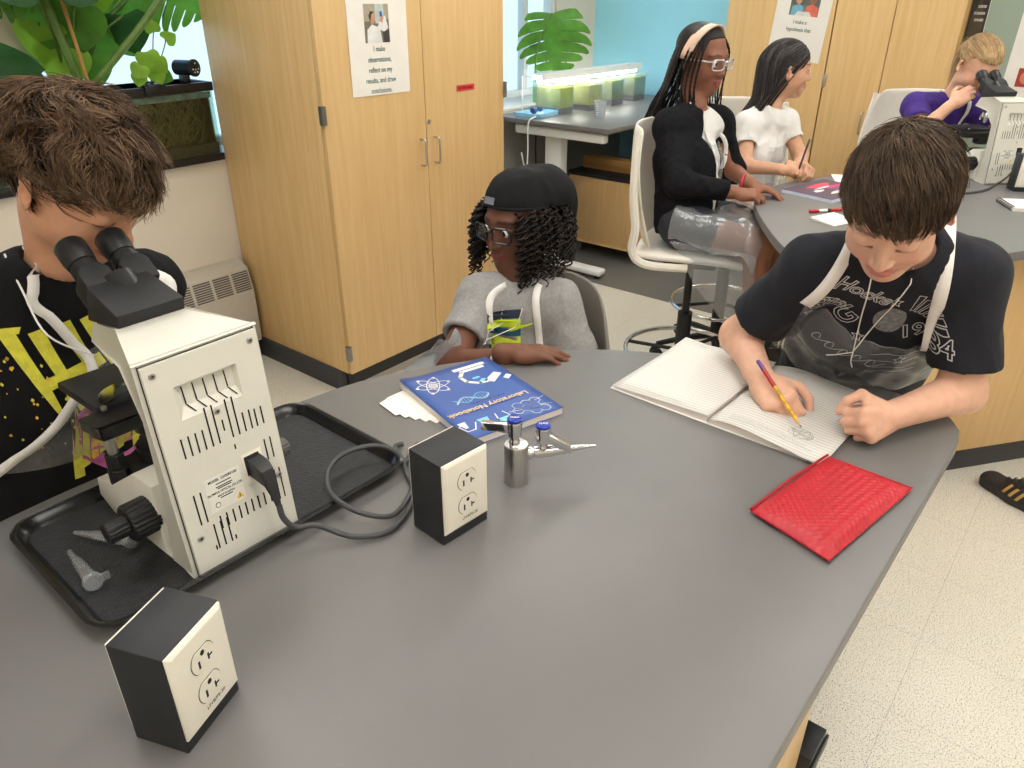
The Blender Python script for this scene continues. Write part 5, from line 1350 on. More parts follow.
lc.tube(catmull([(0, .12, .085), (.03, .11, .098), (.045, .13, .085), (.01, .125, .086), (-.03, .115, .098), (-.045, .135, .084), (0, .12, .085)], 5), .0024, 6)
lc.build('laces', BLACK, sh, smooth=True)
# ================================================================ PEOPLE TOOLKIT
def nrm_(v): v = np.array(v, float); return v/np.linalg.norm(v)
class HF:
    """head / hand frame: x = subject's right, y = forward, z = up"""
    def __init__(s, o, fwd, up=(0, 0, 1), sc=1.0):
        s.o = np.array(o, float); s.s = sc; y = nrm_(fwd); z = np.array(up, float); z = nrm_(z-y*(z@y)); x = np.cross(y, z); s.R = np.stack([x, y, z], 1)
    def p(s, l): return s.o+s.R@(np.array(l, float)*s.s)
    def l(s, P): return ((np.asarray(P)-s.o)@s.R)/s.s
    def ell(s, c, r, rot=None): R = s.R if rot is None else s.R@rot; return ell(s.p(c), np.array(r)*s.s, R)
    def cap(s, a, b, ra, rb=None): return cap(s.p(a), s.p(b), ra*s.s, None if rb is None else rb*s.s)
def rotx(a): c, q = math.cos(a), math.sin(a); return np.array([[1, 0, 0], [0, c, -q], [0, q, c]])
def roty(a): c, q = math.cos(a), math.sin(a); return np.array([[c, 0, q], [0, 1, 0], [-q, 0, c]])
def rotz(a): c, q = math.cos(a), math.sin(a); return np.array([[c, -q, 0], [q, c, 0], [0, 0, 1]])

def put_head(S, H, eyes='open', cheeks=1.0, nose=1.0, lips=1.0):
    u = lambda prim, k=.012: S.put(prim, k*H.s)
    u(H.ell((0, -.014, .036), (.073, .092, .076))); u(H.ell((0, .018, -.020), (.061, .070, .080)), .02)
    for s in (-1, 1):
        u(H.ell((s*.034, .046, -.036), (.026*cheeks, .028, .028)), .02); u(H.ell((s*.040, .010, -.065), (.018, .032, .022)), .025)
    u(H.ell((0, .058, -.094), (.022, .019, .016)), .025); u(H.cap((0, .045, -.075), (0, -.005, -.085), .034, .036), .02)
    u(H.ell((0, .070, .022), (.044, .016, .012)), .02)
    for s in (-1, 1): S.put(H.ell((s*.031, .097, .0), (.016, .016, .011)), .014*H.s, 's')
    for s in (-1, 1): u(H.ell((s*.031, .0725, -.001), (.0165, .0135, .0115)), .006)
    u(H.cap((0, .080, .008), (0, .097, -.030), .0058*nose, .0088*nose), .010)
    u(H.ell((0, .0985, -.034), (.0095*nose, .0085, .0075)), .006)
    for s in (-1, 1): u(H.ell((s*.0115*nose, .0895, -.036), (.0068*nose, .0085, .0062)), .006)
    u(H.ell((0, .083, -.059), (.020, .0105, .0065*lips), rotx(.25)), .005); u(H.ell((0, .082, -.0685), (.0165, .0100, .0070*lips)), .004)
    S.put(H.ell((0, .096, -.0635), (.020, .006, .0012)), .003*H.s, 's')
    for s in (-1, 1):
        rr = rotz(-s*.45)@roty(s*.12)
        u(H.ell((s*.0765, -.012, -.012), (.0065, .0185, .0305), rr), .004)
        S.put(H.ell((s*.0835, -.005, -.006), (.0060, .0095, .0165), rr), .004*H.s, 's')
    if eyes == 'open':
        for s in (-1, 1): S.put(H.ell((s*.031, .090, -.0015), (.0135, .012, .0047)), .002*H.s, 's')

def head_color(H, skin, lip, brow, brow_w=1.0, eyes='open', blush=.12):
    skin = np.array(skin); lip = np.array(lip); brow = np.array(brow)
    def f(V):
        L = H.l(V); x, y, z = np.abs(L[:, 0]), L[:, 1], L[:, 2]
        c = np.tile(skin, (len(V), 1)); m = lambda w: w[:, None]
        head = (np.abs(L).max(1) < .13)
        rd = np.clip(1-np.sqrt(((x-.036)/.024)**2+((y-.07)/.03)**2+((z+.036)/.022)**2), 0, 1)*blush*3*head
        c = c*(1-m(rd))+m(rd)*(skin*np.array([1.0, .72, .68]))
        nr = np.clip(1.3-np.sqrt((x/.014)**2+((y-.098)/.016)**2+((z+.034)/.014)**2), 0, 1)*blush*head
        c = c*(1-m(nr))+m(nr)*(skin*np.array([1.0, .74, .70]))
        lw = np.clip((1.25-np.sqrt((x/.0215)**2+((z+.0635)/.0115)**2))*4, 0, 1)*(y > .072)*head
        c = c*(1-m(lw))+m(lw)*lip
        bz = .0235+.0028*np.sin(np.clip((x-.010)/.040, 0, 1)*PI)-.002*np.clip((x-.03)/.02, 0, 1)
        bw = np.clip((1-np.abs(z-bz)/(.0042*brow_w))*3, 0, 1)*(x > .012)*(x < .050)*(y > .04)*head*.8
        c = c*(1-m(bw))+m(bw)*brow
        zz = (-.0085+((x-.031)/.017)**2*.0025) if eyes == 'down' else (.0058-((x-.031)/.017)**2*.005)
        ew = np.clip((1-np.abs(z-zz)/.0030)*3, 0, 1)*(np.abs(x-.031) < (.0145 if eyes == 'down' else .0155))*(y > .068)*head*.85
        c = c*(1-m(ew))+m(ew)*brow*.5
        ear = np.clip((.014-np.sqrt((x-.083)**2+(y+.005)**2*.5+(z+.006)**2*.4))*90, 0, 1)*head*.35
        c = c*(1-m(ear))+m(ear)*(skin*np.array([.85, .6, .55]))
        return c
    return f

def put_hand(S, wrist, d, dorsal, side, curls, thumb=(.55, .45, .5), sc=.86, spread=.06, k=.0032):
    """side: +1 left hand, -1 right hand (thumb along side*X). curls: 4 x (mcp, pip, dip). returns finger tips (world)"""
    H = HF(wrist, d, dorsal, sc); R = lambda prim, kk: S.put(prim, kk*sc)
    R(H.cap((0, -.03, 0), (0, .012, 0), .0235, .022), .012)
    for x, y1 in ((.026, .070), (.009, .076), (-.009, .073), (-.025, .064)):
        R(H.cap((side*x*.62, .014, -.002), (side*x, y1, -.002), .0145, .0115), .010)
    R(H.ell((side*.030, .030, -.012), (.014, .026, .014), rotz(-side*.35)), .012)
    R(H.ell((-side*.022, .030, -.010), (.012, .028, .012)), .012)
    tips = []
    spec = ((.0265, .074, (.039, .023, .018), .0088), (.009, .080, (.043, .027, .019), .0092), (-.009, .077, (.040, .025, .018), .0087), (-.0255, .068, (.031, .019, .016), .0078))
    for i, (x, y, ln, r) in enumerate(spec):
        a = 0.0; p = np.array([side*x, y-.008, -.001]); sp = side*spread*(1.5-i)
        for j in range(3):
            a += curls[i][j]; dv = np.array([sp*math.cos(a), math.cos(a), -math.sin(a)]); dv /= np.linalg.norm(dv); q = p+dv*ln[j]
            R(H.cap(p, q, r*(1-.07*j), r*(1-.07*(j+1))), k if j else .006); p = q
        tips.append(H.p(p))
    a1, b1, c1 = thumb
    p = np.array([side*.026, .018, -.010]); dirs = [nrm_((side*.75, .62, -.35)), nrm_((side*(.75-a1), .85, -.25-b1*.6)), nrm_((side*(.55-a1*1.5-c1*.4), .85, -.2-b1-c1*.3))]
    for j, (L_, r0, r1) in enumerate(((.038, .0130, .0108), (.030, .0106, .0096), (.024, .0096, .0080))):
        q = p+dirs[j]*L_; R(H.cap(p, q, r0, r1), .008 if j == 0 else k); p = q
    tips.append(H.p(p)); return tips, H

def put_torso(S, J, g=0.0, k=.03, wide=1.0, thick=1.0):
    side = nrm_(np.array(J['shR'])-np.array(J['shL'])); pv, ch, uc = (np.array(J[n], float) for n in ('pelvis', 'chest', 'upper'))
    S.put(flatcap(pv, ch, (.122+g)*wide, (.088+g)*thick, (.128+g)*wide, (.084+g)*thick, side), k)
    S.put(flatcap(ch, uc, (.128+g)*wide, (.086+g)*thick, (.098+g)*wide, (.056+g)*thick, side), k)
    for n in ('shL', 'shR'):
        sh = np.array(J[n], float); S.put(cap(uc, sh, .054+g, .042+g), k)
        S.put(cap(np.array(J['neck'])*.7+uc*.3, sh, .034+g, .040+g), k)
def put_arm(S, sh, el, wr, g=0.0, up=(.040, .034), fo=(.035, .0225), k=.02, ks=.03):
    S.put(cap(sh, el, up[0]+g, up[1]+g), ks); S.put(cap(el, wr, fo[0]+g, fo[1]+g), k)
def put_sleeve(S, sh, el, frac, r0, r1, arm_r, k=.03, hole=True):
    sh = np.array(sh, float); el = np.array(el, float); e = sh+(el-sh)*frac; d = nrm_(el-sh)
    fn, lo, hi = cap(sh, e+d*r1*.5, r0, r1)
    def cutfn(X, Y, Z): return np.maximum(fn(X, Y, Z), (X-e[0])*d[0]+(Y-e[1])*d[1]+(Z-e[2])*d[2])
    S.put((cutfn, lo, hi), k)
    if hole:
        S.put(cap(e-d*.020, e+d*.05, arm_r), .004, 's')
def cloth_mesh(S, name, m, parent, wr=.004, seed=1, sc=9, stretch=(1, 1, 1), fine=.0012, colf=None):
    V, Q = S.mesh(); N = vnormals(V, Q)
    a = vnoise(V, sc, seed, stretch, 2); b = vnoise(V, sc*3.2, seed+3, stretch, 1)
    ridge = 1-2*np.abs(a)
    V = V+N*((ridge*.5+a*.4)*wr+b*fine)[:, None]
    me = mesh_from(V, Q, name, colf); o = link(name, me, m, parent, True); return o, (V, Q)

def strands(P, rad, name, mats, parent, cols=None, sides=3, ref=None):
    """P (N,S,3) polylines, rad (N,S) -> one mesh of thin tapering tubes with per-strand colour"""
    N, S_, _ = P.shape; T = np.gradient(P, axis=1); T /= np.linalg.norm(T, axis=2, keepdims=True)+1e-9
    up = np.array([.13, .31, .94]) if ref is None else ref
    u = np.cross(T, np.broadcast_to(up, T.shape)); u /= np.linalg.norm(u, axis=2, keepdims=True)+1e-9; w = np.cross(T, u)
    V = np.stack([P+rad[:, :, None]*(math.cos(2*PI*k/sides)*u+math.sin(2*PI*k/sides)*w) for k in range(sides)], 2).reshape(-1, 3)
    i = np.arange(N)[:, None, None]*S_*sides; j = np.arange(S_-1)[None, :, None]*sides; k = np.arange(sides)[None, None, :]; k2 = (k+1) % sides
    Q = np.stack([i+j+k, i+j+k2, i+j+sides+k2, i+j+sides+k], -1).reshape(-1, 4)
    cf = None
    if cols is not None: cc = np.repeat(cols, S_*sides, 0); cf = lambda V_: cc
    me = mesh_from(V, Q, name, cf); return link(name, me, mats, parent, True)
SK_C = np.array([0, -.014, .036]); SK_R = np.array([.073, .092, .076])
def level(p): return np.sqrt((((p-SK_C)/SK_R)**2).sum(-1))
def hair_grow(H, roots, flow, length, steps, lift0, lift1, grav=0.0, wob=0.0, wobf=40, seed=0, stick=True, damp=0.0):
    """roots (N,3) local on the skull; flow(p)->(N,3) local direction. returns world polylines (N,steps,3)"""
    rng = np.random.default_rng(seed); N = len(roots); p = roots.copy(); out = [p.copy()]; st = (length/(steps-1))[:, None]; gl = H.R.T@np.array([0, 0, -1.0])
    ph = rng.uniform(0, 6.28, (N, 3)); dprev = None
    for i in range(1, steps):
        t = i/(steps-1); n = (p-SK_C)/SK_R**2; n /= np.linalg.norm(n, axis=1, keepdims=True)
        d = flow(p, t); d = d-n*(d*n).sum(1, keepdims=True)*(1 if stick else .0)*(level(p) < 1.4)[:, None]
        d /= np.linalg.norm(d, axis=1, keepdims=True)+1e-9
        d = d+gl*grav*t+wob*np.sin(p*wobf+ph+t*5)
        if dprev is not None and damp: d = d*(1-damp)+dprev*damp
        d /= np.linalg.norm(d, axis=1, keepdims=True)+1e-9; dprev = d
        p = p+d*st; lv = level(p)[:, None]; tgt = 1+(lift0+(lift1-lift0)*t)
        q = SK_C+(p-SK_C)*(tgt/lv); p = np.where((lv < tgt) | stick, q, p); out.append(p.copy())
    L = np.stack(out, 1); return H.o+(L*H.s)@H.R.T
def clump(P, n, strength, seed=0, jit=.0):
    rng = np.random.default_rng(seed); N, S_, _ = P.shape; idx = rng.choice(N, n, replace=False); r0 = P[:, 0]; c0 = r0[idx]
    near = np.concatenate([np.argmin(((r0[i:i+500, None]-c0[None])**2).sum(-1), 1) for i in range(0, N, 500)])
    t = np.linspace(0, 1, S_)[None, :, None]**1.2
    return P+(P[idx[near]]-P)*t*strength+rng.normal(size=(N, 1, 3))*jit*t, near
def scalp_roots(n, ok, seed=0, lift=.0):
    rng = np.random.default_rng(seed); out = []
    while sum(len(o) for o in out) < n:
        d = rng.normal(size=(n*3, 3)); d /= np.linalg.norm(d, axis=1, keepdims=True); p = SK_C+d*SK_R*(1+lift); out.append(p[ok(p)])
    return np.concatenate(out)[:n]
def eyes_open(H, parent, iris, gaze=(0, 1, 0)):
    wm = mat('eye_white', srgb(232, 226, 220), .2, var=.02); im = mat('iris_'+str(round(iris[0], 3)), iris, .15, var=.1); pm = mat('pupil', (.004, .004, .004), .1)
    for s in (-1, 1):
        mb = MB(); Mx = frame((0, 0, 0), (1, 0, 0), (0, 0, -1))
        c = H.p((s*.031, .0755, -.0012)); g = nrm_(H.R@np.array(gaze, float)); q = Vector(g).to_track_quat('Z', 'Y').to_matrix().to_4x4(); M = Matrix.Translation(Vector(c)) @ q; r = .0118*H.s
        def ringz(a0, a1, n=8): return [(max(r*math.sin(a), 1e-6 if a == 0 else 0), r*math.cos(a)) for a in [a0+(a1-a0)*i/n for i in range(n+1)]]
        mb.cur = 0; mb.lathe(ringz(PI, .58), 20, M, cap=False); mb.cur = 1; mb.lathe(ringz(.58, .25, 3), 20, M, cap=False); mb.cur = 2; mb.lathe(ringz(.25, .0, 2), 20, M, cap=False)
        o = mb.build('eye', [wm, im, pm], parent, smooth=True, auto=3)
def ribbon(path, wdir, w, name, m, parent, bv=None, off=.003, thick=.0012, n=6):
    """flat band along a smoothed path; wdir(i,p) gives width direction; if bv, snapped to the surface"""
    pts = catmull(path, n); A, B = [], []
    for i, p in enumerate(pts):
        t = (pts[min(i+1, len(pts)-1)]-pts[max(i-1, 0)]).normalized(); nn = None
        if bv is not None:
            h = bv.find_nearest(p)
            if h[0] is not None: nn = h[1]; nn = nn if (p-h[0]).dot(nn) > -.06 else nn; p = h[0]+nn*off
        wd = t.cross(nn).normalized() if nn is not None else Vector(wdir).normalized()
        A.append(p-wd*w/2); B.append(p+wd*w/2)
    me = MB().strip(A, B).mesh(name); o = link(name, me, m, parent, True)
    s = o.modifiers.new('s', 'SOLIDIFY'); s.thickness = thick; s.offset = 0; return o
def band(pts, d, w, name, m, parent, bv, off=.004, n=6, thick=.0012):
    """strap laid on cloth: the smoothed path is projected along d on the surface"""
    d = Vector(d).normalized(); P = []
    for p in catmull(pts, n):
        h = bv.ray_cast(p-d*.25, d, .40); P.append(h[0]-d*off if h[0] is not None else p)
    for _ in range(3): P = [P[0]]+[(P[i-1]+P[i]*2+P[i+1])/4 for i in range(1, len(P)-1)]+[P[-1]]
    A, B = [], []
    for i, p in enumerate(P):
        t = (P[min(i+1, len(P)-1)]-P[max(i-1, 0)]).normalized(); wd = t.cross(d).normalized(); A.append(p-wd*w/2); B.append(p+wd*w/2)
    o = link(name, MB().strip(A, B).mesh(name), m, parent, True); s = o.modifiers.new('s', 'SOLIDIFY'); s.thickness = thick; s.offset = 0; return o
def drape(bv, grid, direction, off, name, m, parent, fallback=None, extra=None, maxd=.5, subs=1):
    """project a grid of points along direction on the cloth below, keep off metres above it"""
    d = Vector(direction).normalized(); V = []; nu, nv = len(grid), len(grid[0]); hits = []
    for i, row in enumerate(grid):
        for j, p in enumerate(row):
            p = Vector(p); h = bv.ray_cast(p, d, maxd); hits.append((h[3] if h[0] is not None else None)); V.append(h[0]-d*off if h[0] is not None else None)
    good = [x for x in hits if x is not None]; mean = sum(good)/len(good) if good else .1
    k = 0
    for i in range(nu):
        for j in range(nv):
            if V[k] is None:
                near = [(abs(i-a)+abs(j-b), hits[a*nv+b]) for a in range(nu) for b in range(nv) if hits[a*nv+b] is not None and abs(i-a)+abs(j-b) < 8]
                dd = min(near)[1] if near else mean; V[k] = Vector(grid[i][j])+d*(dd-off)
            k += 1
    for _ in range(subs):                          # relax so it hangs smoother than the cloth
        W = list(V)
        for i in range(1, nu-1):
            for j in range(1, nv-1):
                a = (V[(i-1)*nv+j]+V[(i+1)*nv+j]+V[i*nv+j-1]+V[i*nv+j+1])/4; b = V[i*nv+j]
                mv = (a-b).dot(d); W[i*nv+j] = b+d*min(mv, .0 if mv > 0 else mv)
        V = W
    if extra: V = [v-d*extra(i // nv, i % nv) for i, v in enumerate(V)]
    me = MB().add(V, [(i*nv+j, i*nv+j+1, (i+1)*nv+j+1, (i+1)*nv+j) for i in range(nu-1) for j in range(nv-1)]).mesh(name)
    return link(name, me, m, parent, True), V
def stamp(bv, me, M, direction, off, name, m, parent, cut=.006):
    """print a flat mesh (text or shape) on cloth: refine, then project"""
    bm = bmesh.new(); bm.from_mesh(me); bmesh.ops.transform(bm, matrix=M, verts=bm.verts)
    bmesh.ops.triangulate(bm, faces=bm.faces)
    for _ in range(4):
        es = [e for e in bm.edges if e.calc_length() > cut]
        if not es: break
        bmesh.ops.subdivide_edges(bm, edges=es, cuts=1)
    d = Vector(direction).normalized(); bad = []
    for v in bm.verts:
        h = bv.ray_cast(v.co, d, .6)
        if h[0] is not None: v.co = h[0]-d*off
        else: bad.append(v)
    if bad: bmesh.ops.delete(bm, geom=bad, context='VERTS')
    me2 = bpy.data.meshes.new(name); bm.to_mesh(me2); bm.free(); return link(name, me2, m, parent)
def outline_text(txt, size, wd=.0011, bold=0.0, shear=0.0):
    """letters as outlines: strips along the contour edges of the text mesh"""
    me = text_mesh(txt, size, bold, 'CENTER', 0, shear); bm = bmesh.new(); bm.from_mesh(me); mb = MB()
    for e in bm.edges:
        if len(e.link_faces) == 1:
            a, b = e.verts[0].co, e.verts[1].co; d = b-a
            if d.length < 1e-7: continue
            n = Vector((-d.y, d.x, 0)).normalized()*wd/2; x = d.normalized()*wd*.3
            mb.add([a-x-n, b+x-n, b+x+n, a-x+n], [(0, 1, 2, 3)])
    bm.free(); return mb.mesh('outline')
def line_mesh(pts, wd, closed=False):
    mb = MB(); pts = [Vector((p[0], p[1], 0)) for p in pts]; n = len(pts)
    for i in range(n if closed else n-1):
        a, b = pts[i], pts[(i+1) % n]; d = b-a
        if d.length < 1e-7: continue
        q = Vector((-d.y, d.x, 0)).normalized()*wd/2; x = d.normalized()*wd*.3; mb.add([a-x-q, b+x-q, b+x+q, a-x+q], [(0, 1, 2, 3)])
    return mb.mesh('line')
def poly_mesh(pts): return MB().add([(p[0], p[1], 0) for p in pts], [tuple(range(len(pts)))]).mesh('poly')
def person(name_label, loc): return empty('person', loc, 0, name_label, 'person')
def keep_world(root):
    """children were modelled in world space: pull them under the root without moving them"""
    bpy.context.view_layer.update()
    inv = Matrix.Translation(root.location).inverted()
    for c in root.children: c.matrix_parent_inverse = inv
SKINM = mat('skin', (1, 1, 1), .48, var=.05, vscale=60, vcol=True, sss=.12, bump=.08, bscale=700, spec=.4)
HAIRM = mat('hair', (1, 1, 1), .58, var=.15, vscale=60, vcol=True, spec=.25)
HAIRC = mat('hair_curl', (1, 1, 1), .5, var=.12, vscale=60, vcol=True, spec=.35)
# ================================================================ BOY WRITING (right)
FIST = [(1.25, 1.65, .9)]*4
def boy_right():
    r = person('boy in a black printed T-shirt and clear apron writing in a notebook', (1.62, .37, 0))
    J = dict(shR=(1.362, .392, 1.172), shL=(1.466, .168, 1.174), pelvis=(1.70, .40, .70), chest=(1.53, .315, 1.04), upper=(1.43, .282, 1.185), neck=(1.385, .272, 1.235))
    elR, wrR, elL, wrL = (1.395, .528, .985), (1.268, .425, .968), (1.452, .125, .968), (1.283, .200, .966)
    H = HF((1.262, .264, 1.325), (-.80, -.10, -.60), (0, 0, 1), .97)
    skin = srgb(222, 174, 148)
    S = SDF((1.02, -.02, .915), (1.85, .68, 1.47), .0030)
    put_head(S, H, 'down', cheeks=1.08); S.put(cap(H.p((0, -.03, -.06)), J['neck'], .043, .047), .03)
    put_torso(S, J, -.012)
    put_arm(S, J['shR'], elR, wrR, up=(.040, .037), fo=(.038, .0235)); put_arm(S, J['shL'], elL, wrL, up=(.040, .037), fo=(.038, .0240))
    # writing hand: fingers pinch the pencil; resting on the little finger side
    tips, HR = put_hand(S, wrR, (-.60, -.79, -.16), (-.42, .22, .88), -1, [(.80, 1.05, .40), (.95, 1.15, .55), (1.15, 1.3, .7), (1.2, 1.35, .8)], thumb=(.60, .60, .6), sc=.92, spread=.0)
    put_hand(S, wrL, (-.94, .34, -.02), (-.30, -.86, .42), 1, [(1.45, 1.7, 1.0)]*4, thumb=(1.0, .55, 1.2), sc=.90, spread=.0)
    S.cut(lambda X, Y, Z: (ZT+.001)-Z+X*0+Y*0)
    V, Q = S.mesh(); lowl = V[:, 2] < ZT+.01
    hc = head_color(H, skin, srgb(200, 130, 118), srgb(92, 64, 48), .9, 'down', blush=.16)
    link('body', mesh_from(V, Q, 'body', hc), SKINM, r, True)
    # hair: short, straight, combed forward from the crown
    dark = np.array(srgb(58, 46, 38)); brown = np.array(srgb(106, 86, 68))
    hs = SDF(H.o-.16, H.o+.16, .0035)
    hs.put(H.ell((0, -.015, .038), (.0745, .0935, .0772)), .01)
    hl = H.R
    def trim(X, Y, Z):
        dx, dy, dz = X-H.o[0], Y-H.o[1], Z-H.o[2]; x = (dx*hl[0, 0]+dy*hl[1, 0]+dz*hl[2, 0])/H.s; y = (dx*hl[0, 1]+dy*hl[1, 1]+dz*hl[2, 1])/H.s; z = (dx*hl[0, 2]+dy*hl[1, 2]+dz*hl[2, 2])/H.s
        front = np.where(y > .035, .046-.0*y, np.where(y > .0, .010+(y)*1.0, -.035-.25*np.minimum(y+.03, 0)*0))
        return (front-z)*.8
    hs.cut(trim); Vh, Qh = hs.mesh(); link('hair_base', mesh_from(Vh, Qh, 'hair_base', lambda V_: np.tile(dark, (len(V_), 1))), HAIRM, r, True)
    ok = lambda p: (p[:, 2] > np.where(p[:, 1] > .03, .052, np.where(p[:, 1] > -.005, .012, -.035)))
    roots = scalp_roots(6500, ok, 2, .02); rng = np.random.default_rng(5); n = len(roots)
    crown = np.array([.012, -.062, .100])
    def flow(p, t):
        d = p-crown; d[:, 1] += .02; sw = np.cross(np.tile([0, -.3, 1.0], (len(p), 1)), d)*.25
        return d+sw+rng.normal(size=p.shape)*.012
    lf = rng.uniform(.10, .24, (n, 1))
    P = hair_grow(H, roots, flow, rng.uniform(.030, .056, n), 8, lf*.5, lf, grav=.12, seed=3)
    P, cl_ = clump(P, 420, .55, 4, .0012)
    rad = np.linspace(1, .2, 8)[None, :]*rng.uniform(.0006, .0012, n)[:, None]
    cc = rng.uniform(0, 1, 420)[cl_][:, None]
    c = dark*.8+(brown-dark*.8)*np.clip(rng.uniform(0, 1, (n, 1))**1.3*.6+cc*.5, 0, 1)
    strands(P, rad, 'hair', HAIRM, r, c)
    # T-shirt
    TEE = mat('tee_black_grey', srgb(36, 37, 43), .85, var=.08, vscale=30, bump=.25, bscale=500, sheen=.05, spec=.2)
    S = SDF((1.10, -.12, .80), (1.90, .72, 1.34), .0040)
    put_torso(S, J, .010, wide=1.06, thick=1.04)
    put_sleeve(S, J['shR'], elR, .72, .050, .057, .044); put_sleeve(S, J['shL'], elL, .76, .050, .060, .046)
    S.put(cap(J['neck'], H.p((0, -.03, -.05)), .056, .060), .008, 's')
    S.cut(lambda X, Y, Z: .82-Z+X*0+Y*0)
    S.cut(lambda X, Y, Z: np.where(Z < ZT+.002, 1.455+(.28-Y)*.30-X, -1)+0*Y)
    shirt, (V, Q) = cloth_mesh(S, 't_shirt', TEE, r, wr=.009, seed=4, sc=11, stretch=(1, 1, .6)); bv = bvh_of(V, Q)
    # print on the chest
    fw = Vector((.87, .29, .40)).normalized(); side = fw.cross(Vector((0, 0, 1))).normalized(); upv = side.cross(fw)
    base = Vector((1.400, .285, 1.085))-fw*.16
    def PM(x, y, rot=0.0): 
        M = Matrix.Identity(4); c, s = math.cos(rot), math.sin(rot); X = side*c+upv*s; Y = upv*c-side*s
        o = base+side*x+upv*y
        for i in range(3): M[i][0], M[i][1], M[i][2], M[i][3] = X[i], Y[i], -fw[i], o[i]
        return M
    PW = mat('shirt_print_white', srgb(196, 196, 196), .8)
    def st(me, x, y, rot=0.0, m=PW): stamp(bv, me, PM(x, y, rot), fw, .0024, 'shirt_print', m, r)
    st(outline_text('Hocke', .038, .0019, .0004, .3), -.040, .070, -.40)
    for ch_, x, y, a in (('3', -.108, .030, -.5), ('J', -.064, .040, .9), ('E', -.052, .022, .9), ('G', -.038, -.012, .9)): st(outline_text(ch_, .054, .0019, .001), x, y, a)
    st(outline_text('1984', .044, .0019, .001), .090, -.030, .22)
    st(poly_mesh([(.027*math.cos(t), .034*math.sin(t)) for t in [2*PI*k/28 for k in range(28)]]), .022, .008, 0, mat('shirt_print_grey', srgb(120, 120, 122), .8, var=.25, vscale=140))
    for k in range(6): st(line_mesh([(-.003, .0), (.003, .0), (.007, .045-.004*k), (-.004, .045-.004*k)], .0016, True), .052+.008*k, .034-.006*k, -.15-.16*k)
    star = [((.011 if k % 2 == 0 else .0046)*math.sin(PI*k/5), (.013 if k % 2 == 0 else .0055)*math.cos(PI*k/5)) for k in range(10)]
    for x, y in ((.022, .060), (-.022, -.044), (.062, -.100), (-.112, .012)): st(line_mesh(star, .0017, True), x, y)
    for k in range(5): st(line_mesh([(.012*math.cos(t*1.0)+.004*t-.012, .010*math.sin(t*1.3)) for t in [i*.5 for i in range(12)]], .0013), -.085+.026*k, -.080-.008*k, -.3)
    for k in range(4): st(line_mesh([(-.04, .004*math.sin(k)), (-.01, .004), (.02, -.003), (.045, .002)], .0012), .050, -.085-.020*k)
    # clear apron bib over the shirt with white neck straps
    g = []
    for i in range(18):
        v = i/17; row = []
        for j in range(29):
            q = j/28; x = -.124+.222*q; top = .044*max(0, 1-q*2.1)**1.4-.052*min(1, q*2.3)-.016*max(0, q-.5)*2
            x += (q-.5)*.10*v
            row.append(base+side*x+upv*(top*(1-v)+(-.205)*v))
        g.append(row)
    ap, AV = drape(bv, g, fw, .006, 'apron', APRON, r, subs=4, extra=lambda i, j: .003*math.sin(j*1.1+i*.5)+.003*math.sin(j*.37-i*.8))
    MB().tube([AV[j] for j in range(29)], .0013, 5).build('apron_hem', TUBEP, r, smooth=True)
    nk = Vector(J['neck'])
    aR, aL = AV[0], AV[28]
    bR = nk+Vector((-.020, .062, .028)); bL = nk+Vector((.060, -.055, .030))
    for a, b, mid in ((aR, bR, Vector((1.30, .37, 1.20))), (aL, bL, Vector((1.40, .165, 1.19)))):
        band([a, a.lerp(b, .33), a.lerp(b, .7), b, b+Vector((.045, -.008 if b is bR else .02, .03))], fw, .022, 'apron_strap', STRAP, r, bv, .004)
    # thin string tie
    kn = base+upv*-.078+side*-.022; h = bv.ray_cast(kn, fw, .5); kn = (h[0] if h[0] else kn)-fw*.012
    tops = (Vector(H.p((.030, .04, -.085))), Vector(H.p((-.040, .03, -.08))))
    sb = MB()
    for t in (bR+Vector((-.01, -.03, .01)), bL+Vector((-.03, .02, .01))):
        pts = []
        for k in range(13):
            p = t.lerp(kn, k/12); h = bv.ray_cast(p-fw*.2, fw, .4); pts.append(h[0]-fw*.010 if h[0] is not None and k > 1 else p)
        sb.tube(pts, .0012, 6)
    sb.tube(catmull([kn, kn+side*-.030-upv*.014, kn+side*-.045-upv*.018], 4), .0012, 6); sb.tube(catmull([kn, kn-upv*.02-fw*.004, kn-upv*.042+side*.006], 4), .0012, 6)
    sb.build('neck_string', STRAP, r, smooth=True)
    # legs below the table
    S = SDF((1.35, .10, .0), (1.95, .75, .86), .009)
    for s, kx in ((.10, .02), (-.10, -.02)):
        hp = np.array([1.70+s*.45, .40+s*.9, .72]); kn_ = np.array([1.55+s*.4, .40+s*1.0, .44]); an = np.array([1.66+s*.4, .42+s*1.0, .08])
        S.put(cap(hp, kn_, .075, .055), .03); S.put(cap(kn_, an, .052, .036), .03); S.put(cap(an, an+np.array([-.13, -.02, -.03]), .04, .034), .02)
    S.put(ell((1.70, .40, .74), (.13, .13, .10)), .04); S.cut(lambda X, Y, Z: -Z+X*0+Y*0)
    V, Q = S.mesh(); link('trousers', mesh_from(V, Q, 'trousers'), mat('denim_dark', srgb(40, 44, 56), .85, var=.1), r, True)
    keep_world(r); return r, HR, tips
BR, BR_HAND, BR_TIPS = boy_right()
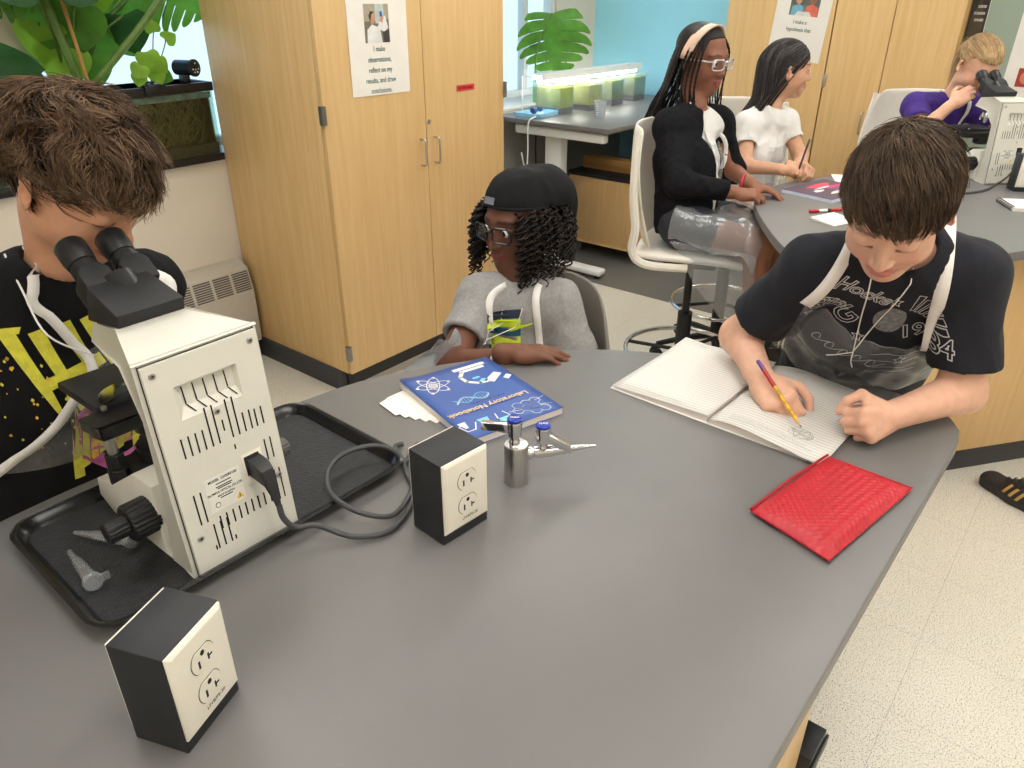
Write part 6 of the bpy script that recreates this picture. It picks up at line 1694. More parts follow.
# pencil held in his right hand
tip = Vector((1.196, .318, ZT+.018)); grip = (Vector(BR_TIPS[0])+Vector(BR_TIPS[4]))/2
pe = empty('pencil', tip, 0, 'yellow and red patterned pencil in the writing boy\'s hand', 'pencil')
d_ = (Vector((1.262, .448, ZT+.098))-tip).normalized(); Mq = d_.to_track_quat('Z', 'Y').to_matrix().to_4x4()
for nm, prof_, m in (('lead', [(.0003, 0), (.0012, .005)], INK), ('sharpened_wood', [(.0012, .005), (.0036, .018)], mat('cedar', srgb(214, 170, 120), .6)), ('painted_body', [(.0038, .018), (.0038, .090)], mat('pencil_yellow', srgb(224, 170, 48), .35, var=.35, vscale=90)),
                     ('red_band', [(.0039, .090), (.0039, .128)], mat('pencil_red', srgb(180, 40, 36), .35, var=.3, vscale=120)), ('ferrule', [(.0040, .128), (.0040, .138)], mat('ferrule_purple', srgb(92, 60, 120), .3, .4)), ('eraser', [(.0038, .138), (.0038, .148), (.003, .150)], mat('eraser_violet', srgb(96, 76, 140), .7))):
    MB().lathe(prof_, 8, Mq).build(nm, m, pe)

# ================================================================ BOY AT THE MICROSCOPE (left)
def boy_left():
    r = person('curly-haired boy in a black T-shirt looking into the near microscope', (.36, 1.36, 0))
    J = dict(shR=(.270, 1.295, 1.170), shL=(.545, 1.245, 1.165), pelvis=(.35, 1.34, .72), chest=(.385, 1.285, 1.03), upper=(.415, 1.270, 1.18), neck=(.435, 1.250, 1.245))
    elR, wrR, elL, wrL = (.10, 1.36, .99), (.115, 1.17, .955), (.53, 1.34, .96), (.44, 1.22, .90)
    H = HF((.460, 1.170, 1.376), (.28, -.74, -.60), (0, 0, 1), 1.0)
    skin = srgb(214, 160, 128)
    S = SDF((.02, 1.02, .915), (.74, 1.56, 1.56), .0032)
    put_head(S, H, 'down', cheeks=1.05); S.put(cap(H.p((0, -.03, -.06)), J['neck'], .044, .048), .03)
    put_torso(S, J, -.012); put_arm(S, J['shR'], elR, wrR); put_arm(S, J['shL'], elL, wrL)
    put_hand(S, wrR, (.25, -.95, -.05), (-.3, -.1, .95), -1, [(.3, .4, .2)]*4, sc=.88)
    V, Q = S.mesh(); link('body', mesh_from(V, Q, 'body', head_color(H, skin, srgb(190, 110, 98), srgb(60, 42, 32), 1.1, 'down')), SKINM, r, True)
    dark = np.array(srgb(42, 30, 24)); brown = np.array(srgb(150, 120, 92))
    hs = SDF(H.o-.17, H.o+.17, .004); hs.put(H.ell((0, -.018, .042), (.079, .097, .080)), .01); hl = H.R
    def trim(X, Y, Z):
        dx, dy, dz = X-H.o[0], Y-H.o[1], Z-H.o[2]; y = (dx*hl[0, 1]+dy*hl[1, 1]+dz*hl[2, 1])/H.s; z = (dx*hl[0, 2]+dy*hl[1, 2]+dz*hl[2, 2])/H.s
        return (np.where(y > .03, .040, np.where(y > -.030, .006+np.maximum(y+.01, 0)*.8, -.045))-z)*.8
    hs.cut(trim); Vh, Qh = hs.mesh(); link('hair_base', mesh_from(Vh, Qh, 'hair_base', lambda V_: np.tile(dark, (len(V_), 1))), HAIRM, r, True)
    ok = lambda p: (p[:, 2] > np.where(p[:, 1] > .03, .045, np.where(p[:, 1] > -.030, .012, -.045)))
    n = 7500; roots = scalp_roots(n, ok, 12, .06); rng = np.random.default_rng(15); crown = np.array([-.01, -.055, .105])
    def flow(p, t):
        d = p-crown; d[:, 1] += .03; a = np.array([[noise.noise(Vector(q)*22), noise.noise(Vector(q)*22+Vector((9, 3, 1))), noise.noise(Vector(q)*22+Vector((2, 8, 5)))] for q in p])
        return d/(np.linalg.norm(d, axis=1, keepdims=True)+1e-6)+a*2.2+rng.normal(size=p.shape)*.10
    lf = rng.uniform(.12, .50, (n, 1))
    P = hair_grow(H, roots, flow, rng.uniform(.045, .080, n), 9, lf*.4, lf, grav=.25, wob=.55, wobf=60, seed=13)
    P, cl_ = clump(P, 520, .72, 14, .0018)
    rad = np.linspace(1, .2, 9)[None, :]*rng.uniform(.0006, .0012, n)[:, None]; cc = rng.uniform(0, 1, 520)[cl_][:, None]
    strands(P, rad, 'hair', HAIRM, r, dark+(brown-dark)*np.clip(.65*cc**1.2+.45*rng.uniform(0, 1, (n, 1))**2, 0, 1))
    TEE = mat('tee_black', srgb(20, 20, 22), .85, var=.1, vscale=30, bump=.25, bscale=500, spec=.2)
    S = SDF((.0, 1.06, .80), (.76, 1.60, 1.33), .0042)
    put_torso(S, J, .012, wide=1.06, thick=1.04); put_sleeve(S, J['shR'], elR, .80, .054, .062, .048); put_sleeve(S, J['shL'], elL, .80, .052, .060, .048)
    S.put(cap(J['neck'], H.p((0, -.03, -.05)), .056, .062), .008, 's'); S.cut(lambda X, Y, Z: .81-Z+X*0+Y*0)
    sh_, (V, Q) = cloth_mesh(S, 't_shirt', TEE, r, wr=.009, seed=8, sc=10, stretch=(1, 1, .6)); bv = bvh_of(V, Q)
    d = Vector((.05, .98, .02)).normalized(); ux = Vector((1, -.05, 0)).normalized(); uz = Vector((0, 0, 1))
    YEL = mat('print_yellow', srgb(214, 208, 70), .8, var=.12, vscale=60); MAG = mat('print_magenta', srgb(186, 96, 150), .8, var=.3, vscale=40); ORA = mat('print_orange', srgb(226, 178, 62), .8, var=.3, vscale=50)
    def PM(x, z): 
        M = Matrix.Identity(4)
        for i in range(3): M[i][0], M[i][1], M[i][2], M[i][3] = ux[i], uz[i], d[i]*-1, (x, 1.02, z)[i]
        return M
    def st(pts, x, z, m=YEL): stamp(bv, poly_mesh(pts), PM(x, z), d, .0025, 'shirt_print', m, r)
    for (x, z, h, lean) in ((.300, 1.165, .150, .030), (.335, 1.160, .170, .030), (.372, 1.165, .130, .030), (.405, 1.165, .110, .025), (.440, 1.16, .12, .02)):
        st([(0, 0), (.020, .004), (.020+lean*.6, -h*.6), (.016+lean, -h), (.010+lean, -h*.98), (.004+lean*.55, -h*.55)], x, z)
    st([(0, 0), (.10, .02), (.105, .002), (.005, -.018)], .320, 1.085); st([(-.012, .008), (.035, .004), (.03, -.006), (0, -.004)], .295, 1.168)
    rnd = random.Random(2)
    for k in range(46):
        x = rnd.uniform(.27, .36); z = rnd.uniform(.97, 1.13); q = rnd.uniform(.0008, .0026); st([(q, 0), (0, q*1.6), (-q, 0), (0, -q*1.4)], x, z, YEL if k % 2 else ORA)
    st([(0, 0), (.10, .07), (.13, .02), (.12, -.10), (.03, -.13), (-.02, -.07)], .36, 1.02, MAG)
    for k in range(7): st([(0, 0), (.012, .004), (.02+.004*k, .085), (.012+.004*k, .09), (.006, .05)], .352+.014*k, .915+.008*(k % 3), ORA if k % 2 else YEL)
    st([(0, 0), (.016, .0), (.03, .16), (.022, .17)], .335, .90, YEL)
    # apron: clear bib edged with white tape, straps round the neck
    g = []
    for i in range(20):
        v = i/19; row = []
        for j in range(25):
            u = j/24; x0 = .395-.20*max(0, v-.25)**.9; x1 = .52+.10*v
            row.append(Vector((x0+(x1-x0)*u, 1.0, 1.115-.18*v)))
        g.append(row)
    ap, AV = drape(bv, g, d, .006, 'apron', APRON, r, subs=4, extra=lambda i, j: .003*math.sin(j*.9+i*.6))
    edge = [AV[i*25] for i in range(20)]
    bR = Vector((.378, 1.215, 1.238)); bL = Vector((.520, 1.205, 1.215))
    ribbon([bR+Vector((.02, .06, .03)), bR, Vector((.352, 1.16, 1.215)), Vector((.372, 1.14, 1.16)), edge[0], edge[4], edge[8], edge[12], edge[16], edge[19]], (1, 0, 0), .015, 'apron_strap', STRAP, r, bv, .008)
    ribbon([bL+Vector((-.03, .06, .03)), bL, Vector((.56, 1.165, 1.19)), Vector((.545, 1.15, 1.15)), AV[24]], (1, 0, 0), .022, 'apron_strap', STRAP, r, bv, .006)
    MB().tube(catmull([bR+Vector((-.012, .05, .03)), bR+Vector((-.022, -.01, -.01)), Vector((.352, 1.145, 1.175)), Vector((.40, 1.13, 1.13))], 6), .0016, 6).build('neck_string', STRAP, r, smooth=True)
    S = SDF((.15, 1.20, .0), (.60, 1.60, .88), .009)
    for s in (-1, 1):
        hp = np.array([.35+s*.085, 1.36, .74]); kn = np.array([.35+s*.10, 1.37, .42]); an = np.array([.35+s*.11, 1.42, .07])
        S.put(cap(hp, kn, .078, .058), .03); S.put(cap(kn, an, .055, .04), .03); S.put(cap(an, an+np.array([0, -.12, -.025]), .042, .036), .02)
    S.put(ell((.35, 1.35, .78), (.13, .10, .09)), .03); S.cut(lambda X, Y, Z: -Z+X*0+Y*0); V, Q = S.mesh()
    link('trousers', mesh_from(V, Q, 'trousers'), mat('trouser_black', srgb(30, 30, 34), .85), r, True)
    keep_world(r); return r
boy_left()

# ================================================================ GIRL IN GREY (middle)
def glasses(H, parent, m, w=.024, h=.018, rr=.0022, bridge=.009, yf=.104, lens=True):
    b = MB()
    for s in (-1, 1):
        c = (s*(w+bridge), yf, -.002); pts = []
        for x, z in rrect(-w, -h, w, h, .010, 5): pts.append(Vector(H.p((c[0]+x, yf-.012*((c[0]+x)/.055)**2, c[2]+z))))
        b.tube(pts, rr*H.s, 6, closed=True)
        xo = s*(2*w+bridge)
        b.tube([Vector(H.p(q)) for q in ((xo, yf-.013, .008), (s*.072, yf-.030, .008), (s*.080, .01, .006), (s*.081, -.02, -.004))], rr*.9*H.s, 6)
    b.tube(catmull([Vector(H.p(q)) for q in ((-bridge*1.05, yf, .004), (0, yf+.003, .007), (bridge*1.05, yf, .004))], 4), rr*H.s, 6)
    o = b.build('eyeglasses', m, parent, smooth=True)
    if lens:
        for s in (-1, 1):
            MB().add([H.p((s*(w+bridge)+x, yf-.012*((s*(w+bridge)+x)/.055)**2, -.002+z)) for x, z in rrect(-w, -h, w, h, .010, 4)], [tuple(range(20))]).build('lens', clear_plastic('spectacle_lens', (.97, .98, 1), .03, .0, .0), o)
def girl_grey():
    r = person('girl in a grey T-shirt, black cap and black glasses sitting at the near table', (1.36, 1.06, 0))
    J = dict(shR=(1.262, 1.115, .962), shL=(1.372, .975, .952), pelvis=(1.36, 1.06, .52), chest=(1.335, 1.06, .81), upper=(1.33, 1.05, .940), neck=(1.348, 1.068, 1.000))
    elR, wrR, elL, wrL = (1.095, 1.065, .872), (1.105, .915, .925), (1.36, .86, .76), (1.20, .93, .66)
    H = HF((1.370, 1.088, 1.130), (-.94, .08, -.08), (0, 0, 1), .95)
    skin = srgb(112, 72, 54)
    S = SDF((.98, .76, .60), (1.52, 1.24, 1.29), .0036)
    put_head(S, H, 'open', nose=1.12, lips=1.25); S.put(cap(H.p((0, -.02, -.06)), J['neck'], .040, .044), .03)
    put_torso(S, J, -.012, wide=.76, thick=.92); put_arm(S, J['shR'], elR, wrR, up=(.037, .032), fo=(.032, .021)); put_arm(S, J['shL'], elL, wrL, up=(.037, .032), fo=(.032, .021))
    put_hand(S, (1.112, .898, .942), (.72, -.68, -.06), (.05, -.02, 1.0), -1, [(.15, .35, .2), (.12, .35, .2), (.15, .35, .2), (.2, .4, .2)], thumb=(.3, .25, .2), sc=.86, spread=.07)
    V, Q = S.mesh(); hc = head_color(H, skin, srgb(120, 66, 62), srgb(28, 20, 16), 1.1, 'open', .05)
    link('body', mesh_from(V, Q, 'body', hc), SKINM, r, True); eyes_open(H, r, srgb(40, 24, 16), (.1, 1, .0)); 
    glasses(H, r, mat('glasses_black', (.012, .012, .014), .25), .0245, .0185, .0027)
    # black cap with a hanging tail
    CAPM = mat('cap_black', (.009, .009, .010), .75, var=.12, bump=.2, bscale=300, spec=.2)
    S = SDF(H.o-.21, H.o+.21, .004); S.put(H.ell((0, -.016, .048), (.082, .100, .083)), .01); S.put(H.ell((-.02, -.085, .052), (.068, .060, .066)), .04); S.put(H.ell((-.035, -.125, .010), (.036, .030, .060)), .03); S.put(H.ell((-.036, -.128, -.060), (.026, .020, .060)), .02)
    hl = H.R
    def trim(X, Y, Z):
        dx, dy, dz = X-H.o[0], Y-H.o[1], Z-H.o[2]; y = (dx*hl[0, 1]+dy*hl[1, 1]+dz*hl[2, 1])/H.s; z = (dx*hl[0, 2]+dy*hl[1, 2]+dz*hl[2, 2])/H.s
        return (np.where(y > -.09, .046+(y)*.12, .046-.0108-(-.09-y)*6)-z)*.5
    S.cut(trim); cm, (V, Q) = cloth_mesh(S, 'cap', CAPM, r, wr=.006, seed=21, sc=13, stretch=(1, 1, .5))
    MB().tube([Vector(H.p((.0835*math.cos(t), -.016+.1015*math.sin(t), .046+(-.016+.1015*math.sin(t))*.12+.003))) for t in [2*PI*k/40 for k in range(40)]], .0035, 6, closed=True).build('cap_band', CAPM, r, smooth=True)
    MB().box((-.014, .0, -.008), (.014, .002, .008), Matrix.Translation(Vector(H.p((.012, .083, .073)))) @ Matrix(np.block([[H.R@rotx(.35), np.zeros((3, 1))], [np.zeros((1, 3)), np.ones((1, 1))]]).tolist())).build('cap_logo', mat('logo_grey', srgb(120, 122, 130), .6), r)
    # ringlets
    rng = np.random.default_rng(8); n = 280; S_ = 40; P = np.zeros((n, S_, 3)); rad = np.zeros((n, S_)); gl = np.array([0, 0, -1.0])
    for i in range(n):
        a = rng.uniform(-2.75, 2.75); 
        sidek = -PI/2+a                      # around the back of the head, leaving the face free
        if abs(a) > 2.15: sidek = -PI/2+math.copysign(rng.uniform(2.0, 2.45), a)
        x, y = .080*math.cos(sidek), -.016+.098*math.sin(sidek)
        p0 = H.p((x, y, rng.uniform(.0, .055))); out = H.R@nrm_((math.cos(sidek), math.sin(sidek)*.9, 0)); L_ = rng.uniform(.085, .150); rr = rng.uniform(.0045, .0075); ph = rng.uniform(0, 6.28); tn = rng.uniform(5, 8)
        t = np.linspace(0, 1, S_); e1 = out; e2 = np.cross(gl, e1)
        ctr = p0[None]+gl[None]*(t*L_)[:, None]+out[None]*(.010+.030*np.sin(np.minimum(t*1.5, 1)*PI*.6)*rng.uniform(.3, 1.2))[:, None]
        P[i] = ctr+rr*(np.cos(ph+t*tn*6.28)[:, None]*e1+np.sin(ph+t*tn*6.28)[:, None]*e2); rad[i] = .0024*(1-.3*t)
    cc = np.array(srgb(30, 23, 20))*rng.uniform(.6, 1.5, (n, 1)); strands(P, rad, 'hair', HAIRC, r, cc, sides=4)
    HS = SDF(H.o-.2, H.o+.2, .005); HS.put(H.ell((0, -.040, -.015), (.086, .078, .080)), .02)
    def trim2(X, Y, Z):
        dx, dy, dz = X-H.o[0], Y-H.o[1], Z-H.o[2]; y = (dx*hl[0, 1]+dy*hl[1, 1]+dz*hl[2, 1])/H.s; return y-(-.022)
    HS.cut(trim2); V, Q = HS.mesh(); link('hair_base', mesh_from(V, Q, 'hair_base', lambda V_: np.tile(np.array(srgb(20, 15, 13)), (len(V_), 1))), HAIRC, r, True)
    GREY = mat('tee_grey', srgb(150, 148, 146), .9, var=.10, vscale=140, bump=.25, bscale=500)
    S = SDF((1.06, .78, .48), (1.56, 1.28, 1.08), .0038); put_torso(S, J, .008, wide=.78, thick=.95); put_sleeve(S, J['shR'], elR, .60, .046, .050, .041); put_sleeve(S, J['shL'], elL, .60, .048, .054, .041)
    S.put(cap(np.array(J['neck'])+np.array([-.012, 0, -.012]), H.p((0, -.02, -.05)), .052, .060), .008, 's')
    sh_, (V, Q) = cloth_mesh(S, 't_shirt', GREY, r, wr=.008, seed=31, sc=13, stretch=(1, 1, .7)); bv = bvh_of(V, Q)
    d = Vector((.80, .60, .0)).normalized(); ux = Vector((.60, -.80, 0)); NEON = mat('print_neon', srgb(206, 226, 52), .8); TEAL = mat('print_tealblue', srgb(40, 96, 128), .8); NAV = mat('print_navy', srgb(36, 48, 66), .8)
    base = Vector((1.26, 1.03, .90))-d*.20
    def st(pts, x, z, m):
        M = Matrix.Identity(4); o = base+ux*x+Vector((0, 0, z))
        for i in range(3): M[i][0], M[i][1], M[i][2], M[i][3] = ux[i], (0, 0, 1)[i], -d[i], o[i]
        stamp(bv, poly_mesh(pts), M, d, .0022, 'shirt_print', m, r)
    for k, (z, m) in enumerate(((.034, NAV), (.012, NEON), (-.012, TEAL), (-.034, NEON), (-.056, TEAL))):
        st([(-.040, 0), (.036, .006), (.036, .026), (-.040, .020)], -.008, z, m)
    st([(-.02, .0), (.03, .02), (.04, .026), (-.02, .012)], .02, .002, NEON); st([(-.036, 0), (-.02, 0), (-.02, .05), (-.036, .05)], -.006, -.05, NEON)
    # white swoosh on the sleeve
    e = Vector(J['shL'])*.48+Vector(elL)*.52; ds = Vector((.72, .66, -.10)).normalized(); o = e-ds*.12; sx = Vector((.68, -.73, 0))
    M = Matrix.Identity(4)
    for i in range(3): M[i][0], M[i][1], M[i][2], M[i][3] = sx[i], (0, 0, 1)[i], -ds[i], o[i]
    stamp(bv, poly_mesh([(-.024, .004), (-.026, -.004), (-.018, -.011), (-.006, -.009), (.028, .004), (-.008, -.003), (-.016, -.003)]), M, ds, .002, 'sleeve_mark', PAPER, r, cut=.004)
    nk = Vector(J['neck'])
    for q, (a, b_) in enumerate(((nk+Vector((-.055, .040, -.012)), Vector((1.205, 1.045, .86))), (nk+Vector((-.008, -.055, -.015)), Vector((1.285, .955, .85))))):
        band([nk+Vector((.02, .05 if q == 0 else -.045, .01)), a, a.lerp(b_, .4), a.lerp(b_, .75), b_], d, .017, 'apron_strap', STRAP, r, bv, .004)
    stg = MB()
    for a, b_ in ((nk+Vector((-.05, .02, -.02)), base+d*.10+ux*-.01+Vector((0, 0, -.03))), (nk+Vector((-.02, -.045, -.02)), base+d*.10+ux*-.01+Vector((0, 0, -.03)))): 
        pts = []
        for k in range(9):
            p = a.lerp(b_, k/8); h = bv.find_nearest(p); pts.append(h[0]+h[1]*.003)
        stg.tube(pts, .0011, 5)
    stg.build('neck_string', STRAP, r, smooth=True)
    g = [[base+ux*(-.095+.19*j/20)+Vector((0, 0, -.055-.14*i/10)) for j in range(21)] for i in range(11)]
    drape(bv, g, d, .006, 'apron', APRON, r, subs=2, extra=lambda i, j: .003*math.sin(j+i*.5))
    MB().tube([Vector(wrR)+Vector(nrm_(np.array(wrR)-np.array(elR)))*-.022+Vector((.0235*math.cos(t), .006*math.sin(t)*0+.004*math.cos(t), .0225*math.sin(t))) for t in [2*PI*k/24 for k in range(24)]], .0032, 6, closed=True, flat=1.0).build('wristband', STRAP, r, smooth=True)
    # jeans and legs under the table
    S = SDF((.85, .85, .0), (1.56, 1.30, .64), .009)
    for s in (-1, 1):
        hp = np.array([1.36+s*.03, 1.06-s*.08, .50]); kn = np.array([1.05+s*.02, 1.14-s*.10, .48]); an = np.array([1.04, 1.14-s*.10, .07]); S.put(cap(hp, kn, .075, .055), .03); S.put(cap(kn, an, .05, .036), .03); S.put(cap(an, an+np.array([-.11, .02, -.03]), .036, .03), .02)
    S.put(ell((1.37, 1.06, .54), (.11, .13, .09)), .03); S.cut(lambda X, Y, Z: -Z+X*0+Y*0); V, Q = S.mesh(); link('trousers', mesh_from(V, Q, 'trousers'), MATS['denim_dark'], r, True)
    # corner of the clear apron bunched beside the notebook
    g = []
    for i in range(9):
        row = []
        for j in range(9):
            u, v = i/8, j/8; row.append((1.00+.10*u+.02*math.sin(4*v), 1.02+.12*(1-u)*v+.03*u, .955-.11*v+.012*math.sin(7*u+3*v)))
        g.append(row)
    shell('apron_corner', r, clear_plastic('apron_blue', (.80, .88, .97), .15, .35, .30), [[Vector(p) for p in row] for row in g], .0006)
    keep_world(r); return r
girl_grey()

# ================================================================ GIRL IN BLACK CARDIGAN (back table, on the tall stool)
def girl_cardigan():
    r = person('girl with long braids, clear glasses and black cardigan sitting on a white stool', (2.62, 1.25, 0))
    J = dict(shR=(2.655, 1.388, 1.155), shL=(2.862, 1.303, 1.150), pelvis=(2.640, 1.275, .815), chest=(2.700, 1.325, 1.03), upper=(2.752, 1.350, 1.140), neck=(2.768, 1.356, 1.215))
    elR, wrR, elL, wrL = (2.535, 1.275, .985), (2.630, 1.110, .960), (2.885, 1.225, .98), (2.800, 1.115, .965)
    H = HF((2.805, 1.362, 1.380), (-.20, -.93, -.10), (0, 0, 1), 1.04)
    skin = srgb(140, 92, 70)
    S = SDF((2.36, .78, .40), (3.02, 1.52, 1.55), .0045)
    put_head(S, H, 'open', nose=1.08, lips=1.2); S.put(cap(H.p((0, -.02, -.06)), J['neck'], .042, .046), .03)
    put_torso(S, J, -.012, wide=.9); put_arm(S, J['shR'], elR, wrR); put_arm(S, J['shL'], elL, wrL)
    put_hand(S, (2.640, 1.095, .958), (.55, -.82, -.05), (-.25, -.05, .95), -1, [(.45, .7, .4), (.5, .7, .4), (.55, .8, .4), (.6, .9, .5)], thumb=(.4, .35, .3), sc=.94, spread=.02)
    put_hand(S, (2.795, 1.100, .956), (.10, -.98, -.10), (.1, .0, 1.0), 1, [(.2, .35, .2), (.25, .4, .2), (.35, .6, .4), (.5, .9, .5)], thumb=(.3, .25, .2), sc=.94, spread=.05)
    for s, (hx, hy), (kx, ky) in ((1, (2.575, 1.255), (2.585, .965)), (-1, (2.735, 1.215), (2.745, .945))):
        hp = np.array([hx, hy, .815]); kn = np.array([kx, ky, .800]); an = np.array([kx-.005, ky-.035, .42]); S.put(cap(hp, kn, .074, .054), .03); S.put(cap(kn, an, .050, .036), .03)
    V, Q = S.mesh(); hc = head_color(H, skin, srgb(150, 88, 80), srgb(34, 24, 20), .9, 'open', .05)
    def c2(V_):
        c = hc(V_); return c
    link('body', mesh_from(V, Q, 'body', c2), SKINM, r, True); eyes_open(H, r, srgb(48, 30, 20), (-.1, 1, .0))
    glasses(H, r, clear_plastic('clear_frames', (.75, .78, .80), .1, .5, .55), .024, .017, .0026)
    # headband, hair base and braids
    hl = H.R; dark = np.array(srgb(24, 18, 17)); HS = SDF(H.o-.18, H.o+.18, .004); HS.put(H.ell((0, -.018, .042), (.077, .095, .078)), .01)
    def trim(X, Y, Z):
        dx, dy, dz = X-H.o[0], Y-H.o[1], Z-H.o[2]; y = (dx*hl[0, 1]+dy*hl[1, 1]+dz*hl[2, 1])/H.s; z = (dx*hl[0, 2]+dy*hl[1, 2]+dz*hl[2, 2])/H.s
        return (np.where(y > -.005, .052+.60*np.maximum(y-.02, 0), -.055)-z)*.7
    HS.cut(trim); V, Q = HS.mesh(); link('hair_base', mesh_from(V, Q, 'hair_base', lambda V_: np.tile(dark, (len(V_), 1))), HAIRC, r, True)
    bp_ = [Vector(H.p(((.081)*math.cos(t), -.010+.030*math.sin(t), .030+.090*math.sin(t)))) for t in [PI*k/20*1.16-.25 for k in range(21)]]
    hb_ = MB(); A_ = [p+Vector(H.R@np.array([0, .022, -.004])) for p in bp_]; B_ = [p-Vector(H.R@np.array([0, .022, .006])) for p in bp_]; me = hb_.strip(A_, B_).mesh('headband'); o = link('headband', me, mat('headband_pink', srgb(226, 196, 176), .8, bump=.3, bscale=200), r, True); sd_ = o.modifiers.new('s', 'SOLIDIFY'); sd_.thickness = .006; sd_.offset = 0
    rng = np.random.default_rng(31); n = 120; S_ = 54; P = np.zeros((n, S_, 3)); rad = np.zeros((n, S_)); t = np.linspace(0, 1, S_); fwdw = np.array(H.R[:, 1]); rt = np.array(H.R[:, 0])
    for i in range(n):
        if i < 26:   # front braids hanging beside the face and over the chest
            s = 1 if i % 2 else -1; p0 = np.array([s*rng.uniform(.005, .055), .0, .105]); k3 = i % 5; p0[1] = .055-.03*k3/4-.3*abs(p0[0]); p0 = SK_C+(p0-SK_C)/level(p0[None])[0]*1.01; way = [p0, (s*(.074+.002*k3), .052-.014*k3, .03), (s*(.080+.002*k3), .048-.018*k3, -.08), (s*rng.uniform(.055, .09), .060-.012*k3, -.18), (s*rng.uniform(.04, .085), .075, -.20-rng.uniform(.06, .2))]
        else:
            a = rng.uniform(-1.35, 1.35); p0 = np.array([.070*math.sin(a), -.03-.07*math.cos(a)*.6, rng.uniform(.06, .115)]); p0 = SK_C+(p0-SK_C)/level(p0[None])[0]*1.01; q = np.array([.085*math.sin(a), -.02-.092*math.cos(a), .0])
            L_ = rng.uniform(.18, .34); way = [p0, q, q*1.05+np.array([.0, -.018, -.10]), q+np.array([.03*rng.uniform(0, 1.6), -.05, -.10-L_*.5]), q+np.array([.05*rng.uniform(0, 1.6), -.055, -.10-L_])]
        cr = np.array([list(v) for v in catmull([H.p(w) for w in way], 20)]); ii = np.linspace(0, len(cr)-1, S_).astype(int); P[i] = cr[ii]; rad[i] = rng.uniform(.0034, .0050)*(1-.45*t)*(1+.20*np.sin(t*150))
    strands(P, rad, 'braids', HAIRC, r, dark*rng.uniform(.7, 1.7, (n, 1)), sides=6)
    # white T-shirt and black knitted cardigan
    S = SDF((2.42, 1.12, .78), (3.0, 1.52, 1.30), .0045); put_torso(S, J, .006, wide=.90); S.put(cap(J['neck'], H.p((0, -.02, -.05)), .050, .056), .008, 's')
    WT = mat('tee_white', srgb(226, 224, 222), .85, var=.03, bump=.2, bscale=400); o, (V, Q) = cloth_mesh(S, 't_shirt', WT, r, wr=.006, seed=41, sc=12, stretch=(1, 1, .6))
    CARD = mat('cardigan_black', (.011, .011, .013), .9, var=.2, vscale=60, bump=.6, bscale=160, spec=.1)
    S = SDF((2.36, 1.02, .78), (3.06, 1.54, 1.30), .0045); put_torso(S, J, .016, wide=.94)
    for sh, el, wr in (('shR', elR, wrR), ('shL', elL, wrL)):
        S.put(cap(J[sh], el, .054, .046), .03); w_ = np.array(wr); e_ = np.array(el); fn, lo, hi = cap(e_, w_+nrm_(w_-e_)*.02, .046, .034); dd = nrm_(w_-e_); ee = w_-dd*.012
        S.put(((lambda fn, dd, ee: (lambda X, Y, Z: np.maximum(fn(X, Y, Z), (X-ee[0])*dd[0]+(Y-ee[1])*dd[1]+(Z-ee[2])*dd[2])))(fn, dd, ee), lo, hi), .02); S.put(cap(ee-dd*.012, ee+dd*.05, .026), .003, 's')
    S.put(cap(J['neck'], H.p((0, -.02, -.05)), .056, .062), .008, 's')
    # front opening: a wedge along the torso's facing direction
    f = nrm_(np.array([.38, -.92, 0])); sd = nrm_(np.array([.92, .38, 0])); c0 = np.array([2.735, 1.335, 1.0])
    def opening(X, Y, Z):
        u = (X-c0[0])*sd[0]+(Y-c0[1])*sd[1]; v = (X-c0[0])*f[0]+(Y-c0[1])*f[1]; w = .062+.06*(1.2-Z); return np.maximum(np.abs(u+.005)-w, .035-v)
    S.put((opening, (2.4, 1.0, .72), (3.0, 1.5, 1.34)), .01, 's')
    o, (V2, Q2) = cloth_mesh(S, 'cardigan', CARD, r, wr=.008, seed=43, sc=14, stretch=(1, 1, .8)); bvw = bvh_of(V, Q); bvc = bvh_of(V2, Q2)
    fv = Vector(-f); g = [[Vector(c0)+Vector(sd)*(-.085+.17*j/16)+Vector((0, 0, .10-.27*i/14))-fv*.3 for j in range(17)] for i in range(15)]
    drape(bvw, g, fv, .012, 'apron_bib', APRON, r, subs=3, extra=lambda i, j: .004*math.sin(j*.9+i*.5))
    nk = Vector(J['neck'])
    for q, s in ((0, -1), (1, 1)): ribbon([nk+Vector(sd)*s*.050+Vector(f)*-.02+Vector((0, 0, .02)), nk+Vector(sd)*s*.062+Vector(f)*.05+Vector((0, 0, -.05)), Vector(c0)+Vector(sd)*s*.075+Vector(f)*.12+Vector((0, 0, .10)), Vector(c0)+Vector(sd)*s*.095+Vector(f)*.12+Vector((0, 0, -.02)), Vector(c0)+Vector(sd)*s*.13+Vector(f)*.09+Vector((0, 0, -.12))], sd, .016, 'apron_strap', STRAP, r, bvc, .004)
    # dark shorts
    S = SDF((2.44, 1.0, .70), (2.90, 1.44, .96), .005); S.put(ell((2.645, 1.275, .83), (.135, .120, .075)), .02)
    for (hx, hy), (kx, ky) in (((2.575, 1.255), (2.585, .965)), ((2.735, 1.215), (2.745, .945))): S.put(cap((hx, hy, .815), (hx+(kx-hx)*.36, hy+(ky-hy)*.36, .812), .083, .078), .03)
    o, _ = cloth_mesh(S, 'shorts', mat('shorts_dark', srgb(44, 46, 54), .85, var=.1), r, wr=.006, seed=47, sc=14)
    # apron skirt over the lap, and the loose side hanging below the seat
    g = []
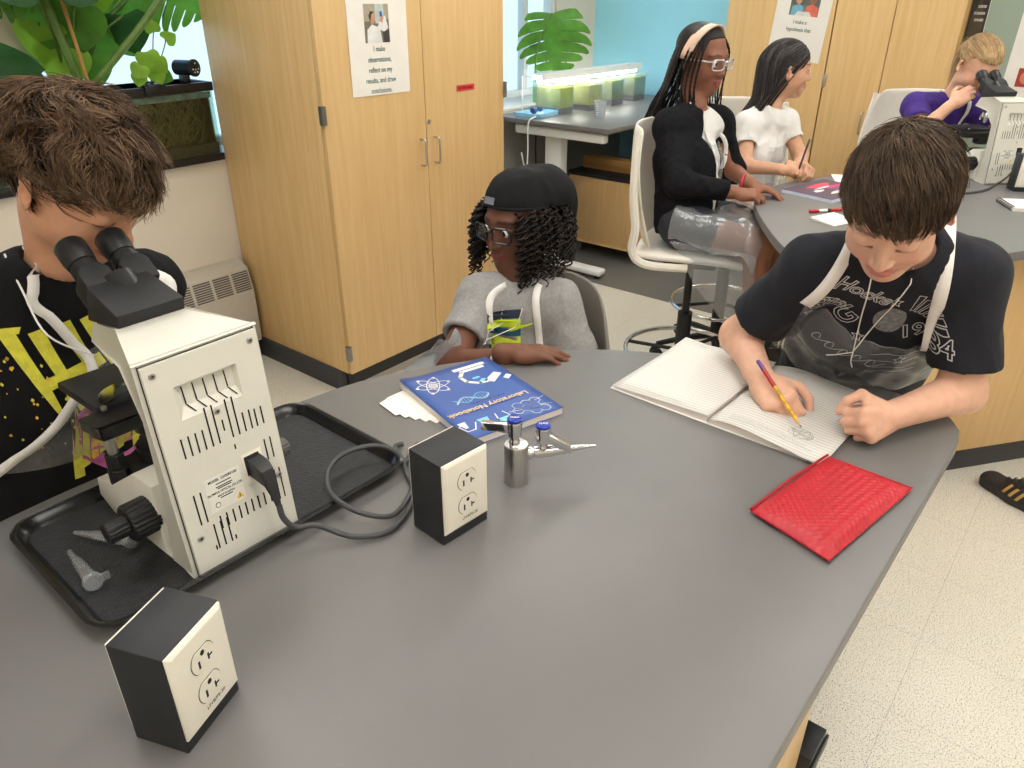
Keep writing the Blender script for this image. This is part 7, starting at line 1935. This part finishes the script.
    for i in range(24):
        u = i/23; row = []
        for j in range(22):
            v = j/21; y = 1.27-.345*v; x = 2.475+.365*u
            hump_ = .898-.012*v+.010*math.sin(5*u+2)+.007*math.sin(9*v+7*u)
            z = hump_-.12*max(0, (.14-u)/.14)**1.6-(.06*((v-.86)/.14)**1.5 if v > .86 else 0)
            row.append(Vector((x, y, z+.012*noise.noise(Vector((u*6, v*6, 3.0))))))
        g.append(row)
    shell('apron_skirt', r, APRON2, g, .0008)
    g = []
    for i in range(18):
        u = i/17; row = []
        for j in range(14):
            v = j/13; p = Vector((2.474, 1.25, .80)).lerp(Vector((2.50, .93, .80)), u); row.append(p+Vector((-.012*math.sin(v*3)+.012*math.sin(u*14)*v, -.03*v*u, -.40*v*(u**.9)-.01)))
        g.append(row)
    shell('apron_side', r, APRON2, g, .0008)
    rb = MB(); cw = np.array((2.786, 1.132, .962))
    for m_, off, c in (('wristband', 0, mat('band_red', srgb(196, 40, 56), .5)),):
        MB().tube([Vector(cw)+Vector((.028*math.cos(a), .004*math.cos(a), .027*math.sin(a))) for a in [2*PI*k/24 for k in range(24)]], .005, 8, closed=True).build(m_, c, r, smooth=True)
    for s, (kx, ky) in ((1, (2.58, .93)), (-1, (2.74, .91))):
        S = SDF((kx-.07, ky-.20, .26), (kx+.07, ky+.08, .46), .006); S.put(cap((kx, ky, .41), (kx, ky, .34), .04, .042), .02); S.put(cap((kx, ky+.01, .325), (kx+.03, ky-.12, .305), .038, .034), .02); V, Q = S.mesh(); link('shoe', mesh_from(V, Q, 'shoe'), SHOEM, r, True)
    keep_world(r); return r
APRON2 = clear_plastic('apron_skirt_plastic', (.93, .94, .95), .20, .06, .09, bump=.6, bscale=16)
girl_cardigan()

# ================================================================ GIRL IN WHITE
def long_hair(H, r, n, dark, hi, L0, L1, seed, part=0.0, back=True, w=.0011, name='hair'):
    rng = np.random.default_rng(seed); ok = lambda p: (p[:, 2] > np.where(p[:, 1] > .03, .060, np.where(p[:, 1] > -.012, .022, -.05)))
    roots = scalp_roots(n, ok, seed, .03); gl = H.R.T@np.array([0, 0, -1.0])
    def flow(p, t):
        s = np.where(p[:, 0] > part, 1.0, -1.0); d = np.tile(gl, (len(p), 1))*1.0; top = np.clip((p[:, 2]-.02)/.08, 0, 1)[:, None]
        d = d+top*np.stack([s*1.0, -np.full(len(p), 1.0), np.zeros(len(p))], 1); d[:, 1] -= np.where(p[:, 1] > -.045-.6*np.clip(-.03-p[:, 2], 0, .16), 1.3, .0); return d+rng.normal(size=p.shape)*.02
    P = hair_grow(H, roots, flow, rng.uniform(L0, L1, n), 22, .05, .12, grav=1.2, seed=seed, stick=False, damp=.45)
    P, cl_ = clump(P, n//12, .55, seed, .003); rad = (np.linspace(1, .5, 22)[None, :])*rng.uniform(w*.7, w*1.3, n)[:, None]
    c = dark+(hi-dark)*np.clip(rng.uniform(0, 1, (n//12,))[cl_][:, None]**2*.8+rng.uniform(0, .3, (n, 1)), 0, 1); return strands(P, rad, name, HAIRM, r, c)
def hair_cap(H, r, col, grow=1.0, fr=.056, nm='hair_base'):
    hl = H.R; HS = SDF(H.o-.18, H.o+.18, .0042); HS.put(H.ell((0, -.016, .040), (.0755*grow, .0945*grow, .0775*grow)), .01)
    def trim(X, Y, Z):
        dx, dy, dz = X-H.o[0], Y-H.o[1], Z-H.o[2]; y = (dx*hl[0, 1]+dy*hl[1, 1]+dz*hl[2, 1])/H.s; z = (dx*hl[0, 2]+dy*hl[1, 2]+dz*hl[2, 2])/H.s
        return (np.where(y > .02, fr, np.where(y > -.01, .014+(y+.01)*1.2, -.055))-z)*.7
    HS.cut(trim); V, Q = HS.mesh(); return link(nm, mesh_from(V, Q, nm, lambda V_: np.tile(col, (len(V_), 1))), HAIRM, r, True)
def girl_white():
    r = person('girl in a white T-shirt with long dark hair holding a pencil', (3.22, 1.30, 0))
    J = dict(shR=(3.165, 1.302, 1.108), shL=(3.360, 1.218, 1.104), pelvis=(3.210, 1.290, .78), chest=(3.235, 1.275, .99), upper=(3.262, 1.260, 1.11), neck=(3.270, 1.255, 1.175))
    elR, wrR, elL, wrL = (3.050, 1.245, .965), (3.105, 1.085, .965), (3.335, 1.120, .975), (3.205, 1.065, .972)
    H = HF((3.315, 1.228, 1.320), (.60, -.80, -.06), (0, 0, 1), .98)
    skin = srgb(206, 158, 128); S = SDF((2.92, .98, .72), (3.50, 1.44, 1.48), .0045)
    put_head(S, H, 'open'); S.put(cap(H.p((0, -.02, -.06)), J['neck'], .038, .042), .03); put_torso(S, J, -.012, wide=.8); put_arm(S, J['shR'], elR, wrR, up=(.034, .030), fo=(.030, .021)); put_arm(S, J['shL'], elL, wrL, up=(.034, .030), fo=(.030, .021))
    put_hand(S, wrR, (.80, -.55, .05), (-.25, -.60, .70), -1, [(1.0, 1.2, .7)]*4, thumb=(.6, .5, .5), sc=.88, spread=0); put_hand(S, wrL, (-.55, -.75, -.05), (.2, -.55, .80), 1, [(.9, 1.1, .6)]*4, thumb=(.5, .5, .4), sc=.88, spread=0)
    V, Q = S.mesh(); link('body', mesh_from(V, Q, 'body', head_color(H, skin, srgb(186, 112, 104), srgb(50, 36, 30), .8, 'open', .10)), SKINM, r, True); eyes_open(H, r, srgb(52, 36, 24))
    dk = np.array(srgb(30, 26, 26)); hair_cap(H, r, dk); long_hair(H, r, 2600, dk, np.array(srgb(96, 92, 92)), .30, .44, 61)
    S = SDF((3.0, 1.08, .72), (3.50, 1.46, 1.24), .0045); put_torso(S, J, .006, wide=.82, thick=.95); put_sleeve(S, J['shR'], elR, .50, .041, .045, .037); put_sleeve(S, J['shL'], elL, .50, .041, .045, .037); S.put(cap(J['neck'], H.p((0, -.02, -.05)), .047, .054), .008, 's')
    o, (V, Q) = cloth_mesh(S, 't_shirt', MATS['tee_white'], r, wr=.009, seed=65, sc=13, stretch=(1, 1, .8)); bv = bvh_of(V, Q)
    d = Vector((-.55, .83, .05)).normalized(); ux = Vector((.83, .55, 0)); c = Vector((3.24, 1.27, .98))
    drape(bv, [[c-d*.3+ux*(-.09+.18*j/16)+Vector((0, 0, .05-.22*i/12)) for j in range(17)] for i in range(13)], d, .008, 'apron', APRON, r, subs=2, extra=lambda i, j: .004*math.sin(j*.8+i))
    MB().tube([Vector(wrR)+Vector((-.008, .010, 0))+Vector((.004*math.cos(a)-.012*math.cos(a), -.012*math.cos(a)*.4, .024*math.sin(a))) for a in [2*PI*k/20 for k in range(20)]], .003, 6, closed=True).build('wristband', BLACK, r, smooth=True)
    S = SDF((2.95, .88, .30), (3.45, 1.45, .90), .007)
    for s in (-1, 1):
        hp = np.array([3.20+s*.075, 1.27+s*.03, .79]); kn = np.array([3.13+s*.075, 1.02+s*.04, .78]); an = kn+np.array([0, -.03, -.36]); S.put(cap(hp, kn, .070, .052), .03); S.put(cap(kn, an, .048, .035), .03)
    V, Q = S.mesh(); link('legs', mesh_from(V, Q, 'legs', lambda V_: np.tile(np.array(skin), (len(V_), 1))), SKINM, r, True)
    g = [[Vector((3.04+.30*i/14, 1.25-.24*j/14, .868+.01*math.sin(i*.8+j*.5)-.10*max(0, (j-11)/3)*.6-.05*max(0, (3-i)/3))) for j in range(15)] for i in range(15)]
    shell('apron_skirt', r, APRON2, g, .0008)
    keep_world(r); return r
girl_white()
pw = empty('pencil', (3.135, 1.050, .965), 0, 'dark pencil held upright by the girl in the white shirt', 'pencil')
pd_ = Vector((.030, -.012, .115)).normalized(); Mq = pd_.to_track_quat('Z', 'Y').to_matrix().to_4x4()
MB().lathe([(.0008, -.015), (.0040, .0), (.0040, .105)], 8, Mq).build('painted_body', mat('pencil_navy', srgb(48, 50, 78), .4), pw); MB().lathe([(.0042, .105), (.0042, .118), (.003, .120)], 8, Mq).build('eraser', mat('pencil_end', srgb(90, 84, 90), .5), pw)

# ================================================================ GIRL IN PURPLE at the back microscope
def girl_purple():
    r = person('blonde girl in a purple T-shirt looking into the back microscope', (4.0, .78, 0))
    J = dict(shR=(3.850, .828, 1.150), shL=(4.075, .635, 1.140), pelvis=(4.04, .81, .74), chest=(4.0, .775, .98), upper=(3.975, .742, 1.12), neck=(3.965, .715, 1.185))
    H = HF((3.915, .640, 1.325), (-.52, -.62, -.56), (0, 0, 1), .98)
    elR, wrR, elL, wrL = (3.700, .755, 1.075), (3.750, .668, 1.185), (4.02, .50, 1.03), (3.915, .520, 1.19)
    skin = srgb(226, 176, 148); S = SDF((3.62, .40, .90), (4.28, .98, 1.48), .0045)
    put_head(S, H, 'down'); S.put(cap(H.p((0, -.02, -.06)), J['neck'], .038, .042), .03); put_torso(S, J, -.012, wide=.85); put_arm(S, J['shR'], elR, wrR, up=(.036, .031), fo=(.032, .021)); put_arm(S, J['shL'], elL, wrL, up=(.036, .031), fo=(.032, .021))
    put_hand(S, wrR, (.40, -.60, .60), (-.75, -.25, .45), -1, [(.5, .7, .3)]*4, thumb=(.5, .4, .3), sc=.86, spread=.03); put_hand(S, wrL, (-.45, -.1, .75), (.4, -.6, .4), 1, [(.5, .7, .3)]*4, thumb=(.5, .4, .3), sc=.86, spread=.03)
    V, Q = S.mesh(); link('body', mesh_from(V, Q, 'body', head_color(H, skin, srgb(206, 128, 118), srgb(150, 116, 84), .7, 'down', .14)), SKINM, r, True)
    dk = np.array(srgb(138, 108, 72)); hi = np.array(srgb(222, 192, 146)); hair_cap(H, r, dk, 1.0, .058)
    rng = np.random.default_rng(71); n = 2200; ok = lambda p: (p[:, 2] > np.where(p[:, 1] > .02, .058, np.where(p[:, 1] > -.012, .016, -.05)))
    roots = scalp_roots(n, ok, 72, .03); tail = np.array([0, -.105, .030])
    P = hair_grow(H, roots, lambda p, t: tail-p+rng.normal(size=p.shape)*.006, rng.uniform(.05, .13, n), 12, .04, .09, seed=73); P, cl_ = clump(P, 200, .5, 74, .001)
    strands(P, np.linspace(1, .5, 12)[None]*rng.uniform(.0007, .0013, n)[:, None], 'hair', HAIRM, r, dk+(hi-dk)*np.clip(rng.uniform(0, 1, 200)[cl_][:, None]*.7+rng.uniform(0, .4, (n, 1)), 0, 1))
    m = 260; S_ = 14; t = np.linspace(0, 1, S_); P = np.zeros((m, S_, 3)); base = H.p((0, -.105, .02)); bk = -np.array(H.R[:, 1])
    for i in range(m):
        o_ = rng.normal(size=3)*.010; P[i] = base+o_+bk*(.05*np.sin(t*1.6))[:, None]+np.array([0, 0, -1])*(t**1.4*rng.uniform(.12, .19))[:, None]+o_*t[:, None]*.8
    strands(P, np.linspace(1, .4, S_)[None]*np.full((m, 1), .0013), 'ponytail', HAIRM, r, dk+(hi-dk)*rng.uniform(0, 1, (m, 1)))
    PUR = mat('tee_purple', srgb(64, 38, 124), .85, var=.08, bump=.2, bscale=400); S = SDF((3.66, .46, .78), (4.30, 1.02, 1.26), .0048); put_torso(S, J, .008, wide=.88); put_sleeve(S, J['shR'], elR, .66, .048, .052, .042); put_sleeve(S, J['shL'], elL, .66, .048, .052, .042); S.put(cap(J['neck'], H.p((0, -.02, -.05)), .047, .054), .008, 's')
    o, (V, Q) = cloth_mesh(S, 't_shirt', PUR, r, wr=.009, seed=81, sc=12, stretch=(1, 1, .8)); bv = bvh_of(V, Q)
    d = Vector((.74, .66, .05)).normalized(); ux = d.cross(Vector((0, 0, 1))).normalized(); c = Vector((4.0, .76, 1.04))-d*.3
    def M_(x, z):
        M = Matrix.Identity(4); o = c+ux*x+Vector((0, 0, z))
        for i in range(3): M[i][0], M[i][1], M[i][2], M[i][3] = ux[i], (0, 0, 1)[i], -d[i], o[i]
        return M
    stamp(bv, poly_mesh([(.026*math.cos(a), .028*math.sin(a)) for a in [2*PI*k/20 for k in range(20)]]), M_(.02, .0), d, .0025, 'shirt_print', mat('print_gold', srgb(226, 190, 44), .8), r)
    nk = Vector(J['neck'])
    ribbon([nk+Vector((-.02, .05, .02)), nk+Vector((-.062, .012, -.02)), c+d*.18+ux*-.06+Vector((0, 0, .05)), c+d*.18+ux*-.065+Vector((0, 0, -.04))], ux, .018, 'apron_strap', STRAP, r, bv, .005)
    ribbon([nk+Vector((.05, -.03, .02)), nk+Vector((.02, -.06, -.03)), c+d*.18+ux*.065+Vector((0, 0, .03)), c+d*.18+ux*.065+Vector((0, 0, -.05))], ux, .018, 'apron_strap', STRAP, r, bv, .005)
    drape(bv, [[c+ux*(-.09+.18*j/14)+Vector((0, 0, -.03-.18*i/10)) for j in range(15)] for i in range(11)], d, .008, 'apron', APRON, r, subs=2)
    S = SDF((3.80, .55, .05), (4.30, 1.0, .86), .009)
    for s in (-1, 1):
        hp = np.array([4.05+s*.06, .80-s*.07, .73]); kn = np.array([3.92+s*.06, .70-s*.07, .70]); an = kn+np.array([.03, .03, -.38]); S.put(cap(hp, kn, .072, .054), .03); S.put(cap(kn, an, .05, .036), .03)
    V, Q = S.mesh(); link('trousers', mesh_from(V, Q, 'trousers'), MATS['denim_dark'], r, True)
    keep_world(r); return r
girl_purple()
